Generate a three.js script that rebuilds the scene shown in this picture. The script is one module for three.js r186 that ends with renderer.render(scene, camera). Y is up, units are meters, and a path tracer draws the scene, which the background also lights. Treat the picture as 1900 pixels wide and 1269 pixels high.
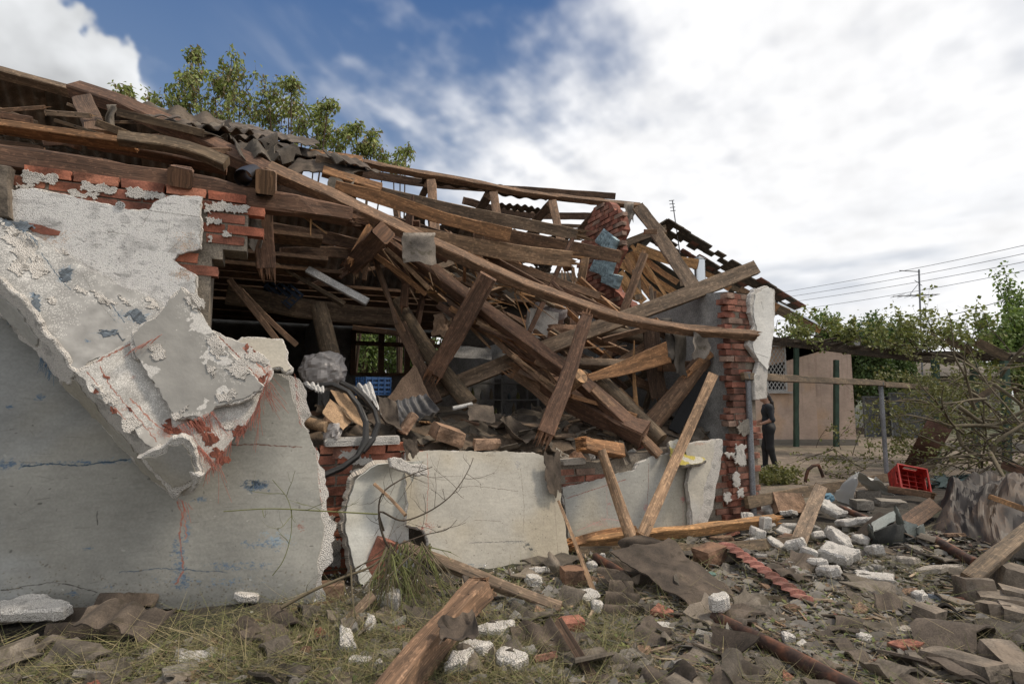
import * as THREE from 'three';
import { mergeGeometries, toCreasedNormals } from 'three/addons/utils/BufferGeometryUtils.js';
import { MarchingCubes } from 'three/addons/objects/MarchingCubes.js';

// ---------------------------------------------------------------- camera
const scene = new THREE.Scene();
const FOCAL = 1000, EYE = 1.6, PITCH = Math.atan(0.1);
const camera = new THREE.PerspectiveCamera(2 * Math.atan(634.5 / FOCAL) * 180 / Math.PI, 1900 / 1269, 0.1, 600);
camera.position.set(0, EYE, 0);
camera.rotation.set(PITCH, 0, 0);
camera.updateMatrixWorld();
const renderer = new THREE.WebGLRenderer({ antialias: true });
renderer.toneMapping = THREE.LinearToneMapping;
renderer.toneMappingExposure = 1.15;
renderer.shadowMap.enabled = true;

// ---------------------------------------------------------------- random and noise
function rng(seed) { let a = (seed * 2654435761) >>> 0; return () => { a = (a + 0x6D2B79F5) >>> 0; let t = a; t = Math.imul(t ^ (t >>> 15), t | 1); t ^= t + Math.imul(t ^ (t >>> 7), t | 61); return ((t ^ (t >>> 14)) >>> 0) / 4294967296; }; }
const NT = new Float32Array(65536); { const r = rng(77); for (let i = 0; i < 65536; i++) NT[i] = r(); }
const PM = new Uint16Array(1024); { const r = rng(78); for (let i = 0; i < 1024; i++) PM[i] = Math.floor(r() * 65536); }
function h3(x, y, z) { return NT[(PM[x & 1023] + PM[(y + 331) & 1023] * 3 + PM[(z + 517) & 1023] * 7) & 65535]; }
const sm = t => t * t * (3 - 2 * t), lerp = (a, b, t) => a + (b - a) * t, clamp = (x, a = 0, b = 1) => Math.max(a, Math.min(b, x));
const sstep = (a, b, x) => sm(clamp((x - a) / (b - a)));
function noise(x, y, z = 0) {
  const xi = Math.floor(x), yi = Math.floor(y), zi = Math.floor(z), u = sm(x - xi), v = sm(y - yi), w = sm(z - zi);
  const a = lerp(lerp(h3(xi, yi, zi), h3(xi + 1, yi, zi), u), lerp(h3(xi, yi + 1, zi), h3(xi + 1, yi + 1, zi), u), v);
  if (w === 0) return a;
  return lerp(a, lerp(lerp(h3(xi, yi, zi + 1), h3(xi + 1, yi, zi + 1), u), lerp(h3(xi, yi + 1, zi + 1), h3(xi + 1, yi + 1, zi + 1), u), v), w);
}
function fbm(x, y, z = 0, o = 5) { let s = 0, a = 0.5, n = 0; for (let i = 0; i < o; i++) { s += a * noise(x, y, z); n += a; x = x * 2.03 + 17.1; y = y * 2.03 + 5.7; z = z * 2.03; a *= 0.5; } return s / n; }
function pn(x, y, px, py, s) {  // periodic
  const xi = Math.floor(x), yi = Math.floor(y), u = sm(x - xi), v = sm(y - yi), m = (k, p) => ((k % p) + p) % p;
  const x0 = m(xi, px), x1 = m(xi + 1, px), y0 = m(yi, py), y1 = m(yi + 1, py);
  return lerp(lerp(h3(x0, y0, s), h3(x1, y0, s), u), lerp(h3(x0, y1, s), h3(x1, y1, s), u), v);
}
function pf(x, y, px, py, s, o = 4) { let t = 0, a = 0.5, n = 0; for (let i = 0; i < o; i++) { t += a * pn(x, y, px, py, s + i * 13); n += a; x *= 2; y *= 2; px *= 2; py *= 2; a *= 0.55; } return t / n; }

// ---------------------------------------------------------------- sky and sun
{
  const W = 2048, H = 1024, data = new Float32Array(W * H * 4), D = 180 / Math.PI;
  for (let j = 0; j < H; j++) for (let i = 0; i < W; i++) {
    const phi = ((i + 0.5) / W - 0.5) * 2 * Math.PI, el = ((j + 0.5) / H - 0.5) * Math.PI;
    const x = Math.cos(phi) * Math.cos(el), z = Math.sin(phi) * Math.cos(el), y = Math.sin(el);
    const az = Math.atan2(x, -z) * D, e = el * D;
    let c;
    if (e < -3) c = [0.30, 0.29, 0.27];
    else {
      const yy = Math.max(y, 0) + 0.22, qx = x / yy, qz = z / yy;
      const big = fbm(qx * 1.6 + 3, qz * 1.6 + 8, 0.5, 4), mid = fbm(qx * 4.2 + 31, qz * 4.2 + 12, 2.5, 6), fine = fbm(qx * 15 + 1, qz * 15 + 7, 1.5, 5);
      const st = fbm(qx * 5.0 + qz * 4.0, (qz - qx) * 1.5 + 4, 3.5, 6);
      const t = clamp(e / 42);
      // air: deep blue high up, pale towards the horizon
      const air = [lerp(0.42, 0.042, Math.pow(t, 0.62)), lerp(0.52, 0.110, Math.pow(t, 0.62)), lerp(0.62, 0.275, Math.pow(t, 0.62))];
      // broken high cloud: thin on the open side, closed on the other
      const azB = lerp(-12, 20, clamp((e - 13) / 25)), hole = (1 - sstep(-24, 13, az - azB)) * sstep(-130, -70, az) * sstep(9, 25, e) * (1 - 0.6 * sstep(50, 80, e));
      let a = sstep(0.22, 0.80, mid * 0.55 + big * 0.3 + 0.32 - hole * 0.54 + (st - 0.5) * 0.75 + (fine - 0.5) * 0.34);
      const veil = 0.85 * (1 - sstep(9, 27, e)) + 0.62 * sstep(4, 30, az) * (1 - sstep(60, 90, Math.abs(az)));
      const ci = fbm(qx * 7 + qz * 2 + 40, qz * 2.2 - qx * 0.8, 6.5, 6); a = clamp(1 - (1 - a) * (1 - clamp(veil)) * (1 - 0.42 * sstep(0.53, 0.76, ci) * sstep(-34, -10, az)));
      let wh = 0.88 - 0.04 * sstep(0.47, 0.7, big) + 0.20 * (fine - 0.5) + 0.20 * (st - 0.5);
      // layered grey undersides low over the horizon
      const low = fbm(az * 0.075 + 9, e * 0.42 + 3, 7.3, 5);
      const lowM = sstep(0.49, 0.66, low) * sstep(1, 6, e) * (1 - sstep(13, 21, e));
      const dR = Math.exp(-Math.pow((az - 33) / 17, 2)) * Math.exp(-Math.pow((e - 11.5) / 3.2, 2));
      const g = clamp(lowM * 0.10 + dR * sstep(0.36, 0.62, low) * 0.62);
      let cl = [lerp(wh, 0.42, g), lerp(wh * 1.0, 0.47, g), lerp(wh * 1.01, 0.55, g)];
      c = [0, 1, 2].map(k => lerp(air[k], cl[k], a));
      // heaped cloud beside the open blue
      const edge = -36.5 - (e - 28) * 0.55 + (fbm(az * 0.16, e * 0.16, 11, 6) - 0.5) * 15 + (fbm(az * 0.7, e * 0.7, 4, 4) - 0.5) * 3;
      const cu = sstep(-0.45, 0.45, edge - az) * sstep(-82, -70, az) * (1 - sstep(44, 52, e + (big - 0.5) * 20));
      if (cu > 0) {
        const lump = fbm(az * 0.13 + 5, e * 0.19, 2, 6), rim = 1 - sstep(0, 8, edge - az);
        const v = clamp(0.40 + (lump - 0.45) * 0.9 + rim * 0.22, 0.27, 0.80);
        const cc = [v * 0.98, v, v * 1.02];
        c = [0, 1, 2].map(k => lerp(c[k], cc[k], cu));
      }
      if (e < 0) c = c.map((q, k) => lerp(q, [0.30, 0.29, 0.27][k], -e / 3));
    }
    const o = (j * W + i) * 4; data[o] = c[0]; data[o + 1] = c[1]; data[o + 2] = c[2]; data[o + 3] = 1;
  }
  const t = new THREE.DataTexture(data, W, H, THREE.RGBAFormat, THREE.FloatType);
  t.mapping = THREE.EquirectangularReflectionMapping; t.magFilter = t.minFilter = THREE.LinearFilter; t.colorSpace = THREE.LinearSRGBColorSpace; t.wrapS = THREE.RepeatWrapping; t.needsUpdate = true;
  scene.background = t; scene.environment = t;
}
const sun = new THREE.DirectionalLight(0xfff0dc, 2.6);
sun.position.set(15, 21, -9); sun.target.position.set(1, 0, -7);
sun.castShadow = true; sun.shadow.radius = 16; sun.shadow.mapSize.set(2048, 2048);
Object.assign(sun.shadow.camera, { left: -22, right: 22, top: 22, bottom: -22, near: 1, far: 70 });
scene.add(sun, sun.target);

// ---------------------------------------------------------------- places
const V = (x, y, z) => new THREE.Vector3(x, y, z);
const EYEV = V(0, EYE, 0);
const TH = 24.5 * Math.PI / 180, WALLD = 5.08, U = V(Math.cos(TH), 0, -Math.sin(TH)), N = V(Math.sin(TH), 0, Math.cos(TH)), UP = V(0, 1, 0);
function ray(x, y) { const X = (x - 950) / FOCAL, Y = (634.5 - y) / FOCAL, c = Math.cos(PITCH), s = Math.sin(PITCH); return V(X, Y * c + s, -(c - Y * s)); }
function at(x, y, d) { const r = ray(x, y); return r.multiplyScalar(d / -r.z).add(EYEV); }                       // d metres in front of the eye
function wl(x, y, o = 0) { const r = ray(x, y); return r.multiplyScalar((o - WALLD) / r.dot(N)).add(EYEV); }      // o metres before the front wall
function gd(x, y, h = 0) { const r = ray(x, y); return r.multiplyScalar((h - EYE) / r.y).add(EYEV); }              // on the ground
const B = (a, y, o) => U.clone().multiplyScalar(a).addScaledVector(N, o - WALLD).setY(y);                          // along wall, height, out of wall
const toB = p => [p.dot(U), p.y, p.dot(N) + WALLD];
function endw(x, y, a) { const r = ray(x, y); return r.multiplyScalar(a / r.dot(U)).add(EYEV); }                   // on the cross wall at length a

// ---------------------------------------------------------------- things
const taken = {};
function numbered(n) { const k = taken[n] = (taken[n] ?? -1) + 1; return k ? n + '_' + String(k).padStart(3, '0') : n; }
function tag(o, label, category, group, kind) { const u = {}; if (label) u.label = label; if (category) u.category = category; if (group) u.group = group; if (kind) u.kind = kind; o.userData = u; return o; }
function thing(name, label, category, pos = V(0, 0, 0), group) { const g = new THREE.Group(); g.name = numbered(name); g.position.copy(pos); scene.add(g); return tag(g, label, category, group); }
function solo(name, label, category, geo, mat, pos = V(0, 0, 0), group) { const m = new THREE.Mesh(geo, mat); m.name = numbered(name); m.position.copy(pos); scene.add(m); return tag(m, label, category, group); }
function part(name, geo, mat, parent, label) { const m = new THREE.Mesh(geo, mat); m.name = name; parent.add(m); if (label) m.userData.label = label; return m; }
function struct(name, geo, mat) { const m = new THREE.Mesh(geo, mat); m.name = numbered(name); m.userData.kind = 'structure'; scene.add(m); return m; }

// ---------------------------------------------------------------- textures
function tex(w, h, fn, srgb = true) {
  const d = new Uint8Array(w * h * 4);
  for (let j = 0; j < h; j++) for (let i = 0; i < w; i++) { const c = fn((i + 0.5) / w, (j + 0.5) / h), o = (j * w + i) * 4; if (c.length) { d[o] = clamp(c[0], 0, 255); d[o + 1] = clamp(c[1], 0, 255); d[o + 2] = clamp(c[2], 0, 255); } else d[o] = d[o + 1] = d[o + 2] = clamp(c, 0, 255); d[o + 3] = 255; }
  const t = new THREE.DataTexture(d, w, h); t.wrapS = t.wrapT = THREE.RepeatWrapping; t.magFilter = THREE.LinearFilter; t.minFilter = THREE.LinearMipmapLinearFilter; t.generateMipmaps = true;
  if (srgb) t.colorSpace = THREE.SRGBColorSpace; t.needsUpdate = true; return t;
}
function rep(t, x, y) { const c = t.clone(); c.repeat.set(x, y); c.needsUpdate = true; return c; }
function canvas(w, h, base, draw, opt = {}) {   // base(u,v) -> rgb per pixel, then strokes
  const c = document.createElement('canvas'); c.width = w; c.height = h; const g = c.getContext('2d');
  const im = g.createImageData(w, h);
  for (let j = 0; j < h; j++) for (let i = 0; i < w; i++) { const q = base(i / w, j / h), o = (j * w + i) * 4; im.data[o] = clamp(q[0], 0, 255); im.data[o + 1] = clamp(q[1], 0, 255); im.data[o + 2] = clamp(q[2], 0, 255); im.data[o + 3] = 255; }
  g.putImageData(im, 0, 0); if (draw) draw(g, w, h);
  const t = new THREE.CanvasTexture(c); t.colorSpace = THREE.SRGBColorSpace; t.wrapS = t.wrapT = THREE.ClampToEdgeWrapping; t.magFilter = THREE.LinearFilter; return t;
}
const M = {};
const std = (o) => new THREE.MeshStandardMaterial({ roughness: 0.9, side: THREE.DoubleSide, ...o });
const lin = (r, g, b) => new THREE.Color().setRGB(r, g, b);
const sr = (r, g, b) => new THREE.Color().setRGB(r / 255, g / 255, b / 255, THREE.SRGBColorSpace);

// wood: 0.25 m across by 2 m along
function woodTex(seed, knots) {
  const r = rng(seed), K = []; for (let i = 0; i < knots; i++) K.push([r(), r(), 0.02 + r() * 0.03]);
  return [256, 2048, (u, v) => {
    let du = 0, kn = 0; for (const [a, b, s] of K) { let x = u - a; x -= Math.round(x); let y = (v - b); y -= Math.round(y); y *= 8; const d = Math.hypot(x, y * 0.5); du += 0.05 * Math.sign(x) * Math.exp(-d * d / (s * s * 9)); kn = Math.max(kn, 1 - sstep(s * 0.5, s, Math.hypot(x, y))); }
    const uu = u + du + 0.05 * (pn(u * 3, v * 6, 3, 6, seed) - 0.5);
    const g = pf(uu * 26, v * 5, 26, 5, seed + 3, 4), f = pn(uu * 90, v * 26, 90, 26, seed + 5), st = pf(u * 3, v * 7, 3, 7, seed + 9, 4), ck = pn(uu * 34, v * 3, 34, 3, seed + 21);
    let l = 0.74 + 0.34 * (g - 0.5) + 0.22 * (f - 0.5) + 0.46 * (st - 0.5);
    if (ck < 0.17) l -= 0.42 * (0.17 - ck) / 0.17; l += 0.16 * (sstep(0.6, 0.72, pf(u * 8, v * 60, 8, 60, seed + 31, 3)) - 0.2); l -= kn * 0.4;
    return clamp(l, 0.06, 1.1);
  }];
}
const wA = woodTex(5, 3), wB = woodTex(11, 6);
const wood = (w, tint) => tex(w[0], w[1], (u, v) => { const l = w[2](u, v), d = pf(u * 4, v * 20, 4, 20, 61, 4); const gr = sstep(0.5, 0.72, d) * 0.5; return [0, 1, 2].map(k => 255 * lerp(l * tint[k], 0.62 * l + 0.08 * k * 0, gr * 0.5)); });
const woodMapA = wood(wA, [1.0, 0.93, 0.87]), woodMapB = wood(wB, [1.0, 0.93, 0.86]);
const woodBump = tex(wA[0], wA[1], (u, v) => 255 * wA[2](u, v) * 0.9, false);
const wmat = (map, c, rough = 0.85) => { const m = std({ map: rep(map, 6, 0.5), bumpMap: rep(woodBump, 6, 0.5), bumpScale: 0.004, color: c, roughness: rough, vertexColors: true }); return m; };
M.red = wmat(woodMapA, sr(152, 124, 106)); M.dark = wmat(woodMapA, sr(140, 120, 104)); M.brown = wmat(woodMapB, sr(176, 150, 128)); M.orange = wmat(woodMapB, sr(214, 172, 132));
M.grey = wmat(woodMapB, sr(174, 160, 144)); M.pale = wmat(woodMapB, sr(212, 186, 158)); M.fresh = wmat(woodMapB, sr(238, 196, 146)); M.drift = wmat(woodMapB, sr(150, 138, 120));

// general grain: tile of 1 m
const speck = tex(512, 512, (u, v) => { const a = pf(u * 6, v * 6, 6, 6, 1, 6), b = pn(u * 120, v * 120, 120, 120, 2), c = pn(u * 240, v * 240, 240, 240, 4); return 255 * clamp(0.76 + (a - 0.5) * 0.34 + (b - 0.5) * 0.2 + (c - 0.5) * 0.22); });
const rough1 = tex(512, 512, (u, v) => 255 * clamp(pf(u * 14, v * 14, 14, 14, 31, 6)), false);
const eps = [512, 512, (() => { const r = rng(91), n = 40, P = []; for (let j = 0; j < n; j++) for (let i = 0; i < n; i++) P.push([i + r(), j + r(), r()]); return (u, v) => { const x = u * n, y = v * n, xi = Math.floor(x), yi = Math.floor(y); let d1 = 9, h = 0; for (let b = -1; b < 2; b++) for (let a = -1; a < 2; a++) { const I = ((xi + a) % n + n) % n, J = ((yi + b) % n + n) % n, p = P[J * n + I]; const dx = p[0] - I + xi + a - x, dy = p[1] - J + yi + b - y, d = Math.hypot(dx, dy); if (d < d1) { d1 = d; h = p[2]; } } return [d1, h]; }; })()];
const epsBump = tex(512, 512, (u, v) => { const [d, h] = eps[2](u, v); return 255 * clamp(0.35 + 0.5 * h - d * d * 0.7 + 0.35 * (pf(u * 5, v * 5, 5, 5, 8) - 0.3)); }, false);
const epsMap = tex(512, 512, (u, v) => { const [d, h] = eps[2](u, v); const q = pf(u * 4, v * 4, 4, 4, 18, 5), l = clamp(0.92 - sstep(0.45, 0.8, d) * 0.12 + (h - 0.5) * 0.06 - sstep(0.5, 0.75, q) * 0.16); return [255 * l, 255 * l * 0.985, 255 * l * 0.965]; });
M.foam = std({ map: rep(epsMap, 3.3, 3.3), bumpMap: rep(epsBump, 3.3, 3.3), bumpScale: 0.014, color: sr(234, 232, 228) });
M.foamDirty = std({ map: rep(epsMap, 4, 4), bumpMap: rep(epsBump, 4, 4), bumpScale: 0.012, color: sr(205, 198, 188) });
const brickMap = tex(512, 512, (u, v) => { const a = pf(u * 7, v * 7, 7, 7, 41, 5), b = pn(u * 150, v * 150, 150, 150, 42), w = pf(u * 4, v * 4, 4, 4, 45, 5); const l = 0.78 + (a - 0.5) * 0.7 + (b - 0.5) * 0.18, d = sstep(0.56, 0.7, w); return [255 * lerp(l, 0.86, d * 0.6), 255 * lerp(l * 0.95, 0.8, d * 0.6), 255 * lerp(l * 0.92, 0.76, d * 0.6)]; });
const bmat = c => std({ map: brickMap, bumpMap: rough1, bumpScale: 0.008, color: c, roughness: 0.93 });
M.bricks = [sr(204, 136, 110), sr(192, 122, 98), sr(182, 124, 104), sr(212, 150, 124), sr(168, 114, 96)].map(bmat);
M.bricksOld = [sr(182, 128, 110), sr(168, 114, 98), sr(190, 142, 124), sr(172, 132, 116), sr(150, 110, 96), sr(178, 156, 142)].map(bmat);
M.mortar = std({ map: speck, bumpMap: rough1, bumpScale: 0.012, color: sr(168, 156, 140) });
M.mortarDark = std({ map: speck, bumpMap: rough1, bumpScale: 0.012, color: sr(118, 108, 98) });
M.concrete = std({ map: brickMap, bumpMap: rough1, bumpScale: 0.014, color: sr(152, 146, 134) });
M.concreteWarm = std({ map: speck, bumpMap: rough1, bumpScale: 0.01, color: sr(166, 158, 146) });
M.adobe = std({ map: brickMap, bumpMap: rough1, bumpScale: 0.02, color: sr(186, 160, 136) });
M.adobeDark = std({ map: brickMap, bumpMap: rough1, bumpScale: 0.02, color: sr(156, 128, 106) });
const slateMap = tex(1024, 1024, (u, v) => { const a = pf(u * 5, v * 5, 5, 5, 51, 6), b = pn(u * 200, v * 200, 200, 200, 52), m = pf(u * 9, v * 9, 9, 9, 55, 5); const l = 0.76 + (a - 0.5) * 0.75 + (b - 0.5) * 0.2, k = sstep(0.6, 0.75, m) * 0.5; return [255 * lerp(l, 0.42, k), 255 * lerp(l * 0.97, 0.4, k), 255 * lerp(l * 0.93, 0.33, k)]; });
const smat = c => std({ map: slateMap, bumpMap: rough1, bumpScale: 0.004, color: c, roughness: 0.92 });
M.slate = [sr(128, 122, 114), sr(113, 104, 96), sr(140, 133, 124), sr(105, 95, 86), sr(120, 110, 100)].map(smat);
M.slateDark = [sr(112, 106, 98), sr(98, 92, 86), sr(124, 114, 104)].map(smat);
M.felt = std({ map: slateMap, bumpMap: rough1, bumpScale: 0.003, color: sr(98, 94, 90), roughness: 0.95 });
M.feltPale = std({ map: slateMap, bumpMap: rough1, bumpScale: 0.003, color: sr(168, 162, 156), roughness: 0.95 });
M.plasterIn = std({ map: speck, bumpMap: rough1, bumpScale: 0.006, color: sr(178, 176, 172) });
M.white = std({ map: speck, color: sr(232, 230, 226), roughness: 0.7 });
M.card = std({ map: speck, color: sr(206, 172, 136), roughness: 0.95 });
M.cardDark = std({ map: speck, color: sr(160, 132, 108), roughness: 0.95 });
M.rubber = std({ map: speck, color: sr(58, 57, 56), roughness: 0.55 });
M.metal = std({ map: speck, color: sr(150, 152, 152), roughness: 0.45, metalness: 0.7 });
M.galv = std({ color: sr(205, 210, 214), roughness: 0.3, metalness: 0.85 });
const rustMap = tex(512, 512, (u, v) => { const a = pf(u * 6, v * 6, 6, 6, 71, 6), b = pn(u * 90, v * 90, 90, 90, 72); const l = 0.72 + (a - 0.5) * 0.9 + (b - 0.5) * 0.2, k = sstep(0.42, 0.6, a); return [255 * l * lerp(0.8, 1, k), 255 * l * lerp(0.74, 0.82, k), 255 * l * lerp(0.70, 0.68, k)]; });
M.rust = std({ map: rustMap, color: sr(124, 100, 90), roughness: 0.75, metalness: 0.1, bumpMap: rough1, bumpScale: 0.003 });
M.pipe = std({ map: speck, color: sr(166, 168, 172), roughness: 0.55, metalness: 0.3 });
M.plasticGrey = std({ map: speck, color: sr(132, 140, 136), roughness: 0.5 });
M.bark = std({ map: rep(woodMapA, 3, 1), bumpMap: rep(woodBump, 3, 1), bumpScale: 0.006, color: sr(120, 104, 90) });
M.twig = std({ map: speck, color: sr(128, 116, 92) }); M.twigDark = std({ map: speck, color: sr(92, 80, 66) }); M.twigGreen = std({ map: speck, color: sr(134, 138, 84) });
M.leaf = new THREE.MeshPhysicalMaterial({ color: 0xffffff, vertexColors: true, roughness: 0.8, transmission: 0.35, thickness: 0, side: THREE.DoubleSide });
const fringe = c => std({ color: c, roughness: 0.7 });
M.redMesh = fringe(sr(160, 98, 82)); M.blueMesh = fringe(sr(84, 108, 128));
// ---------------------------------------------------------------- shape helpers
function geo(P, UVs, I, C) { const g = new THREE.BufferGeometry(); g.setAttribute('position', new THREE.Float32BufferAttribute(P, 3)); g.setAttribute('uv', new THREE.Float32BufferAttribute(UVs, 2)); if (C) g.setAttribute('color', new THREE.Float32BufferAttribute(C, 3)); g.setIndex(I); return g; }
const flat = g => { const q = g.index ? g.toNonIndexed() : g; q.computeVertexNormals(); return q; };
const smooth = (g, a = 0.6) => { g.computeVertexNormals(); return toCreasedNormals(g, a); };
const clean = g => { const q = g.index ? g.toNonIndexed() : g; for (const k of Object.keys(q.attributes)) if (!['position', 'normal', 'uv', 'color'].includes(k)) q.deleteAttribute(k); return q; };
const join = a => mergeGeometries(a.map(clean), false);
function mid(p) { const c = V(0, 0, 0); p.forEach(q => c.add(q)); return c.divideScalar(p.length); }
let SEED = 1;
// a sawn timber along points; wide face turned to the viewer unless o.face is given; ends may be splintered
function timber(pts, w, h, o = {}) {
  const r = rng(o.seed ?? SEED++), c = mid(pts), P = [], T = [], I = [], C = [];
  const curve = pts.length > 2 ? new THREE.CatmullRomCurve3(pts, false, 'centripetal') : new THREE.LineCurve3(pts[0], pts[1]);
  const L = curve.getLength(), n = Math.round(clamp(L / 0.16, 4, 44)), uo = r() * 3, vo = r() * 9, ch = Math.min(w, h) * (o.chamfer ?? 0.1), ns = r() * 100;
  const fr = k => { const t = k / n, p = curve.getPointAt(t).sub(c), tg = curve.getTangentAt(t).normalize(); let f = (o.face ? o.face.clone() : EYEV.clone().sub(pts[0])); f.addScaledVector(tg, -f.dot(tg)).normalize(); if (o.roll) f.applyAxisAngle(tg, o.roll + (o.twist ?? 0) * t); const s = tg.clone().cross(f).normalize(); return [p, tg, f, s, t]; };
  const sec = [[-1, -1, 1, 0], [1, -1, -1, 0], [1, -1, 0, 1], [1, 1, 0, -1], [1, 1, -1, 0], [-1, 1, 1, 0], [-1, 1, 0, -1], [-1, -1, 0, 1]];
  const per = [0, w, w + ch, w + h, w + h + ch, w * 2 + h, 2 * w + h + ch, 2 * w + 2 * h];
  for (let k = 0; k <= n; k++) {
    const [p, tg, f, s, t] = fr(k); const tp = lerp(o.t0 ?? 1, o.t1 ?? 1, t), ww = w * tp * (1 + (noise(t * L * 2.1, ns) - 0.5) * (o.rough ?? 0.07)), hh = h * (1 + (noise(t * L * 2.7, ns + 9) - 0.5) * (o.rough ?? 0.10));
    const q = p.clone().addScaledVector(s, (noise(t * L * 0.8, ns + 4) - 0.5) * w * 0.08).addScaledVector(f, (noise(t * L * 0.8, ns + 14) - 0.5) * h * 0.15);
    const ring = sec.map(([a, b, da, db], m) => { const wob = (noise(t * L * 5, m + ns) - 0.5) * ch * 1.5; return q.clone().addScaledVector(s, a * ww / 2 + da * ch + a * wob).addScaledVector(f, b * hh / 2 + db * ch + b * wob); });
    const g = 0.82 + 0.24 * (noise(t * L * 1.3, ns + 3) - 0.3);
    for (let m = 0; m < 8; m++) for (let e = 0; e < 2; e++) { const v = ring[(m + e) % 8], wn = m % 2 ? 1.0 + 0.3 * noise(t * L * 6, ns + m) : 1; P.push(v.x, v.y, v.z); T.push((m + e === 8 ? 2 * w + 2 * h : per[m + e]) + uo, t * L + vo); C.push(Math.min(1, g * wn), Math.min(1, g * wn), Math.min(1, g * wn * (wn > 1 ? 0.97 : 1))); }
  }
  for (let k = 0; k < n; k++) for (let m = 0; m < 8; m++) { const a = k * 16 + m * 2, b = a + 16; I.push(a, b, a + 1, b, b + 1, a + 1); }
  const G = [flat(geo(P, T, I, C))];
  for (const [e, sp] of [[0, o.s0], [n, o.s1]]) {
    const [p, tg, f, s] = fr(e), dir = tg.clone().multiplyScalar(e ? 1 : -1), tp = e ? (o.t1 ?? 1) : (o.t0 ?? 1);
    { const Q = [], R = [], J = [], K = []; const cp = p.clone().addScaledVector(dir, 0.003); Q.push(cp.x, cp.y, cp.z); R.push(uo, vo); K.push(1, 0.93, 0.82); for (let m = 0; m < 8; m++) { const [a, b, da, db] = sec[m]; const v = p.clone().addScaledVector(s, a * w * tp / 2 + da * ch).addScaledVector(f, b * h / 2 + db * ch); Q.push(v.x, v.y, v.z); R.push(uo + a * 0.05, vo + b * 0.01); K.push(1, 0.93, 0.82); J.push(0, m + 1, (m + 1) % 8 + 1); } G.push(flat(geo(Q, R, J, K))); }
    if (sp) {
      const nx = Math.max(3, Math.round(w / 0.022)), ny = Math.max(1, Math.round(h / 0.025));
      for (let i = 0; i < nx; i++) for (let j = 0; j < ny; j++) {
        if (r() < 0.2) continue;
        const a = ((i + 0.5) / nx - 0.5) * w * 0.94 * tp, b = ((j + 0.5) / ny - 0.5) * h * 0.9, cw = w / nx * 0.62, chh = h / ny * 0.6, len = sp * (0.15 + Math.pow(r(), 1.6)) * (0.5 + noise(i * 0.45 + ns, j * 0.7)), bx = (r() - 0.5) * len * 0.2, by = (r() - 0.5) * len * 0.2;
        const Q = [], R = [], J = [], K = []; const base = p.clone().addScaledVector(dir, -0.02);
        for (const [x, y] of [[-1, -1], [1, -1], [1, 1], [-1, 1]]) { const v = base.clone().addScaledVector(s, a + x * cw).addScaledVector(f, b + y * chh); Q.push(v.x, v.y, v.z); R.push(uo + a + x * cw, vo); K.push(0.86, 0.76, 0.64); }
        const m1 = base.clone().addScaledVector(dir, len * 0.6).addScaledVector(s, a + bx * 0.5).addScaledVector(f, b + by * 0.5);
        for (const [x, y] of [[-1, -1], [1, -1], [1, 1], [-1, 1]]) { const v = m1.clone().addScaledVector(s, x * cw * 0.6).addScaledVector(f, y * chh * 0.6); Q.push(v.x, v.y, v.z); R.push(uo + a + x * cw, vo + len * 0.6); K.push(0.95, 0.86, 0.72); }
        const tip = base.clone().addScaledVector(dir, len + 0.02).addScaledVector(s, a + bx).addScaledVector(f, b + by); Q.push(tip.x, tip.y, tip.z); R.push(uo + a, vo + len); K.push(1, 0.92, 0.8);
        for (let k = 0; k < 4; k++) { const k2 = (k + 1) % 4; J.push(k, k + 4, k2, k2, k + 4, k2 + 4, k + 4, 8, k2 + 4); }
        G.push(flat(geo(Q, R, J, K)));
      }
    }
  }
  return [join(G), c];
}
function plank(name, label, cat, pts, w, h, mat, o = {}) { const [g, c] = timber(pts, w, h, o); return solo(name, label, cat, g, mat, c, o.group); }
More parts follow.
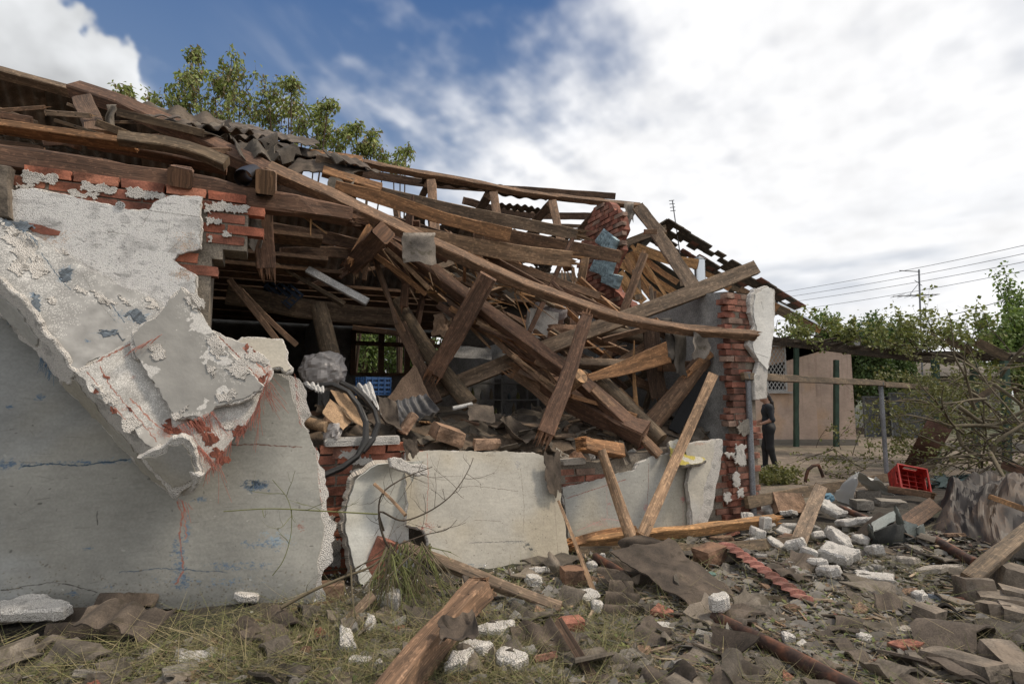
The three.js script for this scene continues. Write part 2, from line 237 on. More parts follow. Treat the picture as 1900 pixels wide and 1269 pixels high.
// round pole or pipe
function pole(pts, r0, r1, o = {}) {
  const r = rng(o.seed ?? SEED++), c = mid(pts), ns = r() * 50, m = o.sides ?? 14;
  const curve = pts.length > 2 ? new THREE.CatmullRomCurve3(pts, false, 'centripetal') : new THREE.LineCurve3(pts[0], pts[1]);
  const L = curve.getLength(), n = Math.round(clamp(L / (o.step ?? 0.12), 3, o.most ?? 60)), P = [], T = [], I = [], C = []; let nf = null;
  for (let k = 0; k <= n; k++) {
    const t = k / n, p = curve.getPointAt(t).sub(c), tg = curve.getTangentAt(t).normalize(); if (!nf) { nf = Math.abs(tg.y) < 0.9 ? V(0, 1, 0) : V(1, 0, 0); } nf.addScaledVector(tg, -nf.dot(tg)).normalize(); const s = tg.clone().cross(nf);
    for (let i = 0; i <= m; i++) { const a = i / m * 2 * Math.PI, j = i % m, R = lerp(r0, r1, t) * (1 + (noise(Math.cos(a) + 5, Math.sin(a) + 5, t * L * 2 + ns) - 0.5) * (o.rough ?? 0.12)); const v = p.clone().addScaledVector(nf, Math.cos(a) * R).addScaledVector(s, Math.sin(a) * R); P.push(v.x, v.y, v.z); T.push(i / m * 2 * Math.PI * r0, t * L + ns); const g = 0.84 + 0.25 * (noise(t * L * 1.5, j * 0.4 + ns) - 0.4); C.push(g, g, g); }
  }
  for (let k = 0; k < n; k++) for (let i = 0; i < m; i++) { const a = k * (m + 1) + i, b = a + m + 1; I.push(a, a + 1, b, b, a + 1, b + 1); }
  const G = [smooth(geo(P, T, I, C), 1.0)];
  if (!o.open) for (const e of [0, n]) { const Q = [], R = [], J = [], K = [], ct = curve.getPointAt(e / n).sub(c); Q.push(ct.x, ct.y, ct.z); R.push(0, 0); K.push(1, 0.93, 0.82); for (let i = 0; i <= m; i++) { const b = (e * (m + 1) + i) * 3; Q.push(P[b], P[b + 1], P[b + 2]); R.push(Math.cos(i) * 0.05, Math.sin(i) * 0.05); K.push(1, 0.92, 0.8); if (i) J.push(0, i, i + 1); } G.push(flat(geo(Q, R, J, K))); }
  return [join(G), c];
}
function log(name, label, cat, pts, r0, r1, mat, o = {}) { const [g, c] = pole(pts, r0, r1, o); return solo(name, label, cat, g, mat, c, o.group); }
// a plane to cut pieces in: fr(points) ; hit(px,py) gives its 2D coordinates
function frame(p0, p1, p2) {
  const e1 = p1.clone().sub(p0).normalize(), n = e1.clone().cross(p2.clone().sub(p0)).normalize(); if (n.dot(EYEV.clone().sub(p0)) < 0) n.negate(); const e2 = n.clone().cross(e1).normalize(); if (e2.dot(p2.clone().sub(p0)) < 0) { e1.negate(); e2.negate(); }
  const m = new THREE.Matrix4().makeBasis(e1, e2, n).setPosition(p0);
  return { o: p0, e1, e2, n, m, hit(x, y) { const r = ray(x, y), t = p0.clone().sub(EYEV).dot(n) / r.dot(n); const q = r.multiplyScalar(t).add(EYEV).sub(p0); return [q.dot(e1), q.dot(e2)]; }, lift(d) { return frame(p0.clone().addScaledVector(n, d), p1.clone().addScaledVector(n, d), p2.clone().addScaledVector(n, d)); } };
}
function jag(poly, amp, step, seed, keep) {   // a broken outline
  const out = [], ns = seed * 7.13; let k = 0;
  poly.forEach((p, i) => { const q = poly[(i + 1) % poly.length], L = Math.hypot(q[0] - p[0], q[1] - p[1]), n = Math.max(1, Math.round(L / step)), am = keep && keep.includes(i) ? amp * 0.1 : amp; const nx = -(q[1] - p[1]) / (L || 1), ny = (q[0] - p[0]) / (L || 1); for (let j = 0; j < n; j++) { const t = j / n, d = ((noise(k * 0.23, ns) - 0.5) * 2.2 + (noise(k * 0.71, ns + 5) - 0.5) * 1.2 + (h3(k, seed | 0, 9) - 0.5) * 0.7) * am * Math.min(1, Math.min(t, 1 - t) * 6 + 0.25); out.push([lerp(p[0], q[0], t) + nx * d, lerp(p[1], q[1], t) + ny * d]); k++; } });
  return out;
}
function slabGeo(poly, th, bevel = 0, z0 = 0) {   // flat piece in xy, thickness th behind the face at z0; uv in metres
  const s = new THREE.Shape(poly.map(p => new THREE.Vector2(p[0], p[1])));
  const g = new THREE.ExtrudeGeometry(s, { depth: th - 2 * bevel, bevelEnabled: bevel > 0, bevelThickness: bevel, bevelSize: bevel, bevelOffset: -bevel, bevelSegments: 1, curveSegments: 2 });
  g.translate(0, 0, z0 - th + bevel); g.computeVertexNormals(); return g;
}
// sheet with thickness from a surface function (u,v in 0..1)
function shell(fn, nu, nv, th, uvf, crease = 0.7) {
  const P = [], T = [], I = [], e = 1e-3, row = nu + 1, cnt = row * (nv + 1), pos = [];
  for (let j = 0; j <= nv; j++) for (let i = 0; i <= nu; i++) pos.push(fn(i / nu, j / nv));
  const nor = pos.map((p, k) => { const i = k % row, j = Math.floor(k / row); const a = pos[j * row + Math.min(nu, i + 1)].clone().sub(pos[j * row + Math.max(0, i - 1)]), b = pos[Math.min(nv, j + 1) * row + i].clone().sub(pos[Math.max(0, j - 1) * row + i]); return a.cross(b).normalize(); });
  for (const s of [0, 1]) pos.forEach((p, k) => { const q = p.clone().addScaledVector(nor[k], -s * th); P.push(q.x, q.y, q.z); const i = (k % row) / nu, j = Math.floor(k / row) / nv, t = uvf ? uvf(i, j, p) : [i, j]; T.push(t[0], t[1]); });
  for (let j = 0; j < nv; j++) for (let i = 0; i < nu; i++) { const a = j * row + i, b = a + 1, c = a + row, d = c + 1; I.push(a, b, c, b, d, c); I.push(a + cnt, c + cnt, b + cnt, b + cnt, c + cnt, d + cnt); }
  const edge = (a, b) => I.push(a, a + cnt, b, b, a + cnt, b + cnt);
  for (let i = 0; i < nu; i++) { edge(i, i + 1); edge((nv * row + i + 1), nv * row + i); } for (let j = 0; j < nv; j++) { edge((j + 1) * row, j * row); edge(j * row + nu, (j + 1) * row + nu); }
  return smooth(geo(P, T, I), crease);
}
// broken corrugated sheet: w across the waves, l along them
function wavy(w, l, o = {}) {
  const r = rng(o.seed ?? SEED++), ns = r() * 100, wl_ = o.wave ?? 0.15, am = o.amp ?? 0.022, nu = Math.max(6, Math.round(w / wl_ * 8)), nv = Math.max(3, Math.round(l / 0.07)), ph = r() * 6, jg = Math.min(o.jag ?? 0.12, 0.2 * Math.min(w, l)), cu = o.curl ?? 0, uo = r() * 3, sk = (r() - 0.5) * (o.skew ?? 0.5) * 0.6;
  return shell((u, v) => {
    const pl = (t, k) => { const q = t * (2.3 + k % 3 * 0.8) + k * 1.7 + ns, i = Math.floor(q), f = q - i; return lerp(h3(i, k, 5), h3(i + 1, k, 5), clamp(f * 1.5 - 0.25)) - 0.5; };
    const e0 = pl(u, 1) * jg * 2.4 + (h3(Math.floor(u * nu), 3, 1) - 0.5) * jg * 0.16, e1 = pl(u, 2) * jg * 2.4 + (h3(Math.floor(u * nu), 4, 1) - 0.5) * jg * 0.16;
    const s0 = pl(v, 3) * jg * 1.4, s1 = pl(v, 4) * jg * 1.4;
    const x = lerp(-w / 2 + s0, w / 2 + s1, u), z = lerp(-l / 2 + e0 + sk * (u - 0.5) * w, l / 2 + e1 + sk * (u - 0.5) * w, v);
    const y = am * Math.cos(x / wl_ * 2 * Math.PI + ph) + cu * (z * z) + (noise(x * 2 + ns, z * 2) - 0.5) * (o.warp ?? 0.004);
    return V(x, y, z);
  }, nu, nv, o.th ?? 0.011, (u, v) => [u * w + uo, v * l + uo], 0.9);
}
// lump: box with rounded, knocked edges
function lump(sx, sy, sz, seed, o = {}) {
  const n = o.n ?? 4, g = new THREE.BoxGeometry(1, 1, 1, n, n, n), p = g.attributes.position, uv = g.attributes.uv, rd = o.round ?? 0.25, am = o.amp ?? 0.12, f = o.freq ?? 2.2, nm = g.attributes.normal;
  for (let i = 0; i < p.count; i++) {
    let v = V(p.getX(i), p.getY(i), p.getZ(i)); const s = v.clone().normalize().multiplyScalar(0.62); v.lerp(s, rd);
    const d = (noise(v.x * f + seed * 3.1, v.y * f + seed * 1.7, v.z * f + seed) - 0.5) * am * 2 + (noise(v.x * f * 3 + seed, v.y * f * 3, v.z * f * 3 + 7) - 0.5) * am * 0.8; v.multiplyScalar(1 + d);
    const ax = [Math.abs(nm.getX(i)), Math.abs(nm.getY(i)), Math.abs(nm.getZ(i))]; const X = v.x * sx, Y = v.y * sy, Z = v.z * sz;
    if (ax[0] > 0.5) uv.setXY(i, Z + seed, Y); else if (ax[1] > 0.5) uv.setXY(i, X + seed, Z); else uv.setXY(i, X + seed, Y + 0.4);
    p.setXYZ(i, X, Y, Z);
  }
  return o.soft ? smooth(g, 0.9) : flat(g);
}
// bricks: a few shared shapes; frame by direction along (e1), up, outward
function brickShapes(l, h, d, seed) { return [0, 1, 2, 3, 4, 5].map(i => lump(l, h, d, seed + i * 1.37, { n: 3, round: 0.04, amp: 0.05, freq: 3.6 })); }
function turned(m, e1, e2, e3, pos) { m.matrix.makeBasis(e1, e2, e3).setPosition(pos); m.matrix.decompose(m.position, m.quaternion, m.scale); return m; }
// broken foam: crumbly flat piece
function foamGeo(sx, sy, sz, seed) {
  const n = 4 + Math.floor(h3(seed | 0, 3, 1) * 3), P = []; for (let k = 0; k < n; k++) { const a = (k + 0.6 * h3(k, seed | 0, 2)) / n * 6.283, R = 0.42 + 0.16 * h3(k, seed | 0, 8); P.push([Math.cos(a) * R * sx * 1.15, Math.sin(a) * R * sz * 1.15]); }
  const g = slabGeo(jag(P, Math.min(sx, sz) * 0.05, Math.max(0.008, sx * 0.05), seed), sy, Math.min(0.016, sy * 0.2), sy / 2); g.rotateX(-Math.PI / 2); const q = g.attributes.position; for (let i = 0; i < q.count; i++) { const x = q.getX(i), y = q.getY(i), z = q.getZ(i), d = (noise(x * 30 + seed, y * 30, z * 30) - 0.5) * 0.012; q.setXYZ(i, x * (1 + d * 3) + d, y + d * 0.9 + (noise(x * 9 + seed, z * 9) - 0.5) * sy * 0.25, z * (1 + d * 3) - d); }
  return flat(g);
}
// leaves: small folded faces
function leafCloud(pts, size, cols, seed, o = {}) {
  const r = rng(seed), P = [], T = [], I = [], C = [];
  for (const q of pts) {
    const s = size * (0.6 + r() * 0.8), d = V(r() - 0.5, (r() - 0.5) * 0.9 - (o.droop ?? 0.25), r() - 0.5).normalize(), a = V(r() - 0.5, r() - 0.2, r() - 0.5).normalize(), w = d.clone().cross(a).normalize(), n = w.clone().cross(d), c = cols[Math.floor(r() * cols.length)], k = 0.75 + r() * 0.5, b = P.length / 3, wd = s * (o.wide ?? 0.26);
    const A = q, E = q.clone().addScaledVector(d, s), L1 = q.clone().addScaledVector(d, s * 0.45).addScaledVector(w, wd).addScaledVector(n, s * 0.12), L2 = q.clone().addScaledVector(d, s * 0.45).addScaledVector(w, -wd).addScaledVector(n, s * 0.12);
    for (const v of [A, L1, E, L2]) { P.push(v.x, v.y, v.z); T.push(0, 0); C.push(c.r * k, c.g * k, c.b * k); } I.push(b, b + 1, b + 2, b, b + 2, b + 3);
  }
  return flat(geo(P, T, I, C));
}
// branching stems; returns tube geometry and the points along the thin ends
function stems(base, dir, len, rad, depth, seed, o = {}) {
  const r = rng(seed), G = [], tips = [];
  const grow = (p, d, L, R, k) => {
    const n = 5, pts = [p.clone()]; let q = p.clone(), dd = d.clone();
    for (let i = 0; i < n; i++) { dd.add(V(r() - 0.5, r() - 0.5 + (o.up ?? 0.1) - (o.sag ?? 0) * (i / n), r() - 0.5).multiplyScalar(o.wild ?? 0.35)).normalize(); q = q.clone().addScaledVector(dd, L / n); pts.push(q); }
    const cv = new THREE.CatmullRomCurve3(pts), sd = k === depth ? 6 : R > 0.012 ? 5 : 3, seg = 6, t = new THREE.TubeGeometry(cv, seg, 1, sd, false), ps = t.attributes.position;
    for (let i = 0; i <= seg; i++) { const c = cv.getPointAt(i / seg), rr = lerp(R, R * (k ? 0.55 : 0.3), i / seg); for (let j = 0; j <= sd; j++) { const x = i * (sd + 1) + j; ps.setXYZ(x, c.x + (ps.getX(x) - c.x) * rr, c.y + (ps.getY(x) - c.y) * rr, c.z + (ps.getZ(x) - c.z) * rr); } }
    G.push(t);
    if (k <= (o.leafDepth ?? 1)) for (let i = 0; i < (o.per ?? 14); i++) tips.push(cv.getPoint(0.15 + 0.85 * r()).add(V(r() - 0.5, r() - 0.5, r() - 0.5).multiplyScalar(o.spread ?? 0.1)));
    if (k > 0) { const nb = (o.nb ?? 3) + (r() < 0.5 ? 1 : 0); for (let i = 0; i < nb; i++) { const t = 0.3 + 0.7 * (i + r()) / nb, p2 = cv.getPoint(Math.min(1, t)); const d2 = dd.clone().add(V(r() - 0.5, r() - 0.5 + (o.up ?? 0.1), r() - 0.5).multiplyScalar(o.fork ?? 1.5)).normalize(); grow(p2, d2, L * (0.5 + r() * 0.3), R * 0.55, k - 1); } }
  };
  grow(base, dir.clone().normalize(), len, rad, depth);
  return [join(G), tips];
}
// ---------------------------------------------------------------- ground
const fenceSide = (x, z) => (x - 3.29) * 0.55 - (-z - 7.25) * 0.835;   // > 0 on the rubble side of the garden rail
function H(x, z) {
  const [a, , o] = toB(V(x, 0, z));
  const zone = sstep(-0.6, 0.2, o) * (1 - sstep(7, 10, Math.hypot(x, z + 4)));
  const behind = x > 3 && fenceSide(x, z) < 0 ? 0.25 : 1;
  const side = sstep(2.2, 4.4, x) * (1 - sstep(8, 10, x)) * sstep(4.5, 6, -z) * (1 - sstep(9, 11, -z)) * (fenceSide(x, z) > 0 ? 1 : 0.1);
  return (fbm(x * 1.3 + 3, z * 1.3, 0, 4) - 0.5) * 0.16 * zone * behind + (fbm(x * 7, z * 7, 3, 3) - 0.5) * 0.05 * zone * behind + side * 0.10 * fbm(x * 0.9 + 7, z * 0.9, 1, 3) + 0.05 * Math.exp(-Math.pow((o - 0.35) / 0.45, 2)) * sstep(-0.5, 0.5, a);
}
{
  const P = [], T = [], I = [], C = [], n = 220, f = k => { const t = (k / n) * 2 - 1; return 9 * t + 160 * Math.pow(Math.abs(t), 5) * Math.sign(t); };
  for (let j = 0; j <= n; j++) for (let i = 0; i <= n; i++) {
    const x = f(i), z = f(j) - 6, y = H(x, z); P.push(x, y, z); T.push(x * 0.9, z * 0.9);
    const m = fbm(x * 0.7, z * 0.7, 4, 5), yard = sstep(-0.15, 0.25, -fenceSide(x, z) + (m - 0.5) * 0.6) * sstep(2.8, 3.6, x), far = sstep(22, 34, Math.hypot(x, z)), gr = sstep(0.53, 0.62, fbm(x * 1.1 + 9, z * 1.1, 8, 5));
    let c = [lerp(0.075, 0.055, gr), lerp(0.062, 0.055, gr), lerp(0.046, 0.030, gr)]; const tan = [0.32, 0.255, 0.195]; const tg = gr * 0.35; c = c.map((q, k) => lerp(q, lerp(tan[k], [0.10, 0.12, 0.05][k], tg), yard)); c = c.map((q, k) => lerp(q, [0.10, 0.115, 0.055][k], far)); C.push(...c);
  }
  for (let j = 0; j < n; j++) for (let i = 0; i < n; i++) { const a = j * (n + 1) + i, b = a + 1, c = a + n + 1, d = c + 1; I.push(a, c, b, b, c, d); }
  const g = geo(P, T, I, C); g.computeVertexNormals();
  struct('ground', g, std({ vertexColors: true, map: speck, bumpMap: rough1, bumpScale: 0.03, roughness: 0.97 }));
}
// ---------------------------------------------------------------- the ruined house
const AE = 5.35, AE2 = 5.85, TOP = 3.25;
const house = thing('ruined_house', 'half collapsed brick house with peeling white insulation and torn open roof', 'house', B(0, 0, 0));
const HB = house.position.clone();
const frontF = frame(B(0, 0, 0), B(1, 0, 0), B(0, 1, 0));
const inPoly = (p, x, y) => { let s = false; for (let i = 0, j = p.length - 1; i < p.length; j = i++) if ((p[i][1] > y) !== (p[j][1] > y) && x < (p[j][0] - p[i][0]) * (y - p[i][1]) / (p[j][1] - p[i][1]) + p[i][0]) s = !s; return s; };
function place(g, fr, base) { g.applyMatrix4(fr.m); if (base) g.translate(-base.x, -base.y, -base.z); return g; }
// bricks laid in courses over a polygon (2D in fr); wall cores stand 12 mm behind their faces
function courses(parent, fr, polys, l, h, mats, seed, o = {}) {
  const gap = o.gap ?? 0.012, r = rng(seed), sh = brickShapes(l - gap, h - gap, o.d ?? 0.1, seed), shH = brickShapes(l / 2 - gap, h - gap, o.d ?? 0.1, seed + 3);
  const xs = polys.flat().map(p => p[0]), ys = polys.flat().map(p => p[1]), x0 = Math.min(...xs), x1 = Math.max(...xs), y0 = Math.min(...ys), y1 = Math.max(...ys); let cnt = 0;
  const c0 = o.datum ?? 0, pos = V(0, 0, 0);
  for (let k = Math.floor((y0 - c0) / h) - 1; k * h + c0 < y1 + h; k++) {
    const y = c0 + k * h + h / 2; let x = x0 - l + ((k & 1) ? l / 2 : 0) + (o.off ?? 0); let i = 0;
    while (x < x1 + l) {
      const half = o.mixed ? r() < 0.4 : false, w = half ? l / 2 : l, cx = x + w / 2; x += w; i++;
      const okc = (q) => polys.some(p => inPoly(p, q, y));
      if (!okc(cx) || (!okc(cx - w * 0.35) && !okc(cx + w * 0.35)) || r() < (o.miss ?? 0)) continue;
      if (cnt >= 290) continue; cnt++;
      const m = new THREE.Mesh((half ? shH : sh)[Math.floor(r() * 6)], mats[Math.floor(r() * mats.length)]); m.name = 'brick';
      pos.copy(fr.o).addScaledVector(fr.e1, cx + (r() - 0.5) * 0.004).addScaledVector(fr.e2, y + (r() - 0.5) * 0.004).addScaledVector(fr.n, -(o.d ?? 0.1) / 2 + (r() - 0.5) * (o.uneven ?? 0.012)).sub(HB);
      turned(m, fr.e1, fr.e2, fr.n, pos); parent.add(m);
    }
  }
}
const px2 = (fr, pts) => pts.map(p => fr.hit(p[0], p[1]));
{ // front wall, left stretch: core and the bricks that show
  const core = [[-5.5, 0], [-0.46, 0], [-0.46, 2.75], [-0.38, 2.75], [-0.38, 2.84], [-0.2, 2.84], [-0.2, TOP], [-5.5, TOP]];
  const g = place(slabGeo(core, 0.3, 0, -0.014), frontF, HB); const w = part('front_wall', g, M.mortar, house);
  courses(w, frontF, [px2(frontF, [[18, 300], [470, 372], [472, 395], [445, 398], [440, 415], [466, 428], [450, 470], [372, 452], [372, 372], [300, 370], [280, 402], [25, 362]])], 0.305, 0.0935, M.bricks, 21, { datum: TOP - 0.0935 * 40, off: 0.07, uneven: 0.014, gap: 0.018 });
  courses(w, frontF, [px2(frontF, [[20, 395], [115, 425], [110, 450], [40, 440]]), px2(frontF, [[320, 462], [385, 462], [385, 505], [320, 500]])], 0.305, 0.0935, M.bricks, 23, { datum: TOP - 0.0935 * 40 });
}
{ // low front wall
  const core = [[-0.46, 0], [AE, 0], [AE, 0.72], [5.0, 0.94], [4.2, 1.0], [3.4, 0.86], [2.9, 0.92], [2.2, 1.04], [1.2, 1.06], [0.6, 1.08], [0.3, 1.1], [-0.46, 1.14]];
  const w = part('low_wall', place(slabGeo(jag(core, 0.02, 0.12, 4), 0.3, 0, -0.014), frontF, HB), M.mortar, house);
  courses(w, frontF, [px2(frontF, [[570, 820], [790, 822], [792, 862], [665, 862], [655, 1130], [560, 1130]])], 0.295, 0.09, M.bricks, 25, { uneven: 0.02, off: 0.1, gap: 0.017 });
  courses(w, frontF, [px2(frontF, [[1035, 862], [1130, 880], [1120, 908], [1030, 918]])], 0.25, 0.075, M.bricksOld, 27, { uneven: 0.03 });
  courses(w, frontF, [px2(frontF, [[1330, 838], [1392, 850], [1392, 960], [1330, 980]])], 0.25, 0.078, M.bricksOld, 28, { uneven: 0.03 });
}
const endF = frame(B(AE, 0, 0), B(AE, 0, -1), B(AE, 1, 0));   // inner face of the cross wall
{ // cross wall at the far end, its front edge torn down to the bricks
  const tp = [[1352, 541], [1290, 548], [1230, 560], [1168, 572]].map(p => endF.hit(p[0], p[1])), PT = wl(1385, 537, 0.05).y, box = [[-0.06, 0], [-6.6, 0], [-6.6, tp[3][1] - 0.05], ...tp.slice().reverse(), [-0.06, tp[0][1]]];
  const w = part('cross_wall', place(slabGeo(jag(box, 0.02, 0.15, 8), 0.38, 0, 0), endF, HB), M.plasterIn, house);
  // torn toothed front edge
  const pf_ = frame(B(AE, 0, 0.05), B(AE + 1, 0, 0.05), B(AE, 1, 0.05));
  const r = rng(31), tooth = []; for (let y = 0; y < PT - 0.07; y += 0.081) { tooth.push([-0.09 + (y < 1 ? -0.1 * (1 - y) : 0) + (r() - 0.5) * 0.13, y, y + 0.081]); }
  part('brick_pier', place(slabGeo([[0.02, 0], [0.4, 0], [0.4, PT - 0.06], [0.02, PT - 0.06]], 0.1, 0, -0.02), pf_, HB), M.mortar, house);
  const pier = house.children[house.children.length - 1];
  const sh = brickShapes(0.245, 0.068, 0.12, 35), shH = brickShapes(0.125, 0.068, 0.12, 37);
  tooth.forEach(([x0, y], k) => { let x = x0 + 0.02; while (x < 0.5) { const half = r() < 0.45, w2 = half ? 0.135 : 0.257; if (x + w2 > 0.47) break; if (!(r() < 0.03)) { const m = new THREE.Mesh((half ? shH : sh)[Math.floor(r() * 6)], M.bricksOld[Math.floor(r() * 6)]); m.name = 'brick'; turned(m, pf_.e1, pf_.e2, pf_.n, pf_.o.clone().addScaledVector(pf_.e1, x + w2 / 2).addScaledVector(UP, y + 0.04).addScaledVector(pf_.n, -0.06 + (r() - 0.4) * 0.05).sub(HB)); m.rotateY((r() - 0.5) * 0.06); pier.add(m); } x += w2; } });
  // brick gable above
  const gp = px2(endF, [[1058, 575], [1066, 540], [1078, 460], [1092, 410], [1100, 385], [1128, 374], [1142, 392], [1150, 404], [1154, 424], [1146, 442], [1150, 462], [1140, 480], [1128, 510], [1140, 540], [1165, 560], [1172, 575]]);
  const gb = part('gable_wall', place(slabGeo(jag(gp, 0.03, 0.1, 3), 0.16, 0, -0.02), endF, HB), M.bricksOld[1], house);
  courses(gb, endF, [gp], 0.27, 0.084, M.bricksOld, 39, { uneven: 0.03, gap: 0.016 });
}
{ // back wall with its window, side wall, unseen attic floor and partition
  const OB = -6.4, bf = frame(B(0, 0, OB), B(1, 0, OB), B(0, 1, OB));
  const wpx = [[652, 606], [800, 606], [800, 694], [652, 694]].map(p => bf.hit(...p)), wx0 = wpx[0][0], wx1 = wpx[1][0] + 0.35, wy0 = wpx[2][1], wy1 = Math.min(2.98, wpx[0][1] + 0.02);
  const s = new THREE.Shape([[-5.5, 0], [AE, 0], [AE, 3.12], [-5.5, 3.12]].map(p => new THREE.Vector2(...p)));
  s.holes.push(new THREE.Path([[wx0, wy0], [wx0, wy1], [wx1, wy1], [wx1, wy0]].map(p => new THREE.Vector2(...p))));
  const g = new THREE.ExtrudeGeometry(s, { depth: 0.3, bevelEnabled: false }); g.translate(0, 0, -0.3);
  part('back_wall', place(g, bf, HB), M.plasterIn, house);
  const win = part('window', new THREE.BoxGeometry(wx1 - wx0 + 0.1, 0.07, 0.12), M.brown, house); const wc = B((wx0 + wx1) / 2, wy0 - 0.02, OB).sub(HB); turned(win, U, UP, N, wc);
  const W = wx1 - wx0, Hh = wy1 - wy0; win.geometry = new THREE.BoxGeometry(W, 0.06, 0.1).toNonIndexed(); win.geometry.setAttribute('color', new THREE.Float32BufferAttribute(new Array(108).fill(0.85), 3));
  const bar = (x, y, w, h, nm = 'frame') => { const b = new THREE.BoxGeometry(w, h, 0.07).toNonIndexed(); b.setAttribute('color', new THREE.Float32BufferAttribute(new Array(108).fill(0.85), 3)); const m = part(nm, b, M.brown, win); m.position.set(x - W / 2, y, 0.02); };
  bar(0.04, Hh / 2, 0.1, Hh); bar(W - 0.04, Hh / 2, 0.1, Hh); bar(W * 0.30, Hh / 2, 0.12, Hh); bar(W * 0.57, Hh / 2, 0.12, Hh); bar(W * 0.8, Hh / 2, 0.1, Hh); bar(W / 2, Hh - 0.03, W, 0.07); bar(W / 2, Hh * 0.70, W, 0.09);
  part('side_wall', new THREE.BoxGeometry(0.3, 4.4, 6.4), M.plasterIn, house); turned(house.children.at(-1), U, UP, N, B(-5.5, 2.2, -3.2).sub(HB));
  // unseen attic floor of boards, placed to keep attic and rooms dark
  const r = rng(44); for (let k = 0; k < 15; k++) { const o0 = -0.5 - k * 0.4; const m = part('unseen_ceiling_board', new THREE.BoxGeometry((k < 5 ? 5.6 : 9.2) + r() * 0.8 - (k < 2 ? 0.5 : 0), 0.04, 0.36), M.brown, house); const wd = m.geometry.parameters.width; m.geometry = m.geometry.toNonIndexed(); m.geometry.setAttribute('color', new THREE.Float32BufferAttribute(new Array(m.geometry.attributes.position.count * 3).fill(0.85), 3)); turned(m, U, UP, N, B(-5.4 + wd / 2, 3.08 + (k < 3 ? 0.06 : 0) - r() * 0.04, o0).sub(HB)); }
  part('unseen_partition_wall', new THREE.BoxGeometry(0.15, 2.9, 3.4), M.plasterIn, house); turned(house.children.at(-1), U, UP, N, B(0.75, 1.45, -4.7).sub(HB));  // unseen partition, placed to block light from the room
  const fl = new THREE.BoxGeometry(11, 0.3, 6.4); part('floor_slab', fl, M.concrete, house); turned(house.children.at(-1), U, UP, N, B(-0.1, 0.16, -3.55).sub(HB));
}
// roof that still stands over the left half: back slope, ridge
{
  const ridgeA = [-4.6, 5.42], pts = [wl(-260, 75, -3.25), wl(0, 143, -3.25), wl(240, 208, -3.25), wl(420, 250, -3.25), wl(560, 285, -3.3)];
  const cv = new THREE.CatmullRomCurve3(pts); const r = rng(51);
  const lay = (cv, n, q0, sd, jg) => { for (let k = 0; k < n; k++) for (let q = q0; q < 4; q++) {
    const p0 = cv.getPointAt(k / n), p1 = cv.getPointAt((k + 1) / n), down = N.clone().multiplyScalar(-0.86).add(V(0, -0.52, 0)).normalize();
    const a = p0.clone().addScaledVector(down, q * 0.93), b = p1.clone().addScaledVector(down, q * 0.93), L = 1.0; const ax = b.clone().sub(a), W = ax.length() + 0.06; const e1 = ax.clone().normalize(), nn = down.clone().cross(e1).normalize(); if (nn.y < 0) nn.negate();
    const m = part('roof_sheet', wavy(W, L, { seed: sd + k * 7 + q, jag: q === q0 ? jg : 0.02, skew: 0.05 }), M.slateDark[(k + q) % 3], house); const e3 = e1.clone().cross(nn).normalize();
    turned(m, e1, nn, e3, a.clone().add(b).multiplyScalar(0.5).addScaledVector(down, 0.46).addScaledVector(nn, 0.02 * (k % 2) - 0.018 * q).sub(HB));
  } };
  lay(cv, 9, 0, 900, 0.05); lay(new THREE.CatmullRomCurve3([wl(560, 285, -3.3), wl(700, 312, -3.3), wl(900, 345, -3.3), wl(1095, 372, -3.3)]), 7, 1, 1900, 0.16);
}
// ---------------------------------------------------------------- peeling insulation and render on the front
function boxMap(t, b) { t.repeat.set(1 / (b[2] - b[0]), 1 / (b[3] - b[1])); t.offset.set(-b[0] / (b[2] - b[0]), -b[1] / (b[3] - b[1])); return t; }
const bbox = p => { const x = p.map(q => q[0]), y = p.map(q => q[1]); return [Math.min(...x) - 0.05, Math.min(...y) - 0.05, Math.max(...x) + 0.05, Math.max(...y) + 0.05]; };
function scuffs(g, to, list, r) {   // grained smears: [px,py,length,height,color,count]
  for (const [x, y, L, Hh, col, n] of list) for (let i = 0; i < n; i++) { const a = (r() + r() + r() - 1.5) * L, b = (r() + r() - 1) * Hh, [cx, cy] = to(x + a, y + b), l = 0.8 + r() * r() * 7, q = (r() - 0.5) * 2; if (fbm((x + a) * 0.13, (y + b) * 0.2, 7, 4) < 0.38 + 0.12 * r()) continue; g.strokeStyle = col; g.globalAlpha = 0.2 + 0.55 * r(); g.lineWidth = 0.7 + r() * 1.8; g.beginPath(); g.moveTo(cx, cy); g.lineTo(cx + l * Math.cos(q), cy + l * Math.sin(q)); g.stroke(); } g.globalAlpha = 1;
}
function crack(g, to, pts, col, w, r, amp = 3) { g.strokeStyle = col; for (let i = 0; i < pts.length - 1; i++) { let [x, y] = to(...pts[i]), [x1, y1] = to(...pts[i + 1]); const n = Math.ceil(Math.hypot(x1 - x, y1 - y) / 6); for (let k = 0; k < n; k++) { const t = (k + 1) / n, nx = lerp(to(...pts[i])[0], x1, t) + (r() - 0.5) * amp, ny = lerp(to(...pts[i])[1], y1, t) + (r() - 0.5) * amp; g.lineWidth = w * (0.4 + r()); g.beginPath(); g.moveTo(x, y); g.lineTo(nx, ny); g.stroke(); x = nx; y = ny; } } }
function scratches(g, w, h, r, n, cols, len = 26) { for (let i = 0; i < n; i++) { const x = r() * w, y = r() * h, a = (r() - 0.5) * (r() < 0.7 ? 0.4 : 3), l = (0.15 + r() * r()) * len; g.globalAlpha = 0.15 + r() * 0.4; g.strokeStyle = cols[Math.floor(r() * cols.length)]; g.lineWidth = 0.6 + r() * 1.2; g.beginPath(); g.moveTo(x, y); g.lineTo(x + Math.cos(a) * l, y + Math.sin(a) * l); g.stroke(); } g.globalAlpha = 1; }
